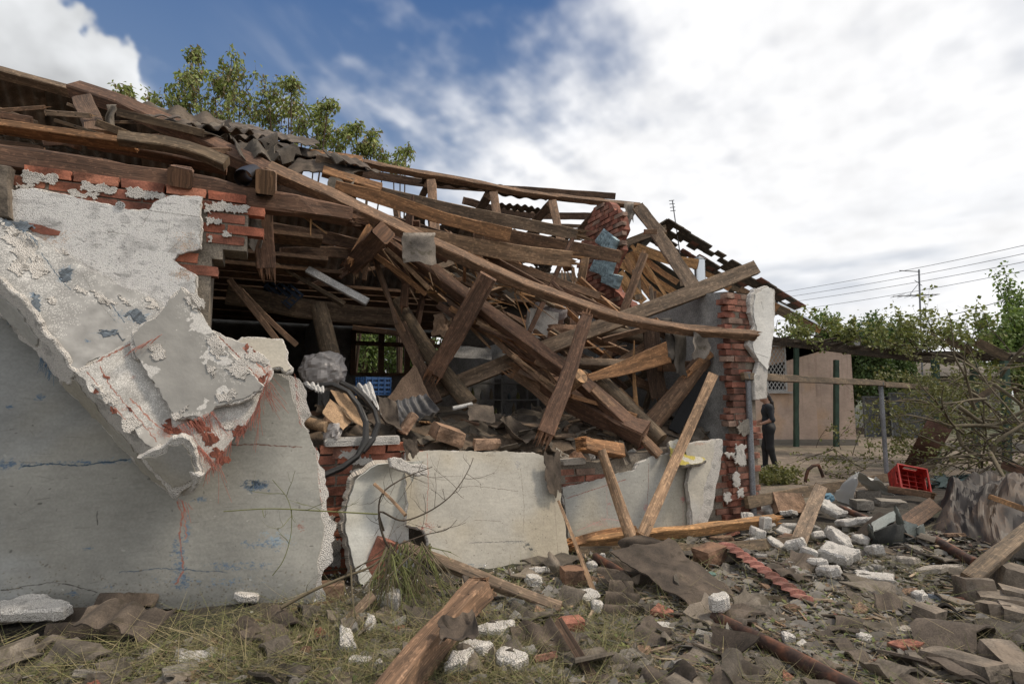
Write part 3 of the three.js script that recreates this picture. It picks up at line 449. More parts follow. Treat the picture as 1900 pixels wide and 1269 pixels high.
const renderBase = (w, h, col, s, warm = 0.5) => (u, v) => { const x = u * w, y = v * h; const a = fbm(x * 0.9 + s, y * 0.9, 0, 4), b = fbm(x * 3 + s, y * 3 + 4, 0, 5), c = noise(x * 90, y * 90 + s), d = noise(x * 14, y * 60 + s), m = sstep(0.48, 0.62, a) * warm; const l = 1 + (b - 0.5) * 0.22 + (c - 0.5) * 0.08 + (d - 0.5) * 0.05; return [col[0] * l * lerp(1, 1.02, m), col[1] * l * lerp(1, 0.97, m), col[2] * l * lerp(1, 0.88, m)]; };
const poly2 = (y, P) => { if (y <= P[0][0]) return P[0][1]; for (let i = 1; i < P.length; i++) if (y <= P[i][0]) return lerp(P[i - 1][1], P[i][1], (y - P[i - 1][0]) / (P[i][0] - P[i - 1][0])); return P[P.length - 1][1]; };
// big render sheet, slipped down and bulging
{
  const R = [[690, 512], [699, 536], [754, 551], [825, 583], [900, 591], [960, 600], [1040, 590], [1115, 578]], T = [[-500, 560], [0, 590], [200, 640], [505, 692], [600, 700]], Bt = [[-500, 1215], [0, 1156], [330, 1128], [578, 1132]];
  const oo = (x, y) => 0.12 + 0.48 * sstep(120, 640, x) * sstep(690, 1118, y) + 0.05 * sstep(-100, 200, x) * (1 - sstep(250, 420, x)) * sstep(700, 1000, y) + (noise(x * 0.007 + 3, y * 0.008) - 0.5) * 0.07;
  const fn = (ext, back) => (u, v) => { const yv = lerp(690, 1115, v), j = ext ? ext + (noise(v * 14, 3) - 0.5) * 22 + (noise(v * 47, 8) - 0.5) * 9 : (noise(v * 20, 5) - 0.5) * 8, x = lerp(-500, poly2(yv, R) + j, u); const y = lerp(poly2(x, T), poly2(x, Bt) + (noise(x * 0.05, 2) - 0.5) * 10 + (noise(x * 0.2, 7) - 0.5) * 5, v); return wl(x, y, oo(x, y) - back); };
  const b = [-5.2, -0.1, 1.4, 2.75], r = rng(61);
  const to = w => (x, y) => { const [a, yy] = toB(wl(x, y, oo(x, y))); return [(a - b[0]) / (b[2] - b[0]) * w, (1 - (yy - b[1]) / (b[3] - b[1])) * 832]; };
  const map = canvas(1664, 832, renderBase(6.6, 2.85, [146, 147, 144], 3, 0.35), (g, w, h) => {
    const t = to(w);
    scratches(g, w, h, r, 2600, ['#6f6c66', '#84807a', '#5f5c58', '#a5a198'], 30);
    const bl = ['#5c7086', '#51667d', '#6d8195', '#44505c'];
    scuffs(g, t, [[10, 862, 28, 9, bl[0], 260], [70, 861, 60, 4, bl[1], 60], [170, 858, 60, 4, bl[1], 190], [230, 854, 40, 3, bl[2], 60], [472, 901, 22, 11, '#44576b', 420], [470, 899, 18, 9, '#2c3640', 260], [472, 905, 22, 9, bl[0], 120], [365, 927, 10, 5, bl[0], 70], [510, 998, 30, 18, '#8fa0ac', 420], [485, 1012, 40, 12, bl[0], 190], [345, 990, 4, 40, bl[2], 160], [330, 1030, 12, 40, bl[0], 420], [335, 1075, 14, 24, bl[1], 260], [440, 1050, 60, 9, bl[0], 330], [380, 1080, 90, 12, bl[2], 280], [160, 1018, 12, 3, bl[0], 40], [70, 1128, 60, 14, bl[1], 420], [130, 1100, 12, 8, bl[0], 60], [200, 1090, 8, 6, bl[0], 40], [70, 738, 10, 6, bl[1], 46], [15, 755, 6, 2, bl[1], 26], [555, 975, 6, 12, '#8c5b50', 60], [20, 600, 8, 8, bl[1], 40]], r);
    crack(g, t, [[40, 866], [90, 860], [150, 864], [240, 852]], '#2f4254', 2.2, r); crack(g, t, [[328, 930], [338, 960], [332, 990], [340, 1060], [325, 1085]], '#a06a5c', 2.4, r); crack(g, t, [[338, 940], [345, 1000]], '#b57a68', 1.8, r, 5); crack(g, t, [[410, 826], [480, 825], [560, 830]], '#6a4a42', 2, r); crack(g, t, [[180, 948], [178, 975]], '#4a4844', 1.6, r); crack(g, t, [[220, 1062], [300, 1055], [420, 1062]], '#4e5a66', 1.6, r); crack(g, t, [[0, 1095], [100, 1080], [180, 1100]], '#4a4742', 1.5, r);
    for (let i = 0; i < 420; i++) { const x = r() * w, y = r() * h; g.fillStyle = ['#3f3d3a', '#55524d', '#c9c6be'][Math.floor(r() * 3)]; g.globalAlpha = 0.3 + r() * 0.4; g.beginPath(); g.ellipse(x, y, 1 + r() * 3, 0.6 + r() * 1.6, r() * 3, 0, 7); g.fill(); } g.globalAlpha = 1;
    for (let i = 0; i < 1600; i++) { const x = -100 + r() * 690, y = 1150 - r() * r() * 120, [cx, cy] = t(x, y); g.fillStyle = ['#5b4f40', '#6a5c4a', '#4b4336'][Math.floor(r() * 3)]; g.globalAlpha = 0.25 + r() * 0.4; g.beginPath(); g.ellipse(cx, cy, 0.5 + r() * r() * 3, 0.4 + r() * 1.2, r() * 3, 0, 7); g.fill(); } g.globalAlpha = 1;
  });
  const uvf = (u, v, p) => { const [a, y] = toB(p); return [a, y]; };
  const t = thing('render_sheet', 'large grey render sheet with blue scuffs slipped down the foot of the wall', 'render', wl(200, 1130, 0.12)), O = t.position;
  const sh = (f, nu, nv, th, uv) => { const g = shell(f, nu, nv, th, uv); g.translate(-O.x, -O.y, -O.z); return g; };
  part('render_coat', sh(fn(0, 0), 70, 40, -0.009, uvf), std({ map: boxMap(map, b), bumpMap: rough1, bumpScale: 0.003, roughness: 0.92 }), t);
  part('foam_core', sh(fn(15, 0.0095), 60, 60, -0.055, uvf), M.foam, t, 'rough white foam edge of the render sheet');
}
// generic broken slab: foam core and a coat on its face
function slab(name, label, fr, pts, th, o = {}) {
  const P = px2(fr, pts), seed = o.seed ?? SEED++, core = jag(P, o.jag ?? 0.018, 0.022, seed, o.keep), t = thing(name, label, o.cat ?? 'insulation slab', fr.o.clone()), inv = new THREE.Matrix4().copy(fr.m).setPosition(0, 0, 0);
  const put = (g) => g.applyMatrix4(inv);
  part('foam_core', put(slabGeo(core, th, Math.min(0.008, th * 0.2), 0)), o.core ?? M.foam, t);
  if (o.coat) {
    const b = bbox(P), w = b[2] - b[0], h = b[3] - b[1], rr = rng(seed + 5), cx = mid(P.map(p => V(p[0], p[1], 0)));
    const poly = o.coatPts ? px2(fr, o.coatPts) : P.map(p => [lerp(p[0], cx.x, o.inset ?? 0.02), lerp(p[1], cx.y, o.inset ?? 0.02)]);
    const W = Math.min(960, Math.round(w * 480)), Hh = Math.min(960, Math.round(h * 480)), to = (x, y) => { const q = fr.hit(x, y); return [(q[0] - b[0]) / w * W, (1 - (q[1] - b[1]) / h) * Hh]; };
    const map = boxMap(canvas(W, Hh, o.coat.base(w, h, seed), (g) => o.coat.draw && o.coat.draw(g, to, rr, W, Hh)), b);
    part(o.coatName ?? 'render_coat', put(slabGeo(jag(poly, (o.jag ?? 0.018) * 1.2, 0.025, seed + 3), 0.008, 0.002, 0.009)), std({ map, bumpMap: o.coat.bump ?? rough1, bumpScale: o.coat.bs ?? 0.004 }), t);
  }
  return t;
}
const beadBase = (grey, white, th0) => (w, h, s) => (u, v) => { const x = u * w, y = v * h, [d, hh] = eps[2]((x * 4) % 1, (y * 4) % 1), m = fbm(x * 3 + s, y * 3, 0, 4); const on = hh > th0 + (m - 0.5) * 1.6 && d < 0.42; const l = on ? white : grey, q = 1 + (fbm(x * 14, y * 14 + s, 0, 3) - 0.5) * 0.3; return [l[0] * q, l[1] * q, l[2] * q]; };
const patchBase = (grey, white, k) => (w, h, s) => (u, v) => { const x = u * w, y = v * h, m = fbm(x * 5 + s * 3, y * 5, 2, 6), [d, hh] = eps[2]((x * 4) % 1, (y * 4) % 1); const on = m > k; const q = on ? 0.92 + 0.1 * hh - 0.2 * sstep(0.4, 0.8, d) : 1 + (fbm(x * 9, y * 9, 4, 4) - 0.5) * 0.2, l = on ? white : grey; return [l[0] * q, l[1] * q, l[2] * q]; };
{ // white foam still fixed to the wall
  const fr = frame(B(0, 0, 0.05), B(1, 0, 0.05), B(0, 1, 0.05));
  const pts = [[-260, 300], [-60, 335], [22, 352], [60, 348], [110, 358], [180, 374], [230, 386], [275, 389], [290, 372], [318, 362], [376, 364], [374, 420], [372, 462], [352, 466], [330, 472], [322, 484], [338, 496], [356, 506], [366, 512], [363, 560], [362, 640], [300, 720], [-200, 720]];
  const st = slab('foam_layer', 'white speckled foam boards still fixed to the brick wall below the eaves', fr, pts, 0.05, { jag: 0.009, cat: 'insulation', seed: 71, coat: { base: (w, h, s) => (u, v) => { const x = u * w, y = v * h, [d, hh] = eps[2]((x * 4) % 1, (y * 4) % 1), a = fbm(x * 4, y * 4, 2, 5), b = fbm(x * 9, y * 26, 4, 4), c = noise(x * 70, y * 110); let l = 236 - sstep(0.55, 0.68, a) * 34 - (c > 0.76 ? 55 * (c - 0.76) / 0.24 : 0) - sstep(0.58, 0.7, b) * 26 - (hh < 0.08 ? 26 : 0); return [l, l * 0.99, l * 0.975]; }, bump: rep(epsBump, 4, 4), bs: 0.008, draw: (g, to, r, W, H_) => {
    scuffs(g, to, [[345, 455, 24, 30, '#c9a98e', 900], [340, 510, 22, 14, '#b98f70', 420], [80, 440, 60, 14, '#c4a78e', 500], [100, 445, 30, 12, '#b48a6c', 300], [200, 432, 18, 10, '#8e8a86', 260], [180, 455, 12, 6, '#8e8a86', 120], [60, 400, 40, 20, '#a9a5a0', 200]], r);
    crack(g, to, [[275, 391], [375, 404]], '#8c8780', 2, r, 1.2); crack(g, to, [[280, 392], [262, 420], [250, 424]], '#9a958e', 1.5, r); crack(g, to, [[315, 410], [308, 450]], '#9a958e', 1.5, r); crack(g, to, [[200, 430], [240, 436]], '#8a857e', 1.5, r); crack(g, to, [[365, 445], [340, 440], [310, 470]], '#94897e', 1.4, r);
  } } });
  const hl = px2(fr, [[50, 415], [70, 418], [90, 424], [112, 430], [108, 438], [80, 436], [60, 430]]); const hole = slabGeo(jag(hl, 0.008, 0.02, 5), 0.012, 0, 0.016); hole.applyMatrix4(new THREE.Matrix4().copy(fr.m).setPosition(0, 0, 0)); part('exposed_brick', hole, M.bricksOld[1], st, 'brick showing through a ragged hole');
  const dw = new THREE.CylinderGeometry(0.032, 0.032, 0.006, 20); dw.rotateX(Math.PI / 2); const dp = part('fixing_disc', dw, M.white, st); const q = fr.hit(223, 382); turned(dp, fr.e1, fr.e2, fr.n, fr.e1.clone().multiplyScalar(q[0]).addScaledVector(fr.e2, q[1]).addScaledVector(fr.n, 0.012));
  for (let k = 0; k < 9; k++) { const hg = new THREE.CylinderGeometry(0.004, 0.004, 0.003, 8); hg.rotateX(Math.PI / 2); const m = part('disc_hole', hg, M.rubber, dp); const a = k * 0.785, rr = k === 8 ? 0 : 0.02; m.position.set(Math.cos(a) * rr, Math.sin(a) * rr, 0.004); }
}
// foam smears left on the bricks
{
  const r = rng(81), list = [[42, 316, 104, 338], [30, 338, 62, 350], [150, 338, 212, 354], [132, 352, 180, 366], [232, 348, 300, 366], [60, 322, 90, 330], [380, 376, 392, 396], [392, 373, 458, 390], [382, 402, 412, 414], [388, 436, 392, 450], [412, 430, 430, 436]];
  const fr = frame(B(0, 0, 0.012), B(1, 0, 0.012), B(0, 1, 0.012)), G = house.children.find(c => c.name === 'front_wall');
  for (const [x0, y0, x1, y1] of list) { const sk = (x1 - x0) * 0.13; const g = slabGeo(jag(px2(fr, [[x0, y0], [x1, y0 + sk], [x1, y1 + sk * 0.6], [(x0 + x1) / 2, (y0 + y1) / 2 + 6 + sk / 2], [x0, y1]]), 0.02, 0.009, 80 + r() * 40), 0.012, 0.002, 0.006); part('foam_residue', place(g, fr, HB), M.foam, G); }
  const lw = house.children.find(c => c.name === 'low_wall');
  for (const [x0, y0, x1, y1] of [[630, 836, 668, 850], [652, 870, 668, 900], [640, 905, 650, 935], [610, 1000, 630, 1050], [655, 850, 690, 862], [605, 955, 622, 985]]) { const g = slabGeo(jag(px2(fr, [[x0, y0], [x1, y0], [x1, y1], [x0, y1]]), 0.022, 0.009, 120 + r() * 40), 0.012, 0.002, 0.006); part('foam_residue', place(g, fr, HB), M.foam, lw); }
  const pf2 = frame(B(0, 0, 0.11), B(1, 0, 0.11), B(0, 1, 0.11)), pr = house.children.find(c => c.name === 'brick_pier');
  for (const [x0, y0, x1, y1, mt] of [[1366, 825, 1386, 862, 0], [1372, 778, 1394, 806, 1], [1362, 880, 1374, 902, 0], [1350, 840, 1366, 848, 0], [1370, 905, 1380, 925, 0], [1345, 915, 1356, 930, 0]]) { const g = slabGeo(jag(px2(pf2, [[x0, y0], [x1, y0], [x1, y1], [x0, y1]]), 0.03, 0.012, 160 + r() * 40), 0.02, 0.003, 0.0); part('foam_residue', place(g, pf2, HB), mt ? M.concreteWarm : M.foam, pr); }
  part('corner_block', place(slabGeo(jag(px2(fr.lift(0.1), [[-60, 296], [18, 308], [16, 352], [19, 405], [-60, 400]]), 0.008, 0.04, 6), 0.1, 0.01, 0), fr.lift(0.1), HB), M.concrete, house, 'grey concrete block at the end of the wall plate');
}
const bl = ['#55718c', '#48627c', '#6a8398'];
slab('hanging_slab', 'grey meshed underside of upper peeled slab with blue mesh patches', frame(wl(0, 405, 0.09), wl(295, 562, 0.13), wl(140, 690, 0.5)),
  [[-180, 330], [-60, 385], [0, 404], [60, 436], [130, 478], [200, 518], [300, 562], [318, 600], [270, 622], [140, 692], [105, 652], [60, 600], [30, 556], [0, 520], [-180, 350]], 0.05, { jag: 0.012, seed: 91, inset: 0.01, coatName: 'mesh_coat', coat: { base: beadBase([148, 147, 144], [206, 204, 199], 0.80), draw: (g, t, r) => {
    scuffs(g, t, [[124, 508, 12, 16, bl[0], 420], [118, 520, 10, 8, bl[1], 200], [65, 565, 12, 16, bl[0], 260], [60, 552, 6, 8, bl[1], 120], [240, 588, 30, 14, bl[1], 420], [262, 584, 22, 10, bl[0], 300], [40, 424, 24, 10, bl[1], 300], [20, 415, 20, 8, bl[0], 160], [200, 620, 30, 10, bl[2], 180], [160, 634, 8, 4, bl[1], 60], [85, 440, 10, 6, '#1f3a4a', 90]], r);
    scuffs(g, t, [[40, 470, 40, 34, '#e6e3dc', 1500], [60, 500, 26, 24, '#dcd9d2', 700], [190, 560, 26, 8, '#dedbd4', 300], [170, 545, 20, 6, '#dedbd4', 200], [280, 560, 20, 10, '#e2dfd8', 260], [40, 520, 20, 20, '#cfccc6', 300]], r);
    crack(g, t, [[75, 470], [105, 512], [130, 540]], '#2f4456', 2, r); crack(g, t, [[205, 565], [230, 600]], '#2f4456', 2, r); crack(g, t, [[150, 505], [180, 560], [215, 600]], '#6c6a66', 1.5, r);
  } } });
slab('slab_flange', 'ragged white foam lip along the lower edge of the upper slab', frame(wl(0, 515, 0.42), wl(140, 690, 0.53), wl(0, 585, 0.28)), [[-120, 420], [-20, 505], [0, 518], [50, 570], [105, 645], [140, 692], [128, 715], [90, 690], [60, 650], [30, 620], [0, 588], [-120, 500]], 0.04, { jag: 0.02, seed: 93, coatPts: [[-120, 450], [0, 545], [40, 585], [72, 628], [66, 640], [30, 608], [0, 578], [-120, 490]], coat: { base: renderBase(1, 1, [150, 148, 142], 5) && ((w, h, s) => renderBase(w, h, [150, 148, 142], s)), } });
slab('hanging_slab', 'pale slab hanging below the upper one, crossed by red mesh cracks', frame(wl(140, 690, 0.52), wl(440, 630, 0.3), wl(330, 890, 0.6)),
  [[138, 692], [200, 655], [285, 612], [350, 600], [440, 632], [500, 668], [505, 700], [488, 722], [470, 765], [420, 830], [376, 884], [345, 880], [300, 850], [250, 800], [190, 745]], 0.05, { jag: 0.014, seed: 95, coatName: 'mesh_coat', inset: 0.008, coat: { base: beadBase([170, 167, 161], [216, 213, 207], 0.72), draw: (g, t, r) => {
    const rd = ['#96685a', '#a87868', '#805448'];
    crack(g, t, [[160, 690], [180, 715], [215, 760], [250, 800]], rd[0], 3, r); crack(g, t, [[185, 680], [205, 720], [250, 770], [290, 820]], rd[0], 3, r, 6); crack(g, t, [[140, 690], [230, 645], [275, 620]], rd[0], 5, r, 6); crack(g, t, [[240, 740], [290, 790], [320, 810]], rd[1], 4, r, 6); crack(g, t, [[380, 600], [440, 660], [490, 715]], rd[2], 4, r); crack(g, t, [[450, 645], [500, 700]], rd[1], 6, r, 8);
    scuffs(g, t, [[320, 800, 30, 16, rd[1], 1100], [355, 780, 26, 18, rd[0], 1100], [440, 800, 30, 30, rd[1], 700], [395, 845, 24, 26, rd[0], 600], [380, 800, 22, 22, rd[1], 500], [470, 700, 18, 16, rd[1], 800], [500, 690, 10, 14, rd[0], 400], [260, 640, 20, 20, rd[0], 700], [250, 700, 6, 4, rd[0], 50], [196, 700, 6, 3, rd[0], 50], [178, 728, 6, 5, rd[0], 60], [230, 760, 8, 3, rd[0], 50], [280, 795, 10, 3, rd[0], 60], [400, 780, 30, 20, rd[1], 260], [300, 720, 5, 3, rd[1], 40]], r);
    scuffs(g, t, [[200, 740, 16, 10, '#e9e6e0', 300], [230, 790, 20, 16, '#e9e6e0', 420], [450, 740, 22, 16, '#e4e1da', 700], [470, 660, 20, 10, '#e4e1da', 300], [260, 700, 20, 20, '#8a8884', 300]], r);
  } } });
slab('slab_flange', 'long grey and white lip along the outer edge of the lower slab', frame(wl(145, 690, 0.53), wl(345, 882, 0.62), wl(110, 706, 0.38)), [[106, 706], [140, 690], [170, 712], [230, 775], [300, 850], [372, 884], [366, 898], [345, 918], [320, 928], [296, 905], [240, 850], [180, 785], [135, 738]], 0.045, { jag: 0.016, seed: 97, coatPts: [[116, 712], [140, 706], [160, 735], [220, 800], [290, 880], [318, 915], [296, 898], [230, 836], [170, 775]], coat: { base: (w, h, s) => renderBase(w, h, [152, 150, 143], s) } });
slab('broken_slab', 'grey rendered slab with white patches resting across the hanging slabs', frame(wl(335, 532, 0.36), wl(488, 715, 0.48), wl(250, 640, 0.47)),
  [[334, 531], [352, 548], [385, 600], [430, 655], [492, 718], [470, 735], [430, 752], [400, 757], [378, 780], [352, 776], [325, 778], [310, 755], [298, 735], [270, 690], [243, 650], [241, 622], [262, 600], [290, 582], [312, 550]], 0.06, { jag: 0.014, seed: 99, inset: 0.035, coat: { base: patchBase([150, 148, 143], [212, 209, 203], 0.66), draw: (g, t, r) => { scuffs(g, t, [[390, 620, 20, 40, '#dedbd4', 900], [345, 575, 20, 20, '#d6d3cc', 300], [430, 690, 30, 26, '#e0ddd6', 900], [365, 770, 30, 8, '#dedbd4', 300]], r); scratches(g, 900, 900, r, 300, ['#77736c', '#8b877f']); } } });
slab('render_chunk', 'grey chunk with foam rim at the lowest tip of the hanging slabs', frame(wl(260, 845, 0.66), wl(370, 880, 0.64), wl(325, 925, 0.56)), [[252, 850], [275, 838], [296, 832], [318, 812], [340, 810], [362, 832], [376, 884], [352, 905], [322, 928], [298, 900], [270, 868]], 0.06, { jag: 0.012, seed: 101, inset: 0.06, coatPts: [[266, 850], [300, 842], [312, 824], [338, 822], [356, 845], [366, 882], [345, 896], [318, 905], [296, 880]], coat: { base: (w, h, s) => renderBase(w, h, [150, 148, 142], s) } });
slab('render_chunk', 'pale rendered corner piece poking up beside the dark opening', frame(wl(440, 628, 0.22), wl(525, 628, 0.22), wl(530, 690, 0.32)), [[436, 632], [448, 624], [480, 625], [524, 628], [530, 645], [536, 672], [544, 688], [532, 694], [520, 684], [498, 690], [478, 668], [455, 650]], 0.05, { jag: 0.012, seed: 103, inset: 0.08, coat: { base: (w, h, s) => renderBase(w, h, [176, 174, 168], s) } });
// ragged foam and mesh patches standing proud on the slabs
{
  const F1 = frame(wl(0, 405, 0.09), wl(295, 562, 0.13), wl(140, 690, 0.5)), F3 = frame(wl(140, 690, 0.52), wl(440, 630, 0.3), wl(330, 890, 0.6)), F4 = frame(wl(335, 532, 0.36), wl(488, 715, 0.48), wl(250, 640, 0.47));
  const own = k => scene.children.filter(c => c.name.startsWith(k)), S1 = own('hanging_slab')[0], S3 = own('hanging_slab')[1], S4 = own('broken_slab')[0];
  const mesh = (c) => std({ map: rep(woodMapA, 3, 2), bumpMap: rep(woodBump, 3, 2), bumpScale: 0.004, color: c }), red = mesh(sr(170, 110, 94)), blue = mesh(sr(124, 146, 168)); let k = 0;
  const patch = (t, f, cx, cy, rx, ry, mat, th, nm, tilt = 0.6) => { const P = []; for (let i = 0; i < 12; i++) { const a = i / 12 * 6.283, R = 0.6 + 0.7 * h3(i, k, 4), u = Math.cos(a) * rx * R, v = Math.sin(a) * ry * R; P.push([cx + u * Math.cos(tilt) - v * Math.sin(tilt), cy + u * Math.sin(tilt) + v * Math.cos(tilt)]); } k++; const g = slabGeo(jag(px2(f, P), 0.024, 0.011, 300 + k), th, th * 0.25, 0.009 + th * 0.8); g.applyMatrix4(new THREE.Matrix4().copy(f.m).setPosition(0, 0, 0)); part(nm, g, mat, t); };
  for (const q of [[42, 462, 34, 22], [66, 500, 26, 16], [18, 432, 22, 9], [188, 556, 26, 7], [150, 540, 14, 5], [30, 500, 18, 14], [285, 566, 16, 8], [120, 470, 10, 5], [230, 560, 14, 5], [95, 560, 12, 6]]) patch(S1, F1, ...q, M.foam, 0.009, 'foam_patch');
  for (const q of [[124, 508, 10, 15], [63, 562, 9, 15], [255, 590, 22, 10], [40, 421, 20, 7], [205, 620, 24, 6], [10, 418, 12, 5]]) patch(S1, F1, ...q, blue, 0.005, 'mesh_patch', 0.3);
  for (const q of [[205, 742, 20, 9], [240, 790, 18, 13], [452, 738, 24, 16], [474, 664, 24, 10], [300, 838, 20, 9], [290, 700, 10, 16], [420, 790, 14, 10], [350, 840, 12, 8]]) patch(S3, F3, ...q, M.foam, 0.009, 'foam_patch');
  for (const q of [[322, 800, 26, 9], [364, 786, 24, 14], [262, 632, 9, 15], [482, 706, 9, 15], [408, 848, 18, 11], [240, 760, 7, 3], [196, 700, 7, 3], [178, 726, 5, 7], [210, 762, 8, 3], [385, 815, 20, 12], [445, 800, 10, 14], [465, 650, 16, 4]]) patch(S3, F3, ...q, red, 0.005, 'mesh_patch', 0.7);
  for (const q of [[402, 640, 13, 30], [446, 690, 18, 20], [362, 562, 11, 18], [420, 735, 20, 9], [290, 655, 10, 16], [335, 765, 20, 7], [392, 690, 9, 12]]) patch(S4, F4, ...q, M.foam, 0.009, 'foam_patch', -0.5);
}
// red mesh threads torn out of the slabs, blue ones above
function threads(name, label, list, mat, seed, cat = 'mesh threads') {
  const r = rng(seed), G = []; for (const [x0, y0, x1, y1, o, n, dx, dy, len] of list) for (let i = 0; i < n * 0.5; i++) { const t = clamp(Math.floor(r() * 9) / 9 + (r() - 0.5) * 0.09), x = lerp(x0, x1, t), y = lerp(y0, y1, t), l = len * (0.3 + r()), ox = (r() - 0.5) * len * 0.5; const p = [wl(x, y, o), wl(x + dx * l * 0.5 + ox * 0.3, y + dy * l * 0.5, o + 0.02), wl(x + dx * l + ox, y + dy * l + Math.abs(ox) * 0.3, o + 0.01 + r() * 0.03)]; G.push(new THREE.TubeGeometry(new THREE.CatmullRomCurve3(p), 5, 0.0013, 4)); }
  const g = join(G); g.computeBoundingBox(); const c = g.boundingBox.getCenter(V(0, 0, 0)); g.translate(-c.x, -c.y, -c.z); const m = solo(name, label, cat, g, mat, c); m.userData.kind = 'stuff'; return m;
}
threads('torn_threads', 'red mesh threads fraying from the edge of the hanging slab', [[500, 690, 470, 765, 0.5, 90, -0.1, 1, 34], [470, 765, 376, 884, 0.58, 150, -0.15, 1, 24], [505, 700, 490, 740, 0.5, 40, 0.7, 1, 36], [330, 790, 400, 760, 0.6, 120, 0.5, 0.9, 40], [345, 800, 390, 850, 0.62, 120, 0.5, 1, 34], [330, 925, 350, 935, 0.55, 26, 0.3, 1, 30], [480, 745, 485, 770, 0.5, 12, -0.1, 1, 70], [395, 860, 410, 850, 0.6, 8, 0.2, 1, 60], [300, 620, 240, 650, 0.5, 60, -0.8, 0.7, 22], [545, 690, 555, 790, 0.3, 60, 0.4, 0.7, 14], [585, 830, 596, 950, 0.4, 50, 0.5, 0.6, 8]], M.redMesh, 111);
threads('torn_threads', 'blue mesh threads sticking out below the upper slab', [[75, 660, 105, 690, 0.36, 90, -0.2, 0.9, 26], [40, 425, 80, 455, 0.14, 50, 0.4, 0.8, 14], [50, 560, 75, 575, 0.3, 40, 0, 1, 14]], M.blueMesh, 113);
// middle panels
const midDraw = (r, list, cr) => (g, t, rr, W, Hh) => { scratches(g, W, Hh, rr, Math.round(W * Hh / 420), ['#8b857a', '#7a746a', '#a29c90', '#57534c'], 22); scuffs(g, t, list, rr); for (const c of cr) crack(g, t, c[0], c[1], c[2], rr, c[3] ?? 3); for (let i = 0; i < 160; i++) { g.fillStyle = ['#4a4640', '#6a645a'][i & 1]; g.globalAlpha = 0.5; g.beginPath(); g.ellipse(rr() * W, rr() * Hh, 0.8 + rr() * 3, 0.7 + rr() * 1.5, rr() * 3, 0, 7); g.fill(); } g.globalAlpha = 1; };
slab('leaning_render', 'large beige grey render panel leaning out in the middle of the low wall', frame(wl(760, 850, 0.08), wl(1030, 850, 0.06), wl(900, 1055, 0.44)),
  [[752, 838], [800, 836], [900, 838], [985, 840], [1015, 846], [1036, 858], [1040, 930], [1050, 990], [1056, 1044], [1000, 1052], [940, 1060], [880, 1056], [830, 1052], [792, 1034], [792, 1000], [785, 985], [752, 975], [754, 930], [750, 890]], 0.06, { jag: 0.009, seed: 121, cat: 'render panel', inset: 0.004, coat: { base: (w, h, s) => renderBase(w, h, [166, 162, 152], s, 0.6), draw: midDraw(0, [[790, 980, 14, 12, '#8d4d42', 420], [783, 992, 8, 6, '#6c332b', 160], [982, 1014, 9, 7, '#2f3336', 700], [988, 1018, 7, 6, '#22272b', 300], [960, 1007, 20, 3, '#4a525a', 90], [815, 976, 3, 3, '#26221f', 160], [960, 862, 5, 9, '#6e7078', 90], [880, 1048, 30, 4, '#5b6a78', 160], [975, 900, 30, 60, '#8a8479', 500], [960, 980, 20, 40, '#8a8479', 300], [905, 845, 16, 3, '#6e675c', 100]], [[[[850, 905], [880, 902], [915, 906], [960, 912]], '#5c564d', 1.6], [[[870, 1008], [940, 1005], [975, 1004]], '#4a4a4c', 1.8], [[[1000, 860], [1010, 940], [1005, 1010]], '#8a8479', 1.4], [[[965, 870], [972, 940], [970, 990]], '#6a645a', 1.5], [[[792, 840], [794, 900], [790, 975]], '#9a6a5e', 2.2, 4], [[[1022, 870], [1030, 960], [1035, 1040]], '#7d7368', 1.6], [[[880, 965], [930, 968]], '#6a645a', 1.4]]) } });
{ // curled panel
  const Lf = [[848, 725], [860, 690], [885, 662], [935, 643], [985, 641], [1040, 655], [1085, 668]], Rt = [[848, 790], [880, 770], [930, 758], [1000, 758], [1085, 775]];
  const fn = (ext, back) => (u, v) => { const y = lerp(856, 1085, v), uu = u, x = lerp(poly2(y, Lf) - ext + (noise(v * 30, 3) - 0.5) * (ext ? 10 : 3), poly2(y, Rt), uu) ; const yy = lerp(lerp(870, 852, u) , 1082, v); return wl(x, lerp(yy, y, 0.6), 0.10 + 0.20 * Math.pow(1 - uu, 1.6) + 0.12 * v + 0.05 * sstep(0.8, 1, uu) - back); };
  const O = wl(700, 1080, 0.3), t = thing('curled_panel', 'pale curled render panel beside the exposed bricks of the low wall', 'render panel', O);
  const g = shell(fn(0, 0), 24, 30, -0.008, (u, v) => [u * 0.7, v * 1.2]); g.translate(-O.x, -O.y, -O.z);
  part('render_coat', g, std({ map: rep(canvas(512, 512, renderBase(1, 1, [178, 179, 174], 7, 0.3), (c, w, h) => { const r = rng(5); scratches(c, w, h, r, 500, ['#8d8e8c', '#a5a6a3', '#6d6c6a'], 24); }), 1, 1), bumpMap: rough1, bumpScale: 0.003 }), t);
  const g2 = shell(fn(7, 0.009), 20, 40, -0.045, (u, v) => [u * 0.7, v * 1.2]); g2.translate(-O.x, -O.y, -O.z); part('foam_core', g2, M.foamDirty, t);
}
slab('foam_strip', 'short white foam strip bent over the top of the curled panel', frame(wl(725, 850, 0.34), wl(790, 872, 0.34), wl(760, 885, 0.36)), [[722, 850], [740, 850], [768, 862], [792, 864], [793, 880], [770, 882], [745, 874], [724, 866]], 0.07, { jag: 0.01, seed: 131, cat: 'foam piece' });
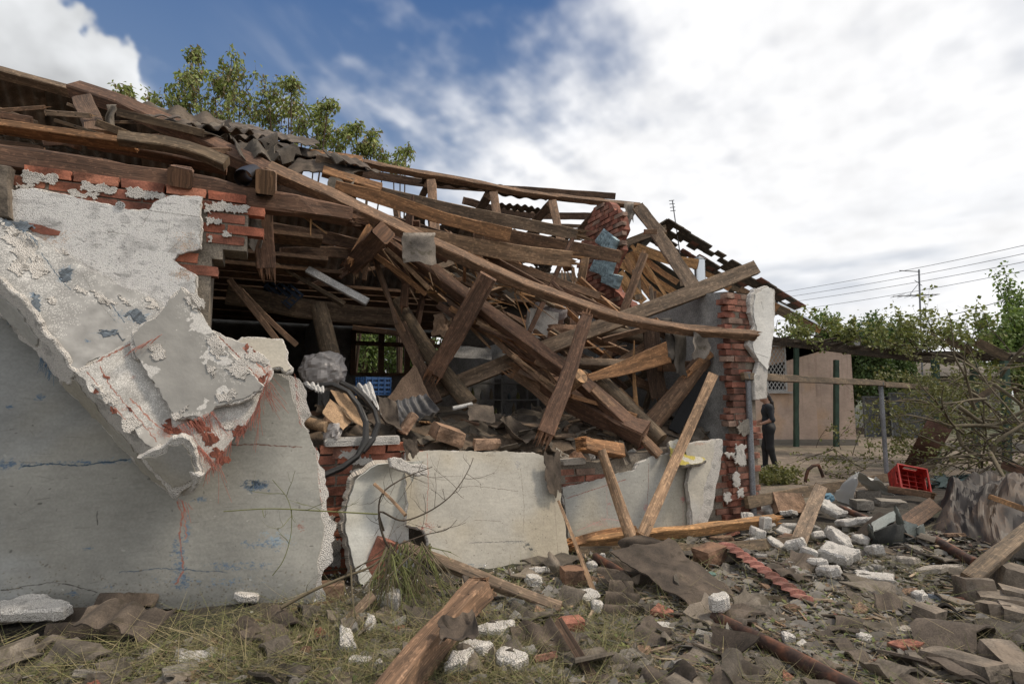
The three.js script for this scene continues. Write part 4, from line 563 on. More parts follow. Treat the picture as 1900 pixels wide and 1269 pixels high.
slab('scarred_render', 'grey render panel with pink scars on the far stretch of low wall', frame(wl(1050, 900, 0.05), wl(1300, 880, 0.08), wl(1200, 1000, 0.16)),
  [[1042, 905], [1080, 898], [1120, 888], [1150, 878], [1178, 872], [1185, 858], [1215, 846], [1255, 840], [1285, 842], [1305, 850], [1306, 985], [1270, 1000], [1200, 1015], [1120, 1020], [1058, 1022]], 0.06, { jag: 0.012, seed: 133, cat: 'render panel', inset: 0.004, coat: { base: (w, h, s) => renderBase(w, h, [164, 163, 156], s, 0.5), draw: midDraw(0, [[1124, 962, 10, 6, '#c07a78', 300], [1110, 972, 26, 8, '#c99a94', 420], [1080, 1000, 26, 10, '#c99a94', 400], [1267, 926, 5, 7, '#b86c6a', 240], [1198, 945, 4, 12, '#b86c6a', 200], [1150, 920, 22, 60, '#96938b', 700], [1200, 960, 30, 50, '#97958c', 500], [1130, 935, 4, 4, '#c07a78', 60]], [[[[1125, 890], [1126, 960]], '#b98f88', 1.6], [[[1203, 860], [1202, 910], [1198, 960]], '#7c5a54', 2], [[[1267, 880], [1267, 980]], '#b98f88', 1.6], [[[1050, 925], [1110, 905], [1160, 890]], '#8a5048', 2.6], [[[1070, 985], [1124, 962], [1160, 968]], '#c99a94', 2.4]]) } });
slab('bent_render', 'bent pale end panel with thick foam edge next to the brick pier', frame(wl(1270, 820, 0.16), wl(1340, 816, 0.2), wl(1300, 985, 0.26)), [[1268, 826], [1300, 818], [1341, 815], [1343, 840], [1336, 880], [1330, 900], [1325, 945], [1314, 972], [1302, 985], [1280, 985], [1282, 940], [1276, 900], [1285, 860]], 0.07, { jag: 0.01, seed: 135, cat: 'render panel', coatPts: [[1268, 828], [1300, 820], [1328, 818], [1318, 870], [1306, 905], [1300, 955], [1288, 984], [1280, 940], [1276, 900], [1284, 862]], coat: { base: (w, h, s) => renderBase(w, h, [186, 183, 175], s, 0.4), draw: midDraw(0, [[1300, 824, 20, 3, '#b8705c', 160]], []) } });
slab('pier_cladding', 'white render and foam cladding clinging to the outer corner of the pier', frame(wl(1400, 600, 0.12), wl(1440, 600, 0.1), wl(1420, 700, 0.14)), [[1394, 546], [1402, 534], [1420, 530], [1438, 537], [1440, 560], [1438, 600], [1434, 640], [1430, 668], [1426, 690], [1424, 740], [1402, 742], [1400, 700], [1404, 690], [1410, 672], [1398, 655], [1388, 640], [1390, 620], [1400, 604], [1392, 580]], 0.07, { jag: 0.012, seed: 137, cat: 'wall cladding', coatPts: [[1400, 545], [1420, 534], [1436, 540], [1436, 600], [1430, 660], [1424, 686], [1414, 676], [1400, 655], [1396, 640], [1404, 606], [1398, 580]], coat: { base: (w, h, s) => renderBase(w, h, [218, 216, 210], s, 0.2), draw: (g, t, r, W, Hh) => { scratches(g, W, Hh, r, 160, ['#8d8a84', '#b1aea8']); crack(g, t, [[1400, 655], [1425, 664]], '#55524e', 2, r); crack(g, t, [[1412, 560], [1416, 575]], '#55524e', 2, r); } } });
// ---------------------------------------------------------------- timbers of the fallen roof
const wpts = L => L.map(p => wl(p[0], p[1], p[2]));
const gpts = L => L.map(p => { const q = gd(p[0], p[1], p[2]); return q; });
const scl = p => { const m = p[Math.floor(p.length / 2)]; const r = m.clone().sub(EYEV); return -r.z * Math.cos(PITCH) / FOCAL + r.y * Math.sin(PITCH) / FOCAL; };   // metres per photo pixel there
const upface = (k = 0.6) => V(0, k, 0).add(N.clone().multiplyScalar(1)).normalize();
function bm(name, label, L, w, h, mat, o = {}) { const p = (o.g ? gpts : wpts)(L), s = scl(p); return plank(name, label, o.cat ?? (name.includes('board') || name.includes('plank') ? 'plank' : 'beam'), p, w * s, h * s, mat, o); }
function rd(name, label, L, r0, r1, mat, o = {}) { const p = (o.g ? gpts : wpts)(L), s = scl(p); return log(name, label, o.cat ?? 'log', p, r0 * s, r1 * s, mat, o); }
bm('wall_plate', 'thick red brown wall plate lying along the top of the brickwork', [[-200, 262, -0.12], [0, 293, -0.12], [200, 322, -0.12], [356, 343, -0.12]], 42, 40, M.red, { face: N });
bm('wall_plate', 'second wall plate length running out splintered over the dark opening', [[358, 352, -0.1], [480, 374, -0.12], [580, 390, -0.14], [650, 404, -0.16]], 44, 36, M.red, { face: N, t1: 0.6, s1: 0.12 });
bm('joist_end', 'square joist end sitting on the wall plate below a long pale plank', [[338, 318, -1.2], [333, 330, 0.06]], 40, 34, M.red, { face: UP });
bm('joist_end', 'pale cut joist end under the roof batten beside a black pipe', [[500, 332, -1.0], [492, 338, 0.1]], 34, 44, M.brown, { face: UP });
bm('broken_post', 'broken dark red post hanging below the wall plate', [[487, 398, -0.35], [489, 450, -0.35], [494, 500, -0.35]], 32, 26, M.red, { s1: 0.12 });
bm('attic_board', 'thin orange edged board crossing the dark attic gap', [[-160, 212, -0.7], [0, 236, -0.7], [160, 258, -0.65], [250, 270, -0.6]], 13, 30, M.orange, { face: upface(0.2), s1: 0.05 });
bm('attic_board', 'dark red board continuing behind the pale plank in the attic', [[160, 262, -0.9], [300, 288, -0.9], [420, 312, -0.9]], 15, 30, M.red, { face: upface(0.2) });
bm('weathered_plank', 'long pale weathered plank bowed in the attic gap', [[220, 256, -0.4], [300, 266, -0.38], [370, 283, -0.34], [420, 304, -0.3]], 24, 20, M.drift, { face: upface(0.4), rough: 0.2 });
bm('attic_board', 'short dark board standing in the attic near the frame edge', [[-60, 300, -0.8], [20, 285, -0.8], [82, 292, -0.8]], 60, 14, M.dark, { t1: 0.6 });
bm('attic_strut', 'stubby strut propping the roof edge above the attic', [[155, 190, -1.9], [170, 225, -1.6], [178, 262, -1.3]], 32, 26, M.dark);
bm('ridge_board', 'grey ridge board along the top of the standing roof', [[-240, 70, -3.05], [0, 136, -3.05], [120, 168, -3.05], [245, 204, -3.05]], 13, 20, M.grey, { face: upface(0.5), rough: 0.2 });
bm('rafter', 'heavy rafter slanting down across the roof edge under curled slates', [[140, 166, -2.3], [240, 200, -2.0], [380, 264, -1.5], [512, 326, -1.05]], 34, 26, M.red, { face: upface(0.7) });
bm('long_batten', 'very long roof batten sagging from the eaves down to the brick pier', [[496, 314, -1.0], [620, 368, -0.92], [740, 424, -0.82], [860, 480, -0.72], [960, 524, -0.62], [1060, 561, -0.5], [1150, 591, -0.35], [1260, 611, -0.15], [1402, 623, 0.16]], 24, 18, M.brown, { face: upface(0.8), t1: 0.6, t0: 1.2, s1: 0.06 });
bm('dark_rafter', 'dark rafter slung below the long batten over the opening', [[520, 345, -1.6], [640, 400, -1.5], [760, 460, -1.4]], 26, 20, M.dark);
bm('split_log', 'orange split log on the ridge beside the tree', [[540, 283, -2.7], [610, 292, -2.7], [672, 301, -2.6]], 14, 14, M.orange, { face: upface(0.5), rough: 0.3 });
bm('short_plank', 'short grey plank nailed upright near the broken ridge', [[585, 300, -2.0], [672, 326, -2.0]], 26, 8, M.grey);
bm('short_plank', 'short orange plank sticking out beneath the torn slates', [[598, 318, -1.5], [650, 334, -1.5], [707, 351, -1.4]], 17, 16, M.orange, { face: upface(0.2) });
bm('ridge_rail', 'thin nailed rail running down the open ridge to the gable', [[470, 262, -3.2], [560, 281, -3.2], [700, 308, -3.25], [830, 331, -3.3], [980, 360, -3.3], [1100, 373, -3.3], [1187, 382, -3.3]], 10, 12, M.brown, { face: upface(0.6), rough: 0.2 });
bm('ridge_rail', 'dark second rail behind the open ridge', [[672, 322, -3.8], [800, 341, -3.8], [960, 352, -3.8], [1140, 364, -3.8]], 13, 9, M.dark);
bm('purlin', 'dark purlin on the far slope seen between the rafters', [[860, 372, -4.6], [960, 397, -4.7], [1098, 401, -4.6]], 13, 10, M.dark);
bm('purlin', 'thin grey purlin on the far slope beside the gable', [[1000, 418, -4.6], [1090, 420, -4.5]], 7, 8, M.grey);
bm('roof_plank', 'uppermost grey plank of the fallen slope with pale splintered end', [[640, 340, -1.5], [760, 372, -1.4], [880, 398, -1.3], [1000, 421, -1.2], [1070, 435, -1.2]], 23, 8, M.grey, { s1: 0.28, rough: 0.2 });
bm('roof_plank', 'bright orange bowed plank second from the top of the fallen slope', [[622, 345, -1.05], [700, 365, -1.05], [820, 404, -1.0], [946, 436, -0.95]], 27, 12, M.orange, { rough: 0.25, t0: 0.75 });
bm('roof_plank', 'brown plank poking out towards the blue panels', [[880, 430, -1.7], [960, 442, -1.65], [1050, 458, -1.6], [1150, 476, -1.5]], 25, 12, M.brown, { s1: 0.06 });
bm('roof_plank', 'lowest wide plank of the fallen slope with jagged end', [[760, 436, -1.1], [850, 452, -1.08], [960, 470, -1.05], [1060, 481, -1.0]], 30, 10, M.pale, { s1: 0.3, rough: 0.15 });
bm('roof_plank', 'dark plank half hidden behind the jagged wide plank', [[700, 404, -1.9], [850, 446, -1.9], [980, 470, -1.9]], 20, 10, M.dark);
bm('rafter', 'rafter nearest the tree hanging from the ridge rail', [[800, 337, -3.15], [803, 385, -2.8], [808, 440, -2.3]], 17, 14, M.brown);
bm('rafter', 'middle rafter passing behind the fallen planks', [[916, 360, -3.15], [928, 430, -2.6], [947, 520, -1.9]], 16, 14, M.brown);
bm('rafter', 'third rafter ending in a bundle of splinters', [[1026, 376, -3.15], [1037, 430, -2.7], [1053, 498, -2.1]], 15, 13, M.brown);
for (const [a, b, c, d, w, t] of [[793, 342, 778, 376, 11, 'nearest the tree'], [906, 362, 886, 396, 15, 'in the middle'], [1022, 379, 992, 412, 15, 'third along'], [1120, 383, 1076, 434, 20, 'against the gable']]) bm('far_rafter', 'dark far side rafter ' + t + ' of the ridge', [[a, b, -3.4], [c, d, -4.5]], w, 12, M.dark);
bm('end_rafter', 'upper half of the cracked grey rafter beside the gable', [[1184, 384, -3.1], [1228, 438, -2.6]], 23, 9, M.grey, { face: V(-0.3, 0.2, 1).normalize() });
bm('end_rafter', 'lower half of the grey rafter leaning down to the cross wall', [[1215, 428, -2.65], [1280, 522, -1.7], [1346, 618, -0.6]], 25, 9, M.grey, { face: V(-0.3, 0.2, 1).normalize() });
bm('rafter_cleat', 'small cleat nailed over the rafter joint', [[1196, 430, -2.55], [1218, 430, -2.5]], 9, 6, M.brown);
bm('split_lath', 'pointed sliver hanging at the gable top', [[1146, 385, -3.1], [1156, 410, -3.0], [1166, 436, -2.95]], 8, 5, M.pale, { t1: 0.2 });
bm('long_plank', 'long dark plank rising across the cross wall to above the pier', [[782, 738, -1.6], [1000, 651, -1.05], [1230, 563, -0.55], [1402, 496, -0.22]], 27, 12, M.grey, { face: upface(0.35), rough: 0.06, chamfer: 0.05 });
bm('leaning_beam', 'red brown beam with cut top leaning in the middle of the wreck', [[906, 512, -0.5], [856, 602, -0.8], [806, 690, -1.1]], 33, 30, M.red, { s1: 0.14 });
bm('leaning_plank', 'split red plank standing on the rubble in front', [[1088, 588, -0.3], [1056, 690, -0.22], [1012, 806, -0.1]], 30, 22, M.red, { s0: 0.08, s1: 0.16, rough: 0.2, t0: 0.8 });
bm('fallen_rafter', 'long red rafter running down to the low wall', [[700, 428, -1.1], [800, 502, -0.95], [920, 590, -0.8], [1060, 695, -0.5], [1195, 808, -0.05]], 27, 18, M.red, { face: upface(0.5) });
bm('fallen_rafter', 'dark rafter just below the long red one', [[745, 470, -1.3], [860, 560, -1.2], [960, 645, -1.1], [1060, 722, -0.9]], 24, 16, M.dark);
bm('fallen_beam', 'heavy dark beam with pale cut end on the rubble', [[1010, 715, -0.9], [1100, 762, -0.5], [1196, 808, -0.02]], 40, 34, M.red, { face: upface(0.6) });
bm('fallen_board', 'edge of a red board ending over the low wall', [[1100, 722, -0.3], [1165, 785, -0.15], [1224, 845, 0.06]], 17, 10, M.brown, { face: upface(0.3) });
bm('fallen_lath', 'thin brown lath along the heap of splinters', [[868, 582, -1.0], [940, 650, -0.9], [1040, 735, -0.6]], 10, 8, M.brown, { s1: 0.1 });
bm('fallen_lath', 'fresh split lath between the fallen rafters', [[930, 622, -1.1], [990, 650, -1.0], [1040, 668, -1.0]], 9, 6, M.fresh, { s0: 0.1, s1: 0.1 });
bm('fallen_lath', 'thin orange lath under the cut log end', [[1060, 735, -0.35], [1130, 755, -0.3], [1180, 772, -0.3]], 8, 6, M.orange);
bm('split_board', 'wide splintered board under the crossing planks', [[955, 690, -1.0], [1000, 720, -0.9], [1030, 748, -0.8]], 30, 10, M.brown, { s0: 0.2, s1: 0.25, rough: 0.3 });
rd('paper_tube', 'dusty grey round tube sloping beside the long red rafter', [[1112, 706, -0.75], [1165, 756, -0.5], [1226, 818, -0.1]], 15, 15, M.drift, { cat: 'tube' });
rd('leaning_log', 'brown round log leaning on the cross wall', [[1306, 666, -0.35], [1258, 730, -0.45], [1206, 790, -0.55]], 16, 18, M.brown);
bm('splintered_end', 'splintered scrap on top of the leaning round log', [[1318, 655, -0.3], [1280, 690, -0.28]], 18, 8, M.orange, { s1: 0.25, t1: 0.5 });
bm('leaning_plank', 'long narrow plank leaning out over the low wall to the ground', [[1324, 695, 0.1], [1262, 835, 0.3], [1192, 995, 0.72]], 19, 8, M.pale, { rough: 0.15, s1: 0.1 });
rd('round_post', 'pale round post slanting down from the low wall to the ground', [[1116, 836, 0.2], [1148, 930, 0.42], [1188, 1044, 0.78]], 9, 12, M.pale, { cat: 'post' });
bm('block_beam', 'short cut beam piece lying across the low wall', [[1078, 824, 0.18], [1112, 830, 0.1], [1150, 838, 0.0]], 25, 26, M.orange, { s0: 0.06, face: upface(0.3) });
rd('log_stub', 'round log stub with pale end behind the split plank', [[1040, 728, -0.5], [1078, 697, -0.15]], 14, 15, M.pale);
bm('fan_board', 'wide orange board with fanned grain jutting across', [[1090, 702, -0.6], [1150, 686, -0.55], [1200, 668, -0.5], [1246, 652, -0.5]], 40, 10, M.orange, { t0: 0.35, t1: 1, rough: 0.25, s0: 0.1 });
bm('hanging_board', 'dark board hanging upright with torn foot near the pale blue wall', [[1208, 610, -0.95], [1214, 680, -0.9], [1224, 738, -0.85]], 30, 8, M.dark, { s1: 0.12 });
bm('cross_board', 'dusty board lying level in front of the cross wall', [[985, 664, -1.1], [1080, 676, -0.95], [1190, 676, -0.85]], 15, 20, M.grey, { face: upface(0.5) });
bm('cross_board', 'brown board at the level of the grey felt strips', [[1225, 678, -0.7], [1312, 681, -0.6]], 20, 16, M.brown);
rd('lying_log', 'grey round log lying behind the vertical board', [[1080, 608, -1.8], [1160, 622, -1.6], [1242, 640, -1.3]], 13, 12, M.drift);
bm('fresh_lath', 'fresh pale lath standing before the pale blue wall', [[1177, 632, -0.75], [1176, 690, -0.7], [1181, 762, -0.65]], 9, 7, M.fresh, { t0: 0.3 });
bm('white_board', 'white painted board lying in the dark room', [[570, 500, -1.3], [625, 530, -1.2], [682, 560, -1.1]], 14, 8, M.white, { face: upface(0.2) });
bm('grey_trim', 'thin grey trim strip nearest the white board', [[555, 516, -1.4], [640, 563, -1.25]], 7, 6, M.drift);
bm('grey_trim', 'longer grey trim strip in the dark room', [[508, 488, -1.6], [570, 525, -1.5], [636, 568, -1.35]], 6, 6, M.drift);
bm('dark_lath', 'slim stick leaning nearest the wall in the dark opening', [[424, 518, -0.7], [470, 575, -0.75], [514, 632, -0.8]], 11, 8, M.brown);
bm('dark_lath', 'slim stick crossing behind the first one in the opening', [[445, 538, -0.8], [500, 595, -0.85], [550, 640, -0.9]], 10, 8, M.brown);
rd('room_post', 'dusty round post standing in the room with plastic round its foot', [[590, 566, -1.5], [606, 630, -1.4], [622, 700, -1.3]], 15, 19, M.drift, { cat: 'post', rough: 0.16 });
bm('room_beam', 'dusty sagging beam over the window of the room', [[420, 545, -2.4], [560, 572, -2.5], [660, 584, -2.6], [760, 590, -2.7]], 34, 28, M.grey, { rough: 0.2 });
rd('leaning_log', 'dusty round log leaning behind the window', [[735, 560, -1.9], [800, 662, -1.5], [872, 752, -1.1]], 15, 16, M.drift);
bm('leaning_board', 'dark board leaning along the dusty round log', [[742, 600, -1.7], [775, 670, -1.5], [810, 748, -1.2]], 22, 8, M.dark);
bm('window_rail', 'dusty thin rail hanging across the window', [[654, 608, -2.2], [730, 618, -2.1], [806, 636, -1.9]], 9, 7, M.brown);
bm('thin_lath', 'thin dark lath dropping in front of the window top', [[690, 468, -1.1], [716, 545, -1.2], [750, 615, -1.3]], 7, 6, M.brown);
bm('thin_lath', 'second thin dark lath meeting the first in a point', [[693, 470, -1.08], [718, 540, -1.15], [735, 600, -1.2]], 7, 6, M.dark);
bm('split_board', 'orange edged split board under the beam stub', [[692, 472, -1.0], [742, 508, -1.0], [790, 546, -1.0]], 22, 8, M.orange, { t0: 0.5, t1: 0.4 });
bm('split_board', 'narrow light split board below the grey plastic scrap', [[716, 462, -0.9], [760, 500, -0.9], [796, 536, -0.9]], 8, 6, M.pale, { s1: 0.06 });
bm('beam_stub', 'thick beam stub with a pale sawn end pointing out of the wreck', [[655, 490, -1.3], [712, 432, -0.5]], 36, 34, M.red, { s0: 0.1 });
bm('dark_rafter', 'dark rafter in the shade under the wall plate', [[470, 420, -1.6], [600, 440, -1.7], [730, 470, -1.8]], 22, 20, M.dark);
bm('dark_rafter', 'lower dark rafter in the shade near the red post', [[520, 470, -2.2], [640, 470, -2.3], [760, 500, -2.4]], 20, 20, M.dark);
bm('dark_rafter', 'dark rafter between the beam stub and planks', [[640, 395, -1.3], [720, 425, -1.3], [830, 480, -1.3]], 16, 14, M.red);
bm('splinter', 'bright splinter hanging by the wall plate tip', [[577, 402, -0.2], [576, 420, -0.2], [576, 438, -0.2]], 4, 3, M.fresh, { t1: 0.3 });
bm('splinter', 'thin slanting splinter under the wall plate tip', [[562, 402, -0.2], [606, 433, -0.2]], 3, 3, M.fresh);
{ // bundles of laths
  const r = rng(201);
  for (let i = 0; i < 11; i++) { const x = 1040 + r() * 26, x2 = x + 6 + r() * 22; bm('splinter', 'thin pale splinter of the bundle hanging below the third rafter', [[x, 494 + r() * 10, -2.1], [x2, 540 + r() * 60, -1.95]], 2.4 + r() * 2, 3, M.pale, { t1: 0.3, group: 'splinters below the third rafter', cat: 'splinter' }); }
  for (let i = 0; i < 6; i++) { const x = 656 + r() * 10; bm('splinter', 'short splinter dangling below the beam stub', [[x, 486 + r() * 6, -1.25], [x - 3 + r() * 6, 510 + r() * 20, -1.25]], 3, 3, M.pale, { t1: 0.3, group: 'splinters below the beam stub', cat: 'splinter' }); }
  for (let i = 0; i < 34; i++) { const t = r(), x = lerp(880, 1030, t) + (r() - 0.5) * 40, y = lerp(590, 710, t) + (r() - 0.5) * 44, l = 25 + r() * 50, an = 0.62 + (r() - 0.5) * 0.5, o = -1.05 + t * 0.3 + (r() - 0.5) * 0.3; bm('splinter', (l < 40 ? 'short' : l < 60 ? 'medium' : 'long') + ' torn lath ' + (t < 0.33 ? 'at the top of' : t < 0.66 ? 'halfway down' : 'low in') + ' the gap between the fallen rafters', [[x - Math.cos(an) * l, y - Math.sin(an) * l, o], [x + Math.cos(an) * l, y + Math.sin(an) * l, o + (r() - 0.5) * 0.2]], 3 + r() * 7, 4, [M.brown, M.orange, M.pale, M.red, M.dark][Math.floor(r() * 5)], { t1: 0.4, s1: 0.05, group: 'splinters between the fallen rafters', cat: 'splinter' }); }
  for (let i = 0; i < 12; i++) { const x = 1090 + r() * 90, y = 770 + r() * 50, l = 18 + r() * 34, an = 0.5 + (r() - 0.5) * 1.2; bm('splinter', 'broken lath lying under the heavy dark beam', [[x - Math.cos(an) * l, y - Math.sin(an) * l, -0.7], [x + Math.cos(an) * l, y + Math.sin(an) * l, -0.5]], 4 + r() * 6, 5, [M.brown, M.dark, M.red][i % 3], { t1: 0.5, group: 'laths under the heavy beam', cat: 'splinter' }); }
}
{ // the dense tangle of battens and boards behind the big timbers
  const r = rng(211), mats = [M.brown, M.red, M.grey, M.dark, M.orange, M.pale, M.drift, M.brown, M.red];
  for (let i = 0; i < 96; i++) {
    const t = r(), x = 650 + t * 590, y = lerp(440, 690, t) + (r() - 0.5) * lerp(110, 190, t), k = r(), an = k < 0.6 ? 0.58 + (r() - 0.5) * 0.5 : k < 0.8 ? -0.42 + (r() - 0.5) * 0.4 : 1.75 + (r() - 0.5) * 0.7, l = 22 + r() * r() * 110, o = -0.95 - r() * 1.3, dz = (r() - 0.5) * 0.6;
    if (y > 780 || (y > 600 && x < 800)) continue;
    const mi = Math.floor(r() * 9), tone = ['mid brown', 'reddish', 'grey', 'dull brown', 'orange', 'pale', 'weathered', 'mid brown', 'reddish'][mi], way = k < 0.6 ? 'sloping down' : k < 0.8 ? 'rising' : 'steep', size = l < 40 ? 'short' : l < 75 ? 'medium' : 'long', where = x < 760 ? 'beside the beam stub' : x < 850 ? 'above the dusty leaning log' : x < 950 ? 'behind the leaning red beam' : x < 1060 ? 'by the white foam block' : x < 1150 ? 'beside the split red plank' : 'before the cross wall', lab = `${size} ${tone} batten ${way} in the tangle ${where}`;
    bm('loose_batten', lab, [[x - Math.cos(an) * l, y - Math.sin(an) * l, o], [x + Math.cos(an) * l, y + Math.sin(an) * l, o + dz]], 5 + r() * 11, 4 + r() * 5, mats[mi], { s1: r() < 0.5 ? 0.1 : 0, s0: r() < 0.3 ? 0.08 : 0, roll: (r() - 0.5) * 1.2, group: 'battens in the roof tangle', cat: 'batten' });
  }
  for (let i = 0; i < 44; i++) { const t = r(), x = 680 + t * 500, y = lerp(450, 700, t) + (r() - 0.5) * 120, an = 0.6 + (r() - 0.5) * 1.4, l = 10 + r() * 34, o = -0.6 - r() * 0.8; if (y > 770 || (y > 600 && x < 800)) continue; bm('fresh_splinter', (l < 20 ? 'tiny' : l < 32 ? 'short' : 'longer') + ' fresh pale splinter sticking out ' + (x < 780 ? 'near the beam stub' : x < 900 ? 'near the leaning red beam' : x < 1040 ? 'near the white foam block' : 'near the split red plank'), [[x - Math.cos(an) * l, y - Math.sin(an) * l, o], [x + Math.cos(an) * l, y + Math.sin(an) * l, o + (r() - 0.5) * 0.2]], 2 + r() * 3.5, 3, r() < 0.6 ? M.fresh : M.pale, { t1: 0.3, group: 'fresh splinters in the roof tangle', cat: 'splinter' }); }
}
// timbers on the ground
bm('ground_plank', 'dusty plank lying from the twig bundle across the ground', [[745, 1014, 0.36], [900, 1075, 0.2], [1040, 1130, 0.06]], 20, 16, M.grey, { g: 1, face: V(0, 0.8, 0.6).normalize() });
bm('big_timber', 'big square timber running towards the viewer under a felt scrap', [[700, 1325, 0.10], [805, 1190, 0.18], [892, 1092, 0.30]], 48, 48, M.brown, { g: 1, face: V(-0.3, 1, 0.15).normalize(), s1: 0.06 });
bm('ground_plank', 'bright split plank lying along the low wall', [[1056, 1012, 0.1], [1200, 992, 0.12], [1320, 980, 0.14], [1438, 966, 0.16]], 13, 20, M.fresh, { g: 1, s0: 0.2, s1: 0.1, face: V(0, 1, 0.5).normalize() });
bm('ground_plank', 'short curved split plank behind the bright one', [[1062, 1008, 0.14], [1110, 992, 0.16], [1180, 980, 0.16], [1268, 966, 0.14]], 14, 10, M.orange, { g: 1, s0: 0.12, t1: 0.4 });
bm('ground_plank', 'long dark dusty plank in front of the bright split one', [[1076, 1026, 0.05], [1300, 1020, 0.06], [1484, 1006, 0.07]], 20, 12, M.drift, { g: 1, face: V(0, 0.6, 0.8).normalize() });
{ const p = [wl(1036, 930, 0.45), gd(1068, 1010, 0.3), gd(1102, 1098, 0.02)]; plank('thin_stick', 'slim forked stick leaning against the beige panel', 'stick', p, 0.04, 0.025, M.pale, { t0: 0.6 }); }
bm('ground_plank', 'grey plank standing tilted among white foam rubble', [[1524, 903, 0.42], [1502, 955, 0.22], [1480, 1012, 0.06]], 24, 8, M.grey, { g: 1 });
bm('ground_plank', 'weathered plank with burst orange end by the concrete blocks', [[1960, 945, 0.45], [1850, 1032, 0.28], [1800, 1076, 0.18]], 27, 14, M.drift, { g: 1, s1: 0.08, face: V(0, 1, 0.4).normalize() });
bm('ground_plank', 'weathered plank with torn orange tip resting on the render sheet', [[-120, 1132, 0.22], [0, 1080, 0.27], [66, 1052, 0.3]], 26, 14, M.drift, { g: 1, s1: 0.06 });
bm('ground_plank', 'dark edged grey board tilted beside the twig bundle', [[618, 1178, 0.03], [654, 1142, 0.1], [692, 1104, 0.2]], 17, 14, M.grey, { g: 1 });
bm('ground_plank', 'brown board lying at the corner of the render sheet', [[540, 1140, 0.04], [600, 1126, 0.06], [668, 1116, 0.07]], 18, 10, M.brown, { g: 1 });
bm('ground_plank', 'dark slat standing on edge in the foreground middle', [[1036, 1150, 0.26], [1066, 1200, 0.14], [1104, 1262, 0.03]], 17, 8, M.dark, { g: 1 });
bm('ground_plank', 'brown board half under the burnt sheet', [[1680, 975, 0.14], [1735, 935, 0.22]], 26, 6, M.dark, { g: 1 });
bm('ground_plank', 'thin board with bright orange broken end near the red crate', [[1650, 908, 0.2], [1700, 914, 0.2], [1732, 920, 0.2]], 12, 8, M.brown, { g: 1, s1: 0.05 });
bm('orange_lath', 'fresh orange lath behind the burnt sheet', [[1838, 922, 0.5], [1950, 962, 0.5]], 11, 6, M.fresh, { g: 1, cat: 'plank' });
bm('thin_stick', 'straight thin stick in front of the curled panel', [[455, 0, 0]].length ? [[694, 898, 0.9], [724, 925, 0.8], [752, 956, 0.7]] : [], 6, 5, M.pale, { g: 1, cat: 'stick' });
bm('ground_plank', 'small orange stick upright in the lower foreground', [[378, 1275, 0.02], [392, 1235, 0.1]], 9, 7, M.orange, { g: 1 });
bm('ground_plank', 'narrow brown strip lying near the red roof edge', [[1345, 1078, 0.04], [1380, 1100, 0.04]], 8, 6, M.brown, { g: 1 });
bm('ground_plank', 'flat grey lath beside the red roof edge', [[1345, 1105, 0.03], [1460, 1112, 0.04]], 9, 5, M.drift, { g: 1 });
rd('rusty_pipe', 'thick rusty pipe crossing the near ground', [[1326, 1146, 0.09], [1450, 1208, 0.08], [1640, 1310, 0.07]], 14, 15, M.rust, { g: 1, cat: 'pipe', rough: 0.02 });
rd('rusty_pipe', 'short rusty pipe sticking out near the round post foot', [[1104, 1033, 0.12], [1172, 1076, 0.05]], 9, 9, M.rust, { g: 1, cat: 'pipe', rough: 0.02 });
rd('rusty_pipe', 'rusty pipe lying under the burnt sheet', [[1735, 1002, 0.1], [1812, 1046, 0.06]], 10, 10, M.rust, { g: 1, cat: 'pipe', rough: 0.02 });
rd('rusty_pipe', 'thin rusty pipe behind the broken grey casing', [[1560, 942, 0.2], [1625, 970, 0.12]], 6, 6, M.rust, { g: 1, cat: 'pipe', rough: 0.02 });
{ // red metal ridge strip
  const p0 = gd(1345, 1006, 0.17), p1 = gd(1500, 1114, 0.05), ax = p1.clone().sub(p0), L = ax.length(), e1 = ax.clone().normalize(), nn = V(0.25, 1, 0.5).normalize(), e3 = e1.clone().cross(nn).normalize(), n2 = e3.clone().cross(e1);
  const g = shell((u, v) => { const x = (u - 0.5) * L, s = ((u * 11) % 1); return V(x, 0.03 * s + (v - 0.5) * (v - 0.5) * -0.1, (v - 0.5) * 0.13 + (v > 0.5 ? 0.03 : -0.03) * Math.sin(s * 3.14)); }, 132, 6, 0.003, (u, v) => [u * L, v * 0.15], 0.35);
  const m = solo('red_ridge_strip', 'scalloped red roof edging strip lying on the ground', 'roof edging', g, std({ map: slateMap, color: sr(196, 138, 128), roughness: 0.8 })); turned(m, e1, n2, e3, p0.add(p1).multiplyScalar(0.5));
}
// ---------------------------------------------------------------- slates, scraps and the wreck inside
function oriented(m, pos, nn, along, spin = 0) { const e2 = nn.clone().normalize(), e3 = along.clone().addScaledVector(e2, -along.dot(e2)).normalize(); if (spin) e3.applyAxisAngle(e2, spin); const e1 = e2.clone().cross(e3).normalize(); return turned(m, e1, e2, e3, pos); }
function slate(name, label, pos, w, l, nn, along, mat, o = {}) { const m = solo(name, label, o.cat ?? 'roof slate', wavy(w, l, o), mat, V(0, 0, 0), o.group); return oriented(m, pos, nn, along, o.spin ?? 0); }
const nS = N.clone().multiplyScalar(0.5).add(V(0, 0.86, 0)), dS = N.clone().multiplyScalar(0.86).add(V(0, -0.5, 0));
slate('roof_slate', 'broad brown slate sheet left on the broken roof edge', wl(500, 250, -2.5), 1.15, 0.75, nS, dS, M.slateDark[2], { jag: 0.14, spin: 0.1, amp: 0.008 });
slate('roof_slate', 'brown slate sheet torn ragged above the orange plank', wl(600, 314, -1.8), 0.85, 0.55, nS.clone().add(V(0, 0, 0.25)), dS, M.slate[3], { jag: 0.16, spin: -0.2, amp: 0.008 });
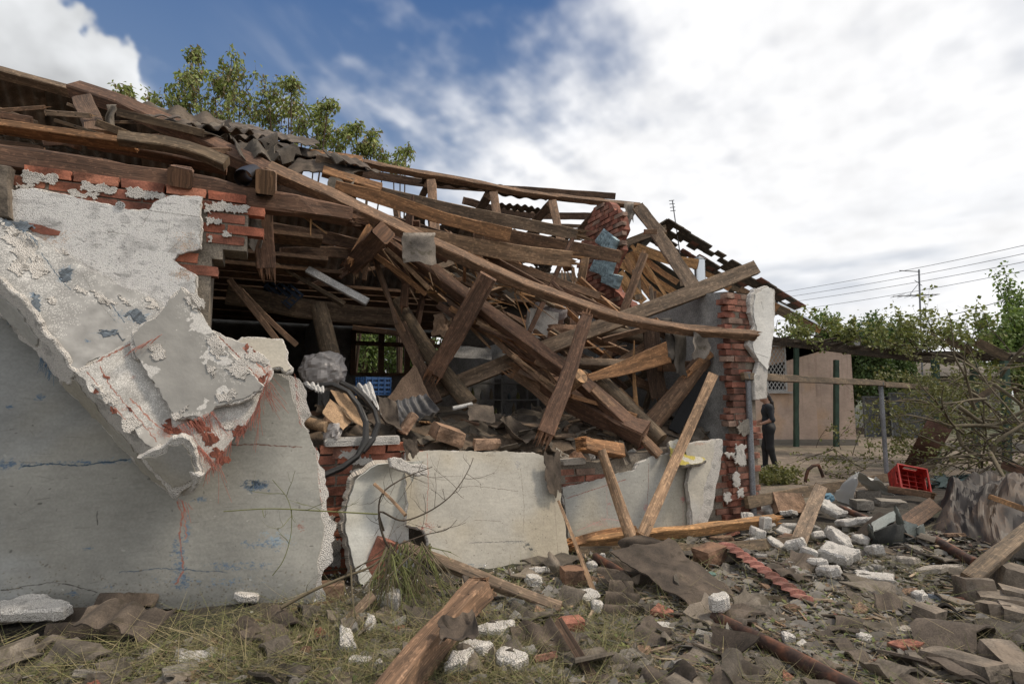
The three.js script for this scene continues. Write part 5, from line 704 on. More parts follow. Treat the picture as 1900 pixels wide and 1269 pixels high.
slate('roof_slate', 'curled dark slate hooking over the roof batten', wl(476, 283, -1.25), 0.46, 0.34, N.clone().add(V(0, 0.9, 0)), dS, M.slateDark[0], { wave: 0.24, amp: 0.06, jag: 0.1, th: 0.012, spin: 0.25 });
slate('roof_slate', 'smaller curled slate beside the hooked one', wl(515, 272, -1.5), 0.4, 0.3, N.clone().add(V(0.3, 0.8, 0)), dS, M.slateDark[1], { wave: 0.22, amp: 0.05, jag: 0.12, spin: -0.5 });
slate('roof_slate', 'wavy slate remnant along the upper roof edge', wl(345, 218, -2.2), 0.95, 0.28, N.clone().add(V(0, 0.7, 0)), dS, M.slateDark[2], { wave: 0.3, amp: 0.05, jag: 0.16 });
slate('roof_slate', 'long torn slate on the ridge below the tree', wl(430, 232, -2.8), 0.9, 0.6, nS, dS, M.slateDark[2], { jag: 0.16, spin: 0.3, amp: 0.008 });
slate('roof_slate', 'small pointed slate flap on the roof edge', wl(385, 240, -1.8), 0.4, 0.35, N.clone().add(V(-0.2, 0.9, 0)), dS, M.slate[2], { jag: 0.2 });
slate('roof_slate', 'grey slate triangle behind the long batten', wl(632, 352, -1.15), 0.28, 0.3, N.clone().add(V(0, 0.4, 0)), dS, M.slate[0], { jag: 0.2, amp: 0.008 });
slate('roof_slate', 'torn dark slate end near the grey short plank', wl(560, 300, -2.2), 0.6, 0.4, nS, dS, M.slateDark[2], { jag: 0.3, spin: -0.3 });
slate('roof_slate', 'thin slate sliver over the open ridge end', wl(905, 350, -3.5), 2.4, 0.25, V(0, 1, 0).addScaledVector(N, -0.3), N, M.slateDark[1], { jag: 0.1, wave: 0.3 });
slate('roof_slate', 'pale slate caught between the far rafters', wl(970, 388, -4.2), 1.1, 0.35, V(0, 1, 0), N, M.slate[0], { jag: 0.15 });
{ // layered broken slates and battens along the standing roof edge
  const r = rng(331), ms = [M.slate[3], M.slate[1], M.slateDark[2], M.slateDark[0], M.slate[4]];
  for (let i = 0; i < 30; i++) { const t = r(), x = 250 + t * 420, y = lerp(212, 318, t) + (r() - 0.6) * 34, o = -1.5 - r() * 1.3; slate('edge_slate', 'broken slate piece layered along the roof edge ' + (t < 0.25 ? 'above the pale weathered plank' : t < 0.5 ? 'above the black pipe' : t < 0.75 ? 'before the middle tree' : 'by the short orange plank'), wl(x, y, o), 0.2 + r() * 0.45, 0.15 + r() * 0.35, nS.clone().add(V((r() - 0.5) * 0.5, 0, (r() - 0.5) * 0.5)), dS, ms[i % 5], { amp: i % 3 ? 0.01 : 0.03, jag: 0.12, spin: (r() - 0.5) * 1.2, group: 'slate pieces along the roof edge' }); }
  for (let i = 0; i < 16; i++) { const x = -20 + r() * 430, y = 215 + x * 0.13 + (r() - 0.5) * 60, l = 30 + r() * 90, an = 0.17 + (r() - 0.5) * 0.5, o = -0.9 - r() * 1.4; bm('attic_batten', (l < 60 ? 'short' : 'long') + [' grey', ' brown', ' reddish', ' weathered'][i % 4] + ' broken batten in the attic gap ' + (x < 130 ? 'near the frame edge' : x < 280 ? 'by the strut' : 'above the joist end'), [[x - Math.cos(an) * l, y - Math.sin(an) * l, o], [x + Math.cos(an) * l, y + Math.sin(an) * l, o - 0.2]], 5 + r() * 9, 6, [M.grey, M.brown, M.red, M.drift][i % 4], { s1: 0.08, group: 'battens in the attic gap', cat: 'batten' }); }
}
const hang = (name, label, cat, x0, x1, y0, y1, o, mat, bend = 0.05, seed = SEED++) => { const g = shell((u, v) => { const j = (noise(u * 5 + seed, 3) - 0.5) * 14 * v, s = (noise(v * 4 + seed, 9) - 0.5) * 8; const p = wl(lerp(x0, x1, u) + s, lerp(y0, y1, v) + j, o); return p.addScaledVector(N, bend * Math.sin(u * 5 + v * 2 + seed) * v + (v < 0.12 ? -0.05 * (0.12 - v) / 0.12 : 0)); }, 14, 18, 0.004, (u, v) => [u * 0.4, v * 0.5], 0.9); const c = wl((x0 + x1) / 2, y1, o); g.translate(-c.x, -c.y, -c.z); return solo(name, label, cat, g, mat, c); };
hang('plastic_scrap', 'limp grey plastic scrap draped over the long batten', 'plastic sheet', 748, 808, 430, 492, -0.55, M.feltPale, 0.06, 3);
hang('felt_strip', 'dark felt strip hanging below the batten beside the vertical board', 'roofing felt', 1236, 1262, 612, 668, -0.3, M.felt, 0.08, 5);
hang('felt_strip', 'long dark felt strip hanging second from the pier', 'roofing felt', 1250, 1272, 614, 692, -0.25, M.felt, 0.03, 6);
hang('felt_strip', 'pale grey felt flap hanging nearest the pier', 'roofing felt', 1284, 1314, 608, 660, -0.05, M.feltPale, 0.05, 7);
hang('felt_strip', 'grey felt tongue lying over the top of the end rafter', 'roofing felt', 1158, 1176, 374, 412, -3.15, M.feltPale, 0.05, 8);
hang('felt_strip', 'twisted felt strip dangling at the upper roof edge', 'roofing felt', 196, 214, 190, 238, -1.4, M.slate[2], 0.06, 9);
hang('felt_sheet', 'big dark felt sheet hanging inside behind the crossing beams', 'roofing felt', 838, 1062, 505, 640, -2.6, M.felt, 0.1, 10);
hang('felt_scrap', 'small felt scrap on the long batten in front of the cross wall', 'roofing felt', 1230, 1250, 590, 606, -0.4, M.felt, 0.03, 11);
hang('torn_cloth', 'dark rag hanging beside the broken red post', 'rag', 462, 486, 400, 460, -0.25, M.feltPale, 0.05, 12);
// heap of rubble that fills the rooms
{
  const hy = (a, o) => 0.80 + 0.22 * sstep(0, -0.6, o) + 0.14 * sstep(-0.3, -0.9, o) * (1 - sstep(-1.8, -2.8, o)) + 0.20 * (fbm(a * 1.3, o * 1.3, 3, 4) - 0.4) - 0.30 * sstep(-2.2, -4, o) + 0.08 * sstep(1.5, 0.6, a) + (fbm(a * 6, o * 6, 9, 3) - 0.5) * 0.09;
  const O = B(2.5, 0, -2), g = shell((u, v) => { const a = lerp(-0.4, 5.3, u), o = lerp(-6.3, -0.3, v); return B(a, hy(a, o), o); }, 110, 100, 0.1, (u, v) => [u * 5.7, v * 6]); g.translate(-O.x, -O.y, -O.z);
  const hp = solo('rubble_heap', 'dusty brown heap of fine rubble filling the rooms behind the low wall', 'rubble', g, std({ map: slateMap, bumpMap: rough1, bumpScale: 0.02, color: sr(120, 106, 92) }), O); hp.userData.kind = 'stuff';
  const r = rng(301), heapAt = a => a < 1.1 ? 'behind the rubber strips' : a < 2 ? 'behind the tan block' : a < 3 ? 'behind the beige panel' : a < 4 ? 'under the heavy dark beam' : 'before the cross wall';
  for (let i = 0; i < 140; i++) { const a = 0.2 + r() * 5, o = -0.3 - Math.pow(r(), 1.6) * 2.4, p = B(a, hy(a, o) + 0.03 + r() * 0.06, o); slate('slate_shard', (o < -1.2 ? 'grey slate shard deep inside the heap ' : 'grey slate shard at the front of the heap ') + heapAt(a), p, 0.18 + r() * 0.4, 0.16 + r() * 0.4, V((r() - 0.5) * 1.3, 1, (r() - 0.5) * 1.3).addScaledVector(N, 0.4), V(r() - 0.5, 0, r() - 0.5), (r() < 0.5 ? M.slate : M.slateDark)[Math.floor(r() * 3)], { jag: 0.08, group: 'slate shards on the inner heap', skew: 1 }); }
  for (let i = 0; i < 80; i++) { const a = 0.2 + r() * 5, o = -0.15 - Math.pow(r(), 1.5) * 1.5, s = 0.05 + r() * 0.11, p = B(a, hy(a, o) + s * 0.25, o); const m = solo('rubble_chunk', (s < 0.09 ? 'small' : 'larger') + ' rough rubble lump on the heap ' + heapAt(a), 'rubble', lump(s * 1.5, s * 0.8, s, i + 3, { amp: 0.2, round: 0.4 }), [M.adobe, M.adobeDark, M.concreteWarm, M.bricksOld[i % 6]][Math.floor(r() * 4)], p, 'lumps on the inner heap'); m.rotation.set(r(), r() * 6, r()); }
  for (let i = 0; i < 26; i++) { const a = 0.3 + r() * 4.6, o = -0.1 - r() * 0.8, s = 0.03 + r() * 0.06, p = B(a, hy(a, o) + s * 0.4 + 0.03, o); const m = solo('foam_crumb', (s < 0.05 ? 'small' : 'larger') + ' foam crumb on the heap ' + heapAt(a), 'foam piece', lump(s * 1.6, s, s, i + 60, { amp: 0.25, round: 0.5, n: 3 }), M.foam, p, 'foam crumbs on the inner heap'); m.rotation.set(r(), r() * 6, r()); }
}
{ const r = rng(341); for (let i = 0; i < 34; i++) { const a = 0.5 + r() * 4.5, o = -0.4 - r() * 1.3, L = 0.25 + r() * 0.7, an = r() * 3.14, c = B(a, 1.08 + r() * 0.22, o), d = U.clone().multiplyScalar(Math.cos(an)).addScaledVector(N, Math.sin(an)).add(V(0, (r() - 0.5) * 0.5, 0)).multiplyScalar(L / 2), k = i % 5; plank('heap_board', (L < 0.5 ? 'short ' : 'long ') + ['brown', 'grey', 'orange', 'pale', 'reddish'][k] + ' board lying on the heap ' + (a < 1.5 ? 'behind the rubber strips' : a < 2.6 ? 'behind the tan block' : a < 3.7 ? 'behind the split red plank' : 'before the cross wall'), 'plank', [c.clone().sub(d), c.clone().add(d)], 0.04 + r() * 0.09, 0.025, [M.brown, M.grey, M.orange, M.pale, M.red][k], { face: V(0, 1, 0.3), s1: 0.08, group: 'boards on the inner heap' }); } }
const chunk = (name, label, cat, p, sx, sy, sz, mat, ry, o = {}) => { const m = solo(name, label, cat, lump(sx, sy, sz, SEED++ * 0.77, o), mat, p, o.group); m.rotation.set(o.rx ?? 0, ry, o.rz ?? 0); return m; };
chunk('adobe_block', 'broken tan block lying on the rubble above the beige panel', 'block', wl(830, 806, -0.25), 0.32, 0.15, 0.22, M.adobe, 0.5, { rz: -0.45, rx: 0.25, amp: 0.08, round: 0.12, n: 5 });
chunk('adobe_block', 'crumbled tan lump on top of the beige panel', 'block', wl(902, 824, -0.05), 0.26, 0.11, 0.18, M.adobe, 0.2, { amp: 0.16, round: 0.35, n: 5 });
chunk('adobe_block', 'thin tan clod standing on its edge next to the foam strip', 'block', wl(757, 786, -0.2), 0.09, 0.22, 0.14, M.adobe, 0.4, { rz: -0.6, amp: 0.12 });
chunk('rubble_brick', 'brick half with a mortar crust beside the low wall panels', 'brick', wl(690, 832, -0.05), 0.25, 0.09, 0.13, M.bricks[0], 0.1, { amp: 0.04, round: 0.06 });
chunk('rubble_brick', 'brick lying loose near the curved rubber strips', 'brick', wl(637, 840, -0.05), 0.2, 0.09, 0.13, M.bricksOld[2], 0.4, { amp: 0.05, round: 0.06 });
chunk('foam_strip', 'long white foam strip capping the bricks under the rubber strips', 'foam piece', wl(672, 818, 0.0), 0.66, 0.075, 0.12, M.foam, TH, { n: 8, amp: 0.03, round: 0.06, freq: 6 });
chunk('foam_strip', 'white foam strip capping the low wall beside the block beam', 'foam piece', wl(1062, 856, 0.03), 0.28, 0.06, 0.1, M.foamDirty, TH, { n: 6, amp: 0.05, round: 0.1 });
chunk('foam_block', 'white foam block stuck between the fallen rafters', 'foam piece', wl(1005, 603, -1.4), 0.42, 0.4, 0.14, M.foam, 0.3, { n: 6, amp: 0.03, round: 0.06, rz: -0.12 });
chunk('foam_block', 'thin white foam piece under the long red rafter', 'foam piece', wl(952, 620, -1.2), 0.34, 0.06, 0.2, M.foam, 0.2, { rz: -0.6, amp: 0.06 });
chunk('dusty_sack', 'dusty pinkish sack on top of the white foam block', 'sack', wl(1020, 580, -1.5), 0.42, 0.3, 0.3, std({ map: speck, color: sr(168, 158, 156), roughness: 0.6 }), 0.4, { n: 8, amp: 0.2, round: 0.75, soft: 1, freq: 3 });
chunk('plaster_lump', 'rough plaster lump with moss in the shade of the rafters', 'rubble', wl(1040, 618, -1.4), 0.5, 0.2, 0.3, M.adobeDark, 0.2, { amp: 0.2, round: 0.4, n: 6 });
// mossy slab on the low wall
slab('mossy_slab', 'yellow lichened slab propped on the far end of the low wall', frame(wl(1250, 835, 0.12), wl(1300, 850, 0.2), wl(1270, 868, 0.3)), [[1240, 820], [1262, 816], [1285, 828], [1300, 842], [1312, 856], [1290, 862], [1268, 864], [1246, 860]], 0.05, { jag: 0.014, core: M.concreteWarm, cat: 'slab', seed: 141, coatName: 'lichen_coat', coat: { base: (w, h, s) => (u, v) => { const a = fbm(u * w * 12, v * h * 12, 4, 5), k = sstep(0.48, 0.58, a), l = 1 + (noise(u * 90, v * 90) - 0.5) * 0.3; return [lerp(176, 168, k) * l, lerp(172, 154, k) * l, lerp(160, 74, k) * l]; } } });
const cloth = (name, label, cat, C, mat, o = {}) => { const sd = o.seed ?? SEED++, q = C.map(c => wl(c[0], c[1], c[2])), nm = q[1].clone().sub(q[0]).cross(q[3].clone().sub(q[0])).normalize(), W = q[1].distanceTo(q[0]), L = q[3].distanceTo(q[0]); const jg = o.jag ?? 0.04; const g = shell((u, v) => { const uu = clamp(u + (noise(v * 7 + sd, 2) - 0.5) * jg * 2 * (u > 0.5 ? 1 : 1)), vv = v + (noise(u * 7 + sd, 4) - 0.5) * jg * 2; const p = q[0].clone().lerp(q[1], uu).lerp(q[3].clone().lerp(q[2], uu), vv); const b = o.wave ? Math.cos(u * W / o.wave * 6.283) * (o.amp ?? 0.02) : 0; return p.addScaledVector(nm, b + (o.bulge ?? 0) * Math.sin(u * 3.14) * Math.sin(v * 3.14) + (noise(u * 4 + sd, v * 4) - 0.5) * (o.lump ?? 0.02)); }, o.nu ?? 20, o.nv ?? 16, o.th ?? 0.004, (u, v) => [u * W, v * L], o.crease ?? 0.8); const c = mid(q); g.translate(-c.x, -c.y, -c.z); return solo(name, label, cat, g, mat, c); };
cloth('cardboard_sheet', 'torn flat cardboard box wall lying on the heap', 'cardboard', [[612, 740, -0.1], [660, 775, -0.1], [636, 798, 0.06], [596, 766, 0.06]], M.card, { jag: 0.03, lump: 0.015 });
cloth('cardboard_sheet', 'larger cardboard sheet bent behind the rubber strips', 'cardboard', [[610, 722, -0.3], [660, 735, -0.3], [680, 800, 0.0], [640, 770, 0.0]], M.card, { jag: 0.05, bulge: 0.04 });
cloth('cardboard_sheet', 'open cardboard flap below the window', 'cardboard', [[715, 742, -0.9], [770, 675, -1.1], [800, 745, -0.9], [745, 752, -0.7]], M.cardDark, { jag: 0.04 });
cloth('cardboard_sheet', 'creased cardboard scrap hanging under the rafters', 'cardboard', [[806, 580, -1.2], [838, 590, -1.2], [830, 630, -1.1], [800, 620, -1.1]], M.cardDark, { jag: 0.08, lump: 0.08 });
cloth('cardboard_sheet', 'pale paper scrap beside the leaning red beam', 'cardboard', [[820, 560, -1.3], [850, 575, -1.3], [845, 605, -1.2], [818, 590, -1.2]], M.feltPale, { jag: 0.1, lump: 0.08 });
cloth('ribbed_sheet', 'dark ribbed sheet arched over the heap below the window', 'ribbed sheet', [[716, 748, -0.55], [790, 732, -0.65], [816, 762, -0.35], [745, 790, -0.25]], std({ map: slateMap, color: sr(96, 98, 104), roughness: 0.55 }), { wave: 0.085, amp: 0.012, bulge: 0.08, nu: 60, jag: 0.02, lump: 0.01 });
cloth('slate_sheet', 'half curled grey slate in front of the ribbed sheet', 'roof slate', [[700, 735, -0.4], [735, 745, -0.4], [745, 800, -0.1], [705, 775, -0.1]], M.slate[1], { bulge: 0.1, jag: 0.06 });
cloth('slate_sheet', 'rolled dark slate lying on the heap before the split plank', 'roof slate', [[925, 778, -0.4], [945, 770, -0.5], [1005, 810, -0.3], [975, 822, -0.2]], M.slateDark[2], { bulge: 0.14, jag: 0.05 });
cloth('slate_sheet', 'flat grey slate leaning up on the heap under the long plank', 'roof slate', [[866, 750, -0.6], [915, 752, -0.6], [920, 785, -0.4], [870, 780, -0.4]], M.slate[1], { jag: 0.05 });
cloth('slate_sheet', 'dusty slate stuck upright beside the low wall top', 'roof slate', [[745, 815, 0.05], [772, 812, 0.04], [782, 860, 0.08], [755, 858, 0.1]], M.slate[3], { jag: 0.08 });
cloth('slate_sheet', 'notched dark slate hanging at the corner of the beige panel', 'roof slate', [[1008, 842, 0.16], [1040, 842, 0.13], [1042, 918, 0.26], [1014, 912, 0.28]], M.slate[3], { jag: 0.13, lump: 0.01 });
cloth('slate_sheet', 'narrow bent slate dropping from the block beam', 'roof slate', [[1140, 816, 0.0], [1158, 820, 0.0], [1172, 862, 0.08], [1160, 862, 0.08]], M.slate[2], { jag: 0.05, bulge: 0.04 });
cloth('tin_sheet', 'dull tin sheet lying behind the leaning red beam', 'metal sheet', [[838, 640, -1.9], [912, 648, -1.9], [912, 668, -1.8], [834, 662, -1.8]], M.plasterIn, { jag: 0.03 });
M.bag = new THREE.MeshPhysicalMaterial({ color: sr(196, 190, 186), roughness: 0.35, transmission: 0.35, thickness: 0, side: THREE.DoubleSide });
chunk('plastic_bag', 'crumpled clear plastic wrapped round the foot of the room post', 'plastic bag', wl(602, 688, -1.2), 0.42, 0.34, 0.36, M.bag, 0, { n: 14, round: 0.7, amp: 0.22, freq: 4 });
chunk('plastic_bag', 'small knotted plastic bag end by the cardboard tube', 'plastic bag', wl(617, 800, 0.0), 0.14, 0.13, 0.12, M.bag, 0, { n: 8, round: 0.6, amp: 0.3, freq: 5 });
{ const [g, c] = pole([wl(560, 782, -0.1), wl(606, 792, 0.05)], 0.05, 0.05, { rough: 0.02 }); solo('cardboard_tube', 'brown cardboard tube with a white sticker on the heap', 'tube', g, M.card, c); }
cloth('white_rag', 'white ribbed foam sheet crumpled behind the rubber strips', 'foam sheet', [[660, 715, -0.4], [690, 712, -0.4], [708, 770, -0.2], [690, 745, -0.2]], M.white, { wave: 0.05, amp: 0.012, jag: 0.08, nu: 40 });
cloth('white_rag', 'small white ribbed foam sheet by the cardboard', 'foam sheet', [[562, 710, -0.2], [602, 714, -0.2], [600, 730, -0.1], [580, 724, -0.1]], M.white, { wave: 0.05, amp: 0.01, jag: 0.06, nu: 40 });
// curved rubber strips
for (const [lab, L] of [['outer black rubber strip arching over the cardboard down to the bricks', [[552, 728, -0.25], [600, 712, -0.2], [640, 722, -0.1], [672, 765, 0.02], [680, 810, 0.08], [655, 855, 0.15], [600, 882, 0.22]]], ['inner black rubber strip arching beside the white rag', [[632, 710, -0.3], [660, 722, -0.2], [690, 755, -0.1], [702, 785, 0.0], [692, 815, 0.04], [672, 838, 0.08]]]]) bm('rubber_strip', lab, L, 10, 11, M.rubber, { cat: 'rubber strip', rough: 0.02, chamfer: 0.3, face: upface(0.3) });
rd('black_pipe', 'black pipe mouth sticking out under the roof batten', [[470, 318, -0.9], [452, 326, -0.15], [450, 330, 0.0]], 15, 15, std({ map: speck, color: sr(40, 40, 42), roughness: 0.5 }), { cat: 'pipe', open: true, rough: 0.01 });
rd('white_pipe', 'short pale plastic pipe on the heap below the shelves', [[840, 758, -0.6], [876, 750, -0.6]], 4, 4, M.white, { cat: 'pipe', rough: 0.01 });
// slatted crates
function crate(name, label, p, e1, e2, e3, w, h, d, mat, o = {}) {
  const t = thing(name, label, 'crate', V(0, 0, 0)); turned(t, e1, e2, e3, p); const b = (nm, x, y, z, sx, sy, sz) => { const m = part(nm, new THREE.BoxGeometry(sx, sy, sz), mat, t); m.position.set(x, y, z); };
  const th = 0.012; b('bottom', 0, th / 2, 0, w, th, d);
  if (o.cells) { // bottle crate: solid walls with hand holes, divided inside
    for (const s of [-1, 1]) { b('side_panel', s * (w / 2 - th / 2), h * 0.35, 0, th, h * 0.66, d - 2 * th); b('side_rim', s * (w / 2 - th / 2), h * 0.94, 0, th * 1.6, h * 0.1, d - 2 * th); for (const q of [-1, 1]) b('corner_post', s * (w / 2 - th / 2), h * 0.78, q * d * 0.36, th, h * 0.22, d * 0.24); }
    for (const s of [-1, 1]) { b('end_panel', 0, h * 0.35, s * (d / 2 - th / 2), w, h * 0.66, th); b('end_rim', 0, h * 0.94, s * (d / 2 - th / 2), w, h * 0.1, th * 1.6); for (const q of [-1, 1]) b('corner_post', q * w * 0.36, h * 0.78, s * (d / 2 - th / 2), w * 0.26, h * 0.22, th); }
    for (let i = 1; i < 4; i++) b('divider', -w / 2 + i * w / 4, h * 0.26, 0, 0.006, h * 0.5, d - 2 * th); for (let i = 1; i < 5; i++) b('divider', 0, h * 0.26, -d / 2 + i * d / 5, w - 2 * th, h * 0.48, 0.006);
  } else { for (const s of [-1, 1]) for (let k = 0; k < 4; k++) { b('side_slat', s * (w / 2 - 0.005), h * (0.18 + 0.25 * k), 0, 0.008, h * 0.12, d); b('end_slat', 0, h * (0.18 + 0.25 * k), s * (d / 2 - 0.005), w, h * 0.12, 0.008); } for (const s of [-1, 1]) for (let k = 0; k < 5; k++) { b('end_post', -w / 2 + w * k / 4, h / 2, s * (d / 2 + 0.002), 0.014, h, 0.01); b('side_post', s * (w / 2 + 0.002), h / 2, -d / 2 + d * k / 4, 0.01, h, 0.014); } }
  return t;
}
M.blue = std({ color: sr(54, 92, 140), roughness: 0.45 }); M.crateRed = std({ map: brickMap, color: sr(222, 62, 54), roughness: 0.55 });
crate('slatted_crate', 'blue slatted plastic crate below the window', wl(692, 733, -1.1), U.clone().applyAxisAngle(UP, 0.3), UP, N.clone().applyAxisAngle(UP, 0.3), 0.3, 0.2, 0.24, M.blue);
crate('slatted_crate', 'dark blue slatted crate hanging tilted in the dark room', wl(512, 556, -2.5), U.clone().applyAxisAngle(N, -0.7), UP.clone().applyAxisAngle(N, -0.7), N, 0.4, 0.26, 0.3, std({ color: sr(38, 58, 86), roughness: 0.5 }));
{ const R = new THREE.Matrix4().makeRotationFromEuler(new THREE.Euler(0.95, -0.5, -0.32, 'YXZ')), e = [V(0, 0, 0), V(0, 0, 0), V(0, 0, 0)]; R.extractBasis(...e); crate('bottle_crate', 'bright red bottle crate tipped over by the garden rail', gd(1678, 905, 0.12), ...e, 0.42, 0.36, 0.42, M.crateRed, { cells: 1 }); }
// pale door, shelves with bottles, strips standing in for gaps near the cross wall
slab('pale_door', 'pale blue door leaf standing at the back of the room', frame(wl(1120, 700, -2.6), wl(1200, 700, -2.6), wl(1160, 800, -2.6)), [[1108, 640], [1213, 640], [1213, 800], [1108, 800]], 0.04, { jag: 0.001, core: std({ map: speck, color: sr(190, 202, 212), roughness: 0.6 }), cat: 'door', seed: 143 });
bm('black_board', 'black strip standing in for the dark gap at the cross wall', [[1306, 690, -0.3], [1250, 800, -0.4]], 22, 6, std({ map: speck, color: sr(44, 44, 46), vertexColors: true }), { cat: 'plank' });  // gap darkness put in as a black strip
bm('bright_gap_strip', 'narrow white strip standing in for the bright gap beside the hanging dark board', [[1238, 680, -1.6], [1240, 750, -1.6]], 11, 6, M.white, { cat: 'plank' });  // gap brightness put in as a white strip
{
  const t = thing('storage_shelf', 'dark shelf unit at the back behind the crossing beams', 'shelf', wl(930, 770, -3.6)), O = t.position; const r = rng(7);
  const bx = (nm, a, y, o, sx, sy, sz) => { const m = part(nm, new THREE.BoxGeometry(sx, sy, sz), M.plasterIn, t); turned(m, U, UP, N, U.clone().multiplyScalar(a).addScaledVector(UP, y).addScaledVector(N, o)); };
  for (const y of [0, 0.26, 0.55]) bx('shelf_board', 0, y, 0, 1.3, 0.025, 0.3); for (const a of [-0.65, -0.05, 0.65]) bx('upright', a, 0.25, 0, 0.04, 0.75, 0.3);
  const cols = [sr(110, 110, 62), sr(86, 74, 100), sr(120, 120, 118), sr(80, 92, 98), sr(124, 112, 90)];
  for (let i = 0; i < 14; i++) { const a = -0.55 + i * 0.085, y = i % 2 ? 0.0135 : 0.2735, h = 0.1 + r() * 0.1; const pr = [[0, 0], [0.03, 0], [0.032, h * 0.6], [0.014, h * 0.8], [0.014, h], [0, h]].map(p => new THREE.Vector2(...p)); const p = O.clone().addScaledVector(U, a).addScaledVector(N, 0.05).setY(O.y + y); solo('bottle', 'small bottle on the dark shelf behind the crossing beams', 'bottle', new THREE.LatheGeometry(pr, 10), std({ color: cols[i % 5], roughness: 0.4 }), p, 'bottles on the dark shelf'); }
}
// light blue ribbed panels clinging to the gable
{
  const mat = std({ map: brickMap, color: sr(176, 214, 232), roughness: 0.7 });
  for (const [lab, C] of [['uppermost light blue ribbed panel on the gable', [[1124, 427], [1150, 446], [1140, 470], [1108, 448]]], ['second light blue ribbed panel below the uppermost', [[1106, 484], [1144, 486], [1136, 514], [1098, 502]]], ['third light blue ribbed panel at the middle step', [[1118, 486], [1146, 482], [1134, 520], [1112, 506]]], ['lowest light blue ribbed panel beside the cross wall top', [[1122, 506], [1156, 512], [1148, 536], [1120, 524]]]]) {
    const q = C.map(c => endw(c[0], c[1], AE - 0.12)), nm = q[1].clone().sub(q[0]).cross(q[3].clone().sub(q[0])).normalize(), W = q[1].distanceTo(q[0]); const g = shell((u, v) => q[0].clone().lerp(q[1], u).lerp(q[3].clone().lerp(q[2], u), v).addScaledVector(nm, Math.cos(u * W / 0.06 * 6.28) * 0.014), 90, 4, 0.05, (u, v) => [u, v], 0.9); const c = mid(q); g.translate(-c.x, -c.y, -c.z); solo('blue_ribbing', lab, 'ribbed sheet', g, mat, c);
  }
}
// ---------------------------------------------------------------- debris on the ground
const onG = (x, y, up = 0) => { const q = gd(x, y, 0.05); q.y = H(q.x, q.z) + up; return q; };
const rS = rng(401);
function gslate(label, x, y, w, l, mat, o = {}) { return slate(o.name ?? 'slate_piece', label, onG(x, y, o.up ?? 0.05), w, l, V((rS() - 0.5) * 0.3, 1, (rS() - 0.5) * 0.3).add(o.tilt ?? V(0, 0, 0)), V(rS() - 0.5, 0, rS() - 0.5), mat, { skew: 0.8, jag: 0.09, spin: o.spin ?? 0, ...o }); }
const SB = M.slate[3], SG = M.slate[2], SM = M.slate[0], SD = M.slateDark[0];
gslate('large broken brown slate below the render sheet', 190, 1150, 0.55, 0.4, SB, { up: 0.12, tilt: V(0.1, 0, 0.4), jag: 0.16, amp: 0.03 });
gslate('second brown slate jutting over the large one', 225, 1185, 0.5, 0.26, M.slate[1], { up: 0.14, tilt: V(0.2, 0, 0.3), jag: 0.14 });
gslate('grey slate strip pointing at the viewer below the brown slates', 140, 1232, 0.2, 0.34, SG, { up: 0.06, tilt: V(0, 0, 0.5) });
gslate('narrow grey slate at the lower corner', 18, 1222, 0.16, 0.26, SG, { up: 0.07, tilt: V(0, 0, 0.6) });
gslate('curved grey slate in the lowest corner', 28, 1258, 0.3, 0.16, SM, { up: 0.04 });
gslate('small grey slate between the corner pieces', 80, 1200, 0.2, 0.12, SM, { up: 0.05 });
gslate('flat grey slate cut by the lower frame edge', 245, 1272, 0.4, 0.16, SM, { up: 0.04 });
gslate('rounded grey slate bit in the lower grass', 205, 1246, 0.12, 0.18, SG, { up: 0.05, tilt: V(0, 0, 0.5) });
gslate('arched brown slate sunk in grass before the render sheet', 495, 1182, 0.46, 0.34, SB, { up: 0.07, amp: 0.035, wave: 0.22 });
gslate('narrow brown slate leaning on the render sheet foot', 150, 1108, 0.3, 0.22, M.slate[1], { up: 0.12, tilt: V(-0.4, 0, 0.6) });
gslate('big brown slate sheet spread in the middle foreground', 1250, 1092, 0.85, 0.6, SB, { up: 0.14, tilt: V(0, 0, 0.22), jag: 0.1, amp: 0.012, wave: 0.3, warp: 0.08 });
gslate('brown slate sheet tucked behind the big one', 1168, 1066, 0.7, 0.42, M.slate[1], { up: 0.12, tilt: V(-0.2, 0, 0.35), jag: 0.16 });
gslate('torn brown slate lobe under the round post', 1195, 1046, 0.3, 0.36, SB, { up: 0.16, tilt: V(-0.2, 0, 0.7), jag: 0.1 });
gslate('wavy dusty slate edge below the big brown sheet', 1150, 1108, 0.5, 0.3, M.slate[4], { up: 0.09, tilt: V(-0.1, 0, 0.3), amp: 0.035 });
gslate('long arched grey slate in the near foreground', 1168, 1228, 0.32, 0.2, SM, { up: 0.05, amp: 0.03, wave: 0.2 });
gslate('grey slate half roll beside the leaning slat', 1052, 1112, 0.26, 0.16, SG, { up: 0.08, amp: 0.05, wave: 0.3 });
gslate('upright grey slate by the corner of the beige panel', 1031, 1066, 0.12, 0.22, SG, { up: 0.12, tilt: V(0.4, -0.5, 1.2) });
gslate('dark flat slate beside the foam lumps', 1000, 1200, 0.28, 0.24, SB, { up: 0.06, tilt: V(0, 0, 0.5) });
gslate('thin dusty slate between timber and foam', 975, 1140, 0.3, 0.2, SM, { up: 0.05 });
gslate('ribbed grey slate piece before the red edging', 1398, 1132, 0.24, 0.2, SM, { up: 0.06, tilt: V(-0.2, 0, 0.3) });
gslate('flat brown slate beside the red edging', 1462, 1062, 0.36, 0.26, SB, { up: 0.06 });
gslate('dark slate hump at the lower frame edge', 1345, 1212, 0.2, 0.26, SB, { up: 0.09, amp: 0.05, wave: 0.3 });
gslate('grey slate in the dark cluster by the rusty pipe', 1436, 1246, 0.24, 0.18, SM, { up: 0.05, tilt: V(0, 0, 0.4) });
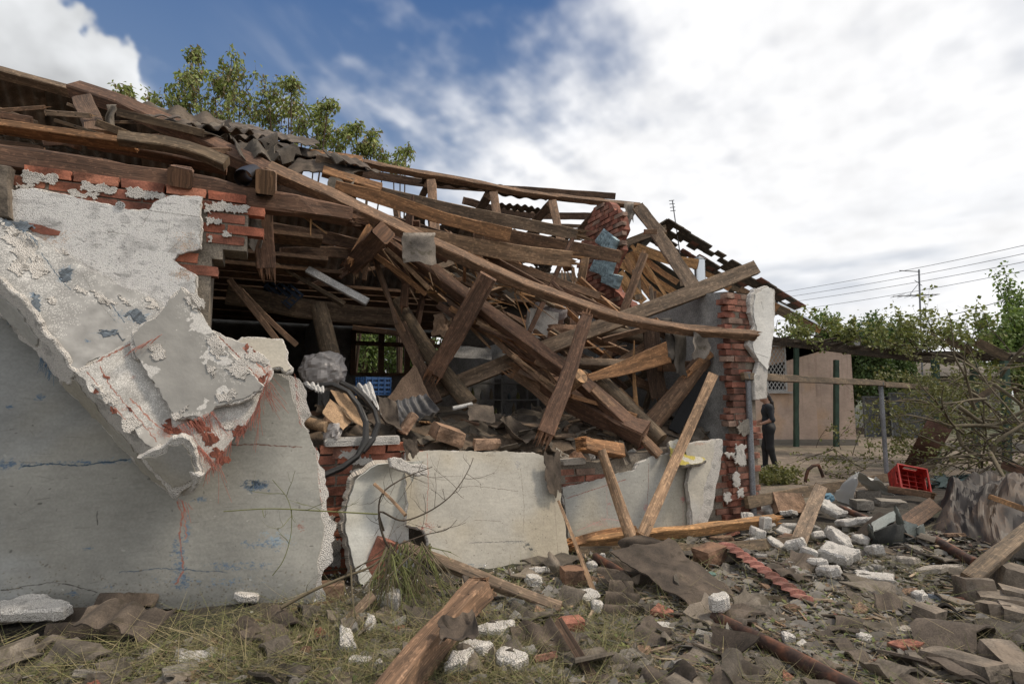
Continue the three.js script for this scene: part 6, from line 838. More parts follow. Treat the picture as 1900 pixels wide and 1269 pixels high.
gslate('crooked grey slate in the cluster by the rusty pipe', 1378, 1256, 0.2, 0.2, SD, { up: 0.06, tilt: V(0.4, 0, 0.4) });
gslate('pale slate square near the rusty pipe', 1440, 1148, 0.16, 0.14, SG, { up: 0.04 });
gslate('broad dusty slate in the right foreground', 1572, 1160, 0.26, 0.22, M.slate[1], { up: 0.05 });
gslate('long dusty slate strip beyond the rusty pipe', 1572, 1206, 0.42, 0.12, M.slate[1], { up: 0.05, spin: 0.3 });
gslate('upright pair of slates in the right foreground', 1650, 1134, 0.22, 0.16, M.slate[1], { up: 0.08, tilt: V(0.2, -0.2, 0.9) });
gslate('big arched brown slate near the concrete blocks', 1775, 1194, 0.5, 0.32, M.slate[1], { up: 0.09, amp: 0.05, wave: 0.4, jag: 0.12 });
gslate('long flat slate near the right frame edge', 1870, 1200, 0.4, 0.2, SM, { up: 0.04 });
gslate('flat slate under the burnt sheet edge', 1690, 1005, 0.2, 0.2, M.slate[1], { up: 0.06 });
gslate('grey slate square near the curved foam strip', 1720, 1012, 0.16, 0.14, SM, { up: 0.06 });
gslate('dark slate wedge beside the broken casing', 1625, 1000, 0.2, 0.34, SB, { up: 0.12, tilt: V(-0.6, 0, 0.5) });
gslate('long low slates below the burnt sheet', 1790, 1056, 0.6, 0.2, SD, { up: 0.03 });
cloth('felt_drape', 'round brown felt scrap draped over the big timber', 'roofing felt', [[812, 1150, 1.5], [880, 1130, 1.35], [890, 1180, 1.55], [815, 1190, 1.7]].map(c => { const q = toB(gd(c[0], c[1], 0.34)); return [c[0], c[1], q[2]]; }), M.slate[3], { jag: 0.1, bulge: 0.06, lump: 0.03 });
gslate('bent slate lying over the timber beside the felt scrap', 870, 1160, 0.2, 0.2, M.slate[1], { up: 0.22, tilt: V(0.8, 0, 0.3), amp: 0.04, wave: 0.3 });
// foam
const gfoam = (label, x, y, sx, sy, sz, ry, o = {}) => { const m = gfoam0(label, x, y, sx, sy, sz, ry, o); if (o.round === undefined || SEED % 3) m.geometry = foamGeo(sx, Math.max(0.04, sy * 0.9), sz, SEED * 1.7); return m; };
const gfoam0 = (label, x, y, sx, sy, sz, ry, o = {}) => chunk('foam_lump', label, 'foam piece', onG(x, y, (o.up ?? 0) + sy * 0.5 + 0.015), sx, sy, sz, o.mat ?? M.foam, ry, { n: 14, amp: 0.2, round: 0.26, freq: 4.6, rx: (rS() - 0.5) * 0.3, rz: (rS() - 0.5) * 0.3, ...o });
gfoam('long white foam slab at the left frame edge', 62, 1166, 0.52, 0.1, 0.2, 0.0, { amp: 0.06, up: 0.1, rx: 0.25 });
gfoam('white foam block at the foot of the render sheet crack', 333, 1122, 0.21, 0.07, 0.1, 0.05, { amp: 0.05, round: 0.08 });
gfoam('smaller white foam block at the render sheet foot', 454, 1126, 0.17, 0.065, 0.08, 0.1, { amp: 0.06, round: 0.08 });
gfoam('long white foam lump in the lower foreground grass', 374, 1224, 0.36, 0.07, 0.12, -0.3, { amp: 0.08 });
gfoam('upper white foam lump beside the big timber', 922, 1184, 0.25, 0.08, 0.12, 0.3);
gfoam('bulky white foam lump beside the big timber', 880, 1218, 0.22, 0.1, 0.14, -0.2);
gfoam('lowest white foam lump touching the big timber', 850, 1246, 0.17, 0.1, 0.12, 0.4);
gfoam('square white foam lump with a black scrap on it', 950, 1238, 0.19, 0.09, 0.15, -0.6);
gfoam('white foam wedge near the grey tilted board', 684, 1166, 0.1, 0.07, 0.16, 0.3, { rx: 0.4 });
gfoam('small white foam brick in the lower middle', 668, 1234, 0.13, 0.06, 0.08, 0.1, { amp: 0.06 });
gfoam('tiny white foam bit by the lower foam brick', 702, 1240, 0.06, 0.05, 0.06, 0.4);
gfoam('round white foam lump on the rusty pipe', 1336, 1156, 0.14, 0.12, 0.1, 0.4, { up: 0.08, round: 0.4 });
gfoam('white foam pair lump before the rusty pipe', 1460, 1193, 0.1, 0.06, 0.07, 0.4, { round: 0.4 });
gfoam('thin white foam bit beside the foam pair', 1487, 1195, 0.1, 0.04, 0.05, 0.6);
gfoam('speckled white foam sliver in the right foreground', 1610, 1180, 0.17, 0.05, 0.07, 0.5);
gfoam('dirty foam lump near the arched slate', 1683, 1178, 0.13, 0.06, 0.08, 0.2, { mat: M.foamDirty });
gfoam('big white foam slab with a folded face in the foam rubble', 1562, 1040, 0.34, 0.12, 0.3, -0.5, { amp: 0.06, up: 0.05, rx: 0.4 });
gfoam('flat white foam slab beside the folded one', 1622, 1062, 0.34, 0.06, 0.22, -0.4, { amp: 0.08 });
gfoam('grey white foam slab leaning on the tilted plank', 1545, 970, 0.3, 0.1, 0.24, -0.6, { up: 0.08, rx: 0.5 });
gfoam('broad foam slab beyond the tilted plank', 1590, 985, 0.4, 0.08, 0.26, -0.3, { up: 0.06 });
gfoam('white foam brick by the split plank end', 1420, 992, 0.14, 0.16, 0.1, 0.3, { amp: 0.05, up: 0.05 });
gfoam('curved dirty foam strip before the burnt sheet', 1735, 1056, 0.42, 0.07, 0.12, -0.15, { mat: M.foamDirty, amp: 0.08 });
gfoam('foam strip end beside the curved strip', 1685, 1044, 0.2, 0.08, 0.14, -0.7, { mat: M.foamDirty });
gfoam('white foam lump in the right middle ground', 1710, 1108, 0.14, 0.09, 0.1, 0.3, { round: 0.4 });
gfoam('small white foam bit near the concrete blocks', 1741, 1093, 0.11, 0.05, 0.06, -0.5);
gfoam('white foam lump between slates under the beige panel', 990, 1084, 0.12, 0.09, 0.1, 0.3, { round: 0.4 });
gfoam('white foam bit by the slim forked stick', 1098, 1054, 0.11, 0.08, 0.09, 0.2);
gfoam('round white foam ball before the brown slates', 1108, 1120, 0.1, 0.1, 0.09, 0.3, { round: 0.5 });
gfoam('white foam pair near the middle foreground', 1232, 1160, 0.14, 0.05, 0.08, 0.1, { round: 0.4 });
gfoam('foam bit left of the block of brickwork', 1100, 1080, 0.06, 0.05, 0.06, 0);
gfoam('white foam lump under the leaning narrow plank', 1340, 968, 0.2, 0.08, 0.12, 0.2, { mat: M.foamDirty });
gfoam('pale foam slab near the pier foot', 1400, 966, 0.2, 0.07, 0.14, 0.5, { mat: M.foamDirty });
gfoam('upright white foam shard behind the foam rubble', 1485, 950, 0.08, 0.18, 0.08, 0.4, { up: 0.03 });
gfoam('white foam sliver against the tilted plank', 1470, 985, 0.22, 0.09, 0.12, -0.8);
{ const r = rng(405), spots = [[1390, 975], [1408, 1000], [1430, 985], [1452, 992], [1500, 985], [1515, 1000], [1530, 960], [1548, 1000], [1575, 965], [1560, 1015], [1445, 1015], [1480, 1022], [1500, 1035], [1520, 1052], [1600, 1010], [1625, 1030], [1395, 1010], [1470, 968], [1420, 960], [1540, 1066], [720, 1130], [1000, 1065], [1120, 1040], [960, 1120], [640, 1205], [1090, 1100]];
  for (const [x, y] of spots) gfoam('white foam chunk ' + (x < 700 ? 'lowest before the stem bundle' : x < 800 ? 'beside the stem bundle' : x < 1050 ? 'under the beige panel' : x < 1380 ? 'by the slim forked stick' : x < 1430 ? 'at the split plank end' : x < 1475 ? 'by the orange clay slab' : x < 1525 ? 'against the tilted plank' : x < 1570 ? 'behind the tilted plank' : 'before the broken casing') + (y > 1010 ? ', towards the viewer' : y > 985 ? ', midway' : ', towards the rail'), x + (r() - 0.5) * 10, y, 0.08 + r() * 0.16, 0.05 + r() * 0.08, 0.07 + r() * 0.1, r() * 3, { up: 0.02, n: 8, group: x > 1380 ? 'foam chunks around the tilted plank' : 'foam chunks of the middle foreground', rx: (r() - 0.5) * 1, rz: (r() - 0.5) * 1 }); }
// bricks, clods and blocks
const gch = (name, label, cat, x, y, sx, sy, sz, mat, ry, o = {}) => chunk(name, label, cat, onG(x, y, sy * 0.4 + (o.up ?? 0)), sx, sy, sz, mat, ry, { n: 5, amp: 0.06, round: 0.08, ...o });
gch('masonry_block', 'dusty brick block with red side near the red edging', 'block', 1318, 1038, 0.26, 0.14, 0.2, M.adobeDark, 0.5, { rz: 0.1, up: 0.04, amp: 0.1 });
gch('masonry_block', 'red stained block standing behind the twig bundle', 'block', 703, 1072, 0.2, 0.3, 0.2, M.bricksOld[0], 0.4, { rz: -0.45, up: 0.05 });
gch('clay_block', 'tan clay block against the low wall bricks', 'block', 632, 1052, 0.2, 0.2, 0.16, M.adobe, 0.5, { rz: 0.5, up: 0.1, amp: 0.1 });
gch('clay_block', 'pale tan clod at the corner of the render sheet', 'block', 612, 1106, 0.2, 0.1, 0.14, M.adobe, 0.2, { amp: 0.12 });
gch('clay_block', 'tan clod under the corner of the beige panel', 'block', 1062, 1078, 0.18, 0.14, 0.16, M.adobeDark, 0.2, { amp: 0.12, up: 0.03 });
gch('masonry_block', 'rounded pink brick piece beside the leaning slat', 'block', 1060, 1155, 0.17, 0.1, 0.13, M.bricksOld[0], 0.3, { amp: 0.12, round: 0.3 });
gch('clay_block', 'flat orange clay slab beside the foam rubble', 'block', 1464, 962, 0.4, 0.26, 0.12, M.adobe, 0.1, { rx: -0.5, up: 0.05 });
gch('clay_block', 'brown clod by the tilted grey plank', 'block', 1465, 1003, 0.2, 0.12, 0.16, M.adobeDark, 0.7, { amp: 0.1 });
const CB = [[1812, 1108, 0.22, 0.22, 0.2, 'pointed concrete block fragment at the edge of the block pile'], [1846, 1078, 0.2, 0.16, 0.2, 'concrete block under the burst plank end'], [1884, 1088, 0.26, 0.24, 0.24, 'large concrete block at the frame edge'], [1858, 1124, 0.26, 0.14, 0.2, 'low concrete block in the front of the pile'], [1896, 1122, 0.26, 0.16, 0.22, 'pale concrete block leaning on the pile'], [1846, 1146, 0.2, 0.12, 0.14, 'small concrete block at the pile foot'], [1892, 1158, 0.2, 0.12, 0.18, 'concrete block lowest in the pile'], [1725, 1166, 0.16, 0.14, 0.14, 'single concrete block before the arched slate'], [1788, 1246, 0.4, 0.12, 0.17, 'long concrete block in the lower corner'], [1880, 1252, 0.34, 0.12, 0.17, 'broken concrete block beside the long one'], [1612, 928, 0.3, 0.14, 0.3, 'dusty grey block below the clear sheet'], [1640, 908, 0.34, 0.12, 0.2, 'grey block behind the clear sheet'], [1655, 940, 0.34, 0.1, 0.26, 'grey slab piece near the casing'], [1600, 952, 0.24, 0.12, 0.2, 'grey brick in front of the clear sheet'], [1840, 918, 0.3, 0.2, 0.24, 'grey stone behind the burnt sheet']];
for (const [x, y, a, b, c, lab] of CB) gch('concrete_block', lab, 'concrete block', x, y, a, b, c, x < 1700 || x === 1840 ? M.concreteWarm : M.concrete, x * 0.37, { amp: 0.09, round: 0.1, rx: (rS() - 0.5) * 0.3, rz: (rS() - 0.5) * 0.4, up: 0.02 });
gch('teal_block', 'small teal painted brick in the brown slates', 'brick', 1312, 1066, 0.16, 0.07, 0.09, std({ map: speck, color: sr(104, 148, 142) }), 0.1);
gch('blue_rag', 'crumpled light blue rag by the tilted plank', 'rag', 1536, 946, 0.2, 0.1, 0.14, std({ map: speck, color: sr(110, 150, 172) }), 0.4, { amp: 0.3, round: 0.5, n: 7, up: 0.06 });
gch('grey_rag', 'crumpled bluish grey rag in the right foreground', 'rag', 1747, 1110, 0.13, 0.08, 0.11, std({ map: speck, color: sr(128, 136, 146) }), 0.4, { amp: 0.25, round: 0.5, n: 7 });
// scattered small pieces: countable ones singly, told apart by size and by what they lie near
const nearBy = q => { const r = q.clone().sub(EYEV), x = 950 + 1000 * r.x / -r.z, y = -r.z; return x < 250 ? 'below the left end of the render sheet' : x < 620 ? 'before the cracked render sheet' : x < 820 ? 'around the stem bundle' : x < 1040 ? (y > 4.2 ? 'under the beige panel' : 'beside the big timber') : x < 1330 ? (y > 4 ? 'around the big brown slates' : 'before the near end of the rusty pipe') : x < 1520 ? (y > 4.6 ? 'around the red edging strip' : 'beside the rusty pipe') : x < 1720 ? (y > 4.6 ? 'before the broken casing' : 'beyond the rusty pipe') : 'near the concrete blocks'; };
const inZone = (r) => { for (let k = 0; k < 60; k++) { const y = 985 + Math.pow(r(), 0.8) * 320, x = -60 + r() * 2020, q = gd(x, y, 0.03), [a, , o] = toB(q); if ((a < 1 ? o > 0.28 : a < 5.5 ? o > 0.42 : true) && fenceSide(q.x, q.z) > 0.1 && Math.hypot(q.x, q.z) > 2.2) return [q, x, y]; } return [gd(1200, 1150, 0), 1200, 1150]; };
{
  const r = rng(411), sg = [0, 1, 2, 3, 4, 5, 6, 7, 8, 9, 10, 11].map(i => wavy(0.14 + (i % 4) * 0.05, 0.12 + (i % 3) * 0.06, { seed: 2000 + i, jag: 0.06, skew: 1.4, amp: i % 3 ? 0.012 : 0.03 }));
  for (let i = 0; i < 150; i++) { const [q, x] = inZone(r); if (x < 640 && r() < 0.4) continue; const s = 0.4 + r() * 1.1, m = solo('slate_shard', (s < 0.7 ? 'small' : s < 1.1 ? 'medium' : 'larger') + ' dusty slate shard lying ' + nearBy(q), 'roof slate', sg[Math.floor(r() * 12)], (r() < 0.75 ? M.slate : M.slateDark)[Math.floor(r() * 3)], V(0, 0, 0), 'slate shards in the ground litter'); oriented(m, V(q.x, H(q.x, q.z) + 0.025 * s + r() * 0.03, q.z), V((r() - 0.5) * 0.7, 1, (r() - 0.5) * 0.7), V(r() - 0.5, 0, r() - 0.5)); m.scale.setScalar(s); }
  const flats = [...Array(14).keys()].map(i => { const n = 4 + i % 3, P = []; for (let k = 0; k < n; k++) { const a = (k + 0.5 * h3(k, i, 3)) / n * 6.283, R = 0.6 + 0.5 * h3(k, i, 7); P.push([Math.cos(a) * R, Math.sin(a) * R * (0.5 + 0.4 * h3(i, 3, 3))]); } const g = slabGeo(jag(P, 0.035, 0.16, i + 5), 0.16, 0.02, 0.08); g.rotateX(-Math.PI / 2); return g; });
  for (let i = 0; i < 250; i++) { const [q] = inZone(r), s = 0.03 + Math.pow(r(), 1.6) * 0.12, k = r(), grey = k < 0.62, m = solo(grey ? 'flat_shard' : 'brick_shard', (s < 0.05 ? 'tiny' : s < 0.09 ? 'small' : 'larger') + (grey ? ' flat grey roofing shard ' : ' brick shard ') + nearBy(q), grey ? 'roof slate' : 'brick shard', flats[i % 14], grey ? M.slate[i % 5] : [M.bricksOld[i % 6], M.adobe, M.concreteWarm][i % 3], V(q.x, H(q.x, q.z) + 0.02 + s * 0.12, q.z), grey ? 'flat shards in the ground litter' : 'brick shards in the ground litter'); m.scale.set(s, s * (grey ? 0.6 : 1.6), s); m.rotation.set((r() - 0.5) * 0.7, r() * 6.28, (r() - 0.5) * 0.7); }
  const fg = [0, 1, 2, 3, 4, 5, 6, 7].map(i => lump(1.5, 0.8 + (i % 3) * 0.2, 1, i + 200, { n: 4, amp: 0.25, round: 0.4, freq: 2.6 }));
  const ff = [0, 1, 2, 3, 4, 5, 6, 7].map(i => foamGeo(1.6, 0.7, 1.2, 900 + i * 7));
  for (let i = 0; i < 260; i++) { let [q, x] = inZone(r); if (i > 110) { const p = r() < 0.6 ? gd(1380 + r() * 260, 960 + r() * 110, 0.02) : gd(620 + r() * 420, 1090 + r() * 170, 0.02); const [a, , o] = toB(p); if (a < 5.5 && o < 0.4) continue; q = p; } const s = 0.018 + Math.pow(r(), 2) * 0.06; const m = solo('foam_crumb', (s < 0.026 ? 'tiny' : s < 0.045 ? 'small' : 'larger') + ' white foam crumb strewn ' + nearBy(q), 'foam piece', (i % 2 ? fg : ff)[i % 8], M.foam, V(q.x, H(q.x, q.z) + s * 0.4, q.z), 'foam crumbs in the ground litter'); m.scale.setScalar(s); m.rotation.set(r() * 0.6, r() * 6, r() * 0.6); }
  for (let i = 0; i < 120; i++) { const [q] = inZone(r), s = 0.02 + Math.pow(r(), 2) * 0.06, m = solo('rubble_bit', (s < 0.03 ? 'tiny' : s < 0.05 ? 'small' : 'larger') + ' brown rubble bit strewn ' + nearBy(q), 'rubble', fg[(i + 3) % 8], [M.adobeDark, M.bricksOld[1], M.concreteWarm, M.adobe][i % 4], V(q.x, H(q.x, q.z) + s * 0.3, q.z), 'rubble bits in the ground litter'); m.scale.setScalar(s); m.rotation.set(r() * 0.6, r() * 6, r() * 0.6); }
  for (let i = 0; i < 60; i++) { const [q] = inZone(r), L = 0.12 + r() * 0.3, an = r() * 6.28, y = H(q.x, q.z) + 0.02 + r() * 0.03, d = V(Math.cos(an), (r() - 0.5) * 0.2, Math.sin(an)).multiplyScalar(L / 2), c = V(q.x, y, q.z); const [g, cc] = timber([c.clone().sub(d), c.clone().add(d)], 0.012 + r() * 0.022, 0.01, { t1: 0.5, face: UP }); solo('wood_splinter', (L < 0.22 ? 'short' : L < 0.32 ? 'medium' : 'long') + ' loose wood splinter lying ' + nearBy(q), 'splinter', g, [M.brown, M.pale, M.drift, M.dark][i % 4], cc, 'wood splinters in the ground litter'); }
}
// litter nobody could count
function scatter(name, g, mat, n, seed, fn, cols) { const m = new THREE.InstancedMesh(g, mat, n), r = rng(seed), o = new THREE.Object3D(), c = new THREE.Color(); for (let i = 0; i < n; i++) { fn(o, r, i); o.updateMatrix(); m.setMatrixAt(i, o.matrix); if (cols) { const q = cols[Math.floor(r() * cols.length)], k = 0.7 + r() * 0.6; c.setRGB(q[0] * k, q[1] * k, q[2] * k); m.setColorAt(i, c); } } m.name = numbered(name); scene.add(m); return m; }
const blade = (() => { const P = [], T = [], I = [], n = 4; for (let k = 0; k <= n; k++) { const t = k / n, w = 0.5 * (1 - t * 0.85); P.push(-w * 0.022, t * t * 0.28, t, w * 0.022, t * t * 0.28, t); T.push(0, t, 1, t); if (k) { const b = k * 2; I.push(b - 2, b - 1, b, b - 1, b + 1, b); } } const g = geo(P, T, I); g.computeVertexNormals(); return g; })();
const leafG = (() => { const g = geo([0, 0, 0, 0.3, 0.05, 0.4, 0, 0, 1, -0.3, 0.05, 0.4], [0, 0, 1, 0, 1, 1, 0, 1], [0, 1, 2, 0, 2, 3]); g.computeVertexNormals(); return g; })();
const crumbG = lump(1.3, 0.7, 1, 5, { n: 2, amp: 0.25, round: 0.35 }), flakeG = wavy(1.3, 1, { seed: 3001, wave: 2, amp: 0.05, jag: 0.3, th: 0.07 });
M.litter = std({ roughness: 0.9, color: 0xffffff });
const grassCol = [[0.10, 0.105, 0.035], [0.14, 0.135, 0.05], [0.20, 0.17, 0.085], [0.075, 0.085, 0.03], [0.25, 0.21, 0.12], [0.12, 0.10, 0.05]];
const thick = (x, z) => fbm(x * 1.4 + 5, z * 1.4 + 2, 6, 4);
tag(scatter('grass_litter', blade, M.litter, 60000, 421, (o, r) => { let q; for (let k = 0; k < 6; k++) { q = inZone(r)[0]; if (thick(q.x, q.z) > 0.3 + r() * 0.3 + (q.x > 0.8 ? 0.14 : 0)) break; } const L = 0.05 + r() * r() * 0.22; o.position.set(q.x, H(q.x, q.z) + 0.004 + r() * 0.05, q.z); o.rotation.set((r() - 0.5) * 0.9, r() * 6.28, (r() - 0.5) * 1.2, 'YXZ'); o.scale.set(L * (0.6 + 0.9 * r()), L * (0.3 + r()), L); }, grassCol), 'cut green and straw coloured grass strewn over the rubble', 'grass', null, 'stuff');
tag(scatter('straw_litter', blade, M.litter, 5000, 431, (o, r, i) => { let q = inZone(r)[0]; if (i % 2) { const p = gd(-60 + r() * 1000, 1118 + r() * 170, 0.02), [a, , oo] = toB(p); if (oo > 0.5) q = p; } const L = 0.16 + r() * 0.3; o.position.set(q.x, H(q.x, q.z) + 0.01 + r() * 0.05, q.z); o.rotation.set((r() - 0.6) * 0.5, r() * 6.28, (r() - 0.5) * 1.2, 'YXZ'); o.scale.set(L * 0.45, L * (0.2 + r() * 0.6), L); }, [[0.22, 0.19, 0.09], [0.16, 0.155, 0.06], [0.28, 0.23, 0.13], [0.12, 0.13, 0.045]]), 'long cut stalks lying over the rubble', 'grass', null, 'stuff');
tag(scatter('leaf_litter', leafG, M.litter, 6000, 423, (o, r) => { const q = inZone(r)[0], L = 0.015 + r() * 0.035; o.position.set(q.x, H(q.x, q.z) + 0.01 + r() * 0.05, q.z); o.rotation.set((r() - 0.5) * 1.2, r() * 6.28, (r() - 0.5) * 1.2, 'YXZ'); o.scale.setScalar(L); }, [[0.11, 0.13, 0.04], [0.16, 0.17, 0.06], [0.2, 0.14, 0.08], [0.08, 0.1, 0.035]]), 'small fallen leaves over the ground rubble', 'leaves', null, 'stuff');
tag(scatter('fine_rubble', crumbG, M.litter, 9000, 425, (o, r) => { const q = inZone(r)[0], s = 0.006 + Math.pow(r(), 3) * 0.03; o.position.set(q.x, H(q.x, q.z) + s * 0.3, q.z); o.rotation.set(r() * 6, r() * 6, r() * 6); o.scale.setScalar(s); }, [[0.128, 0.104, 0.08], [0.08, 0.068, 0.056], [0.192, 0.168, 0.144], [0.16, 0.104, 0.08]]), 'fine brown and grey rubble over the ground', 'rubble', null, 'stuff');
tag(scatter('slate_flakes', flakeG, M.litter, 17000, 427, (o, r) => { const q = inZone(r)[0], s = 0.015 + Math.pow(r(), 2) * 0.085; o.position.set(q.x, H(q.x, q.z) + 0.01 + r() * 0.02, q.z); o.rotation.set((r() - 0.5) * 0.8, r() * 6, (r() - 0.5) * 0.8); o.scale.set(s, s, s); }, [[0.16, 0.148, 0.128], [0.12, 0.108, 0.092], [0.192, 0.176, 0.156], [0.096, 0.084, 0.072]]), 'small flat slate flakes over the ground', 'rubble', null, 'stuff');
const sliverG = lump(0.07, 0.05, 1, 9, { n: 2, amp: 0.15, round: 0.1 });
tag(scatter('wood_slivers', sliverG, M.litter, 3600, 433, (o, r) => { const q = inZone(r)[0], L = 0.04 + r() * r() * 0.2; o.position.set(q.x, H(q.x, q.z) + 0.012 + r() * 0.03, q.z); o.rotation.set((r() - 0.5) * 0.5, r() * 6.28, r() * 3, 'YXZ'); o.scale.set(0.05 + L, 0.05 + L, L); }, [[0.24, 0.18, 0.125], [0.16, 0.115, 0.08], [0.34, 0.26, 0.18], [0.10, 0.075, 0.058]]), 'fine wood slivers strewn over the ground', 'splinters', null, 'stuff');
tag(scatter('foam_beads', crumbG, M.litter, 4200, 429, (o, r, i) => { let q = inZone(r)[0]; if (i % 3) q = gd([330, 700, 950, 1150, 1500, 1600][i % 6] + (r() + r() - 1) * 260, 1120 + (r() + r() - 1) * 120, 0); const s = 0.003 + Math.pow(r(), 3) * 0.012; o.position.set(q.x, H(q.x, q.z) + s * 0.4 + r() * 0.02, q.z); o.rotation.set(r() * 6, r() * 6, r() * 6); o.scale.setScalar(s); }, [[0.75, 0.74, 0.72], [0.62, 0.61, 0.58]]), 'white foam beads sprinkled over the ground', 'foam beads', null, 'stuff');
// twigs before the low wall
const twigTube = (L, r0, r1, seed, side = 0) => { const p = L.map(q => wl(q[0], q[1], q[2])), G = [], cv = new THREE.CatmullRomCurve3(p), seg = p.length * 5; const t = new THREE.TubeGeometry(cv, seg, 1, 5), ps = t.attributes.position; for (let i = 0; i <= seg; i++) { const c = cv.getPointAt(i / seg), rr = lerp(r0, r1, i / seg); for (let j = 0; j <= 5; j++) { const x = i * 6 + j; ps.setXYZ(x, c.x + (ps.getX(x) - c.x) * rr, c.y + (ps.getY(x) - c.y) * rr, c.z + (ps.getZ(x) - c.z) * rr); } } G.push(t); const r = rng(seed); for (let i = 0; i < side; i++) { const a = cv.getPointAt(0.1 + 0.85 * r()); G.push(stems(a, V(r() - 0.5, r() - 0.4, r() - 0.3), 0.1 + r() * 0.22, 0.0022, 1, seed * 10 + i, { nb: 1, per: 0, wild: 0.5 })[0]); } return join(G); };
for (const [lab, mat, L, r0, r1, sd] of [
  ['dark bare branch rising across the beige panel', M.twigDark, [[712, 985, 0.75], [704, 950, 0.75], [745, 966, 0.72], [790, 952, 0.7], [832, 924, 0.66], [856, 895, 0.6], [872, 866, 0.55], [878, 850, 0.5]], 0.009, 0.003, 14],
  ['dark bare branch bending up beside the curled panel', M.twigDark, [[740, 1040, 0.8], [715, 1005, 0.8], [703, 960, 0.75], [708, 918, 0.7], [740, 892, 0.65], [802, 866, 0.55]], 0.011, 0.003, 16],
  ['long pale twig reaching level across the render sheet', M.twigGreen, [[414, 949, 0.95], [500, 944, 0.95], [590, 948, 0.9], [700, 954, 0.8]], 0.003, 0.006, 5],
  ['thick grey branch sloping from the render sheet corner', M.twig, [[520, 1128, 1.0], [575, 1098, 0.95], [640, 1070, 0.9], [690, 1050, 0.85], [735, 1012, 0.8]], 0.014, 0.007, 9],
  ['thin twig curving low over the beige panel', M.twigDark, [[740, 1010, 0.8], [790, 992, 0.75], [830, 982, 0.7], [848, 964, 0.65]], 0.006, 0.002, 5],
  ['upright pale twig before the grey tilted board', M.twig, [[650, 1050, 0.9], [655, 1120, 1.1], [670, 1180, 1.3], [690, 1230, 1.5]], 0.007, 0.004, 3],
  ['green twig arching before the render sheet', M.twigGreen, [[505, 890, 0.9], [535, 930, 0.92], [540, 985, 0.95], [525, 1040, 1.0], [505, 1068, 1.0]], 0.002, 0.003, 4],
  ['dead twig standing in the middle foreground', M.twigDark, [[1150, 1215, 1.9], [1154, 1170, 1.8], [1158, 1130, 1.6]], 0.005, 0.002, 4]]) { const g = twigTube(L, r0, r1, sd + 50, sd); const c = wl(...L[0]); g.translate(-c.x, -c.y, -c.z); solo('bare_branch', lab, 'branch', g, mat, c); }
{ // drooping bundle of cut stems
  const r = rng(441), mk = (n, mat, label, len) => { const G = [], c = wl(750, 1090, 0.9); for (let i = 0; i < n; i++) { const x = 712 + r() * 90, y = 1004 + r() * 30, p = wl(x, y, 0.7 + r() * 0.35); const [g] = stems(p, V((r() - 0.5) * 1.8, -0.25 - r() * 0.9, (r() - 0.1) * 0.9), len * (0.4 + r()), 0.0035 + r() * 0.003, 1, 4400 + i + n, { nb: 3, up: -0.1, wild: 0.28, fork: 0.8, per: 0 }); const ps = g.attributes.position; for (let k = 0; k < ps.count; k++) ps.setY(k, Math.max(ps.getY(k), 0.015)); G.push(g); } const g = join(G); g.translate(-c.x, -c.y, -c.z); g.computeVertexNormals(); solo('stem_bundle', label, 'plant stems', g, mat, c); };
  mk(46, M.twigGreen, 'tangled bundle of drooping green stems before the low wall', 0.36); mk(45, M.twig, 'dry brown stems mixed into the green stem bundle', 0.42);
}
// ---------------------------------------------------------------- burnt sheet, casing, clear sheet
{
  const mp = tex(512, 512, (u, v) => { const a = pf(u * 5, v * 5, 5, 5, 171, 6), b = pf(u * 11, v * 11, 11, 11, 172, 5), k = sstep(0.5, 0.62, a), w = sstep(0.62, 0.7, b) * 0.8; const c = [lerp(70, 118, k), lerp(60, 98, k), lerp(54, 80, k)].map(q => lerp(q, 172, w) * (0.8 + 0.4 * pn(u * 100, v * 100, 100, 100, 9))); return c; });
  const f0 = gd(1712, 1008, 0.02), f1 = gd(1990, 1062, 0.02), b0 = gd(1745, 925, 0.05), b1 = gd(1990, 905, 0.05);
  const g = shell((u, v) => { const p = f0.clone().lerp(f1, u).lerp(b0.clone().lerp(b1, u), v); const e = Math.min(1, Math.min(u + 0.02, 1.05 - u) * 5) * Math.min(1, v * 3.2) * Math.min(1, (1 - v) * 3 + 0.2); const cr = fbm(u * 3.2, v * 3.2, 5, 4), rd_ = Math.abs(noise(u * 4 + 3, v * 5) - 0.5) * 2; return p.add(V((noise(u * 5, v * 5, 3) - 0.5) * 0.25, e * (0.26 + 0.3 * (cr - 0.4) + 0.2 * (1 - rd_)) + e * (0.14 * (0.5 - Math.abs(noise(u * 9 + 2, v * 9) - 0.5) * 2) + 0.07 * (0.5 - Math.abs(noise(u * 21, v * 21 + 3) - 0.5) * 2)) - 0.02 * (1 - e), (noise(u * 5 + 9, v * 5, 4) - 0.5) * 0.25)); }, 70, 60, 0.006, (u, v) => [u * 1.4, v * 1.1], 0.3);
  const c = mid([f0, f1]); g.translate(-c.x, -c.y, -c.z); solo('burnt_sheet', 'crumpled scorched metal sheet lying on the rubble', 'metal sheet', g, std({ map: mp, color: sr(140, 132, 124), roughness: 0.65, metalness: 0.1 }), c);
}
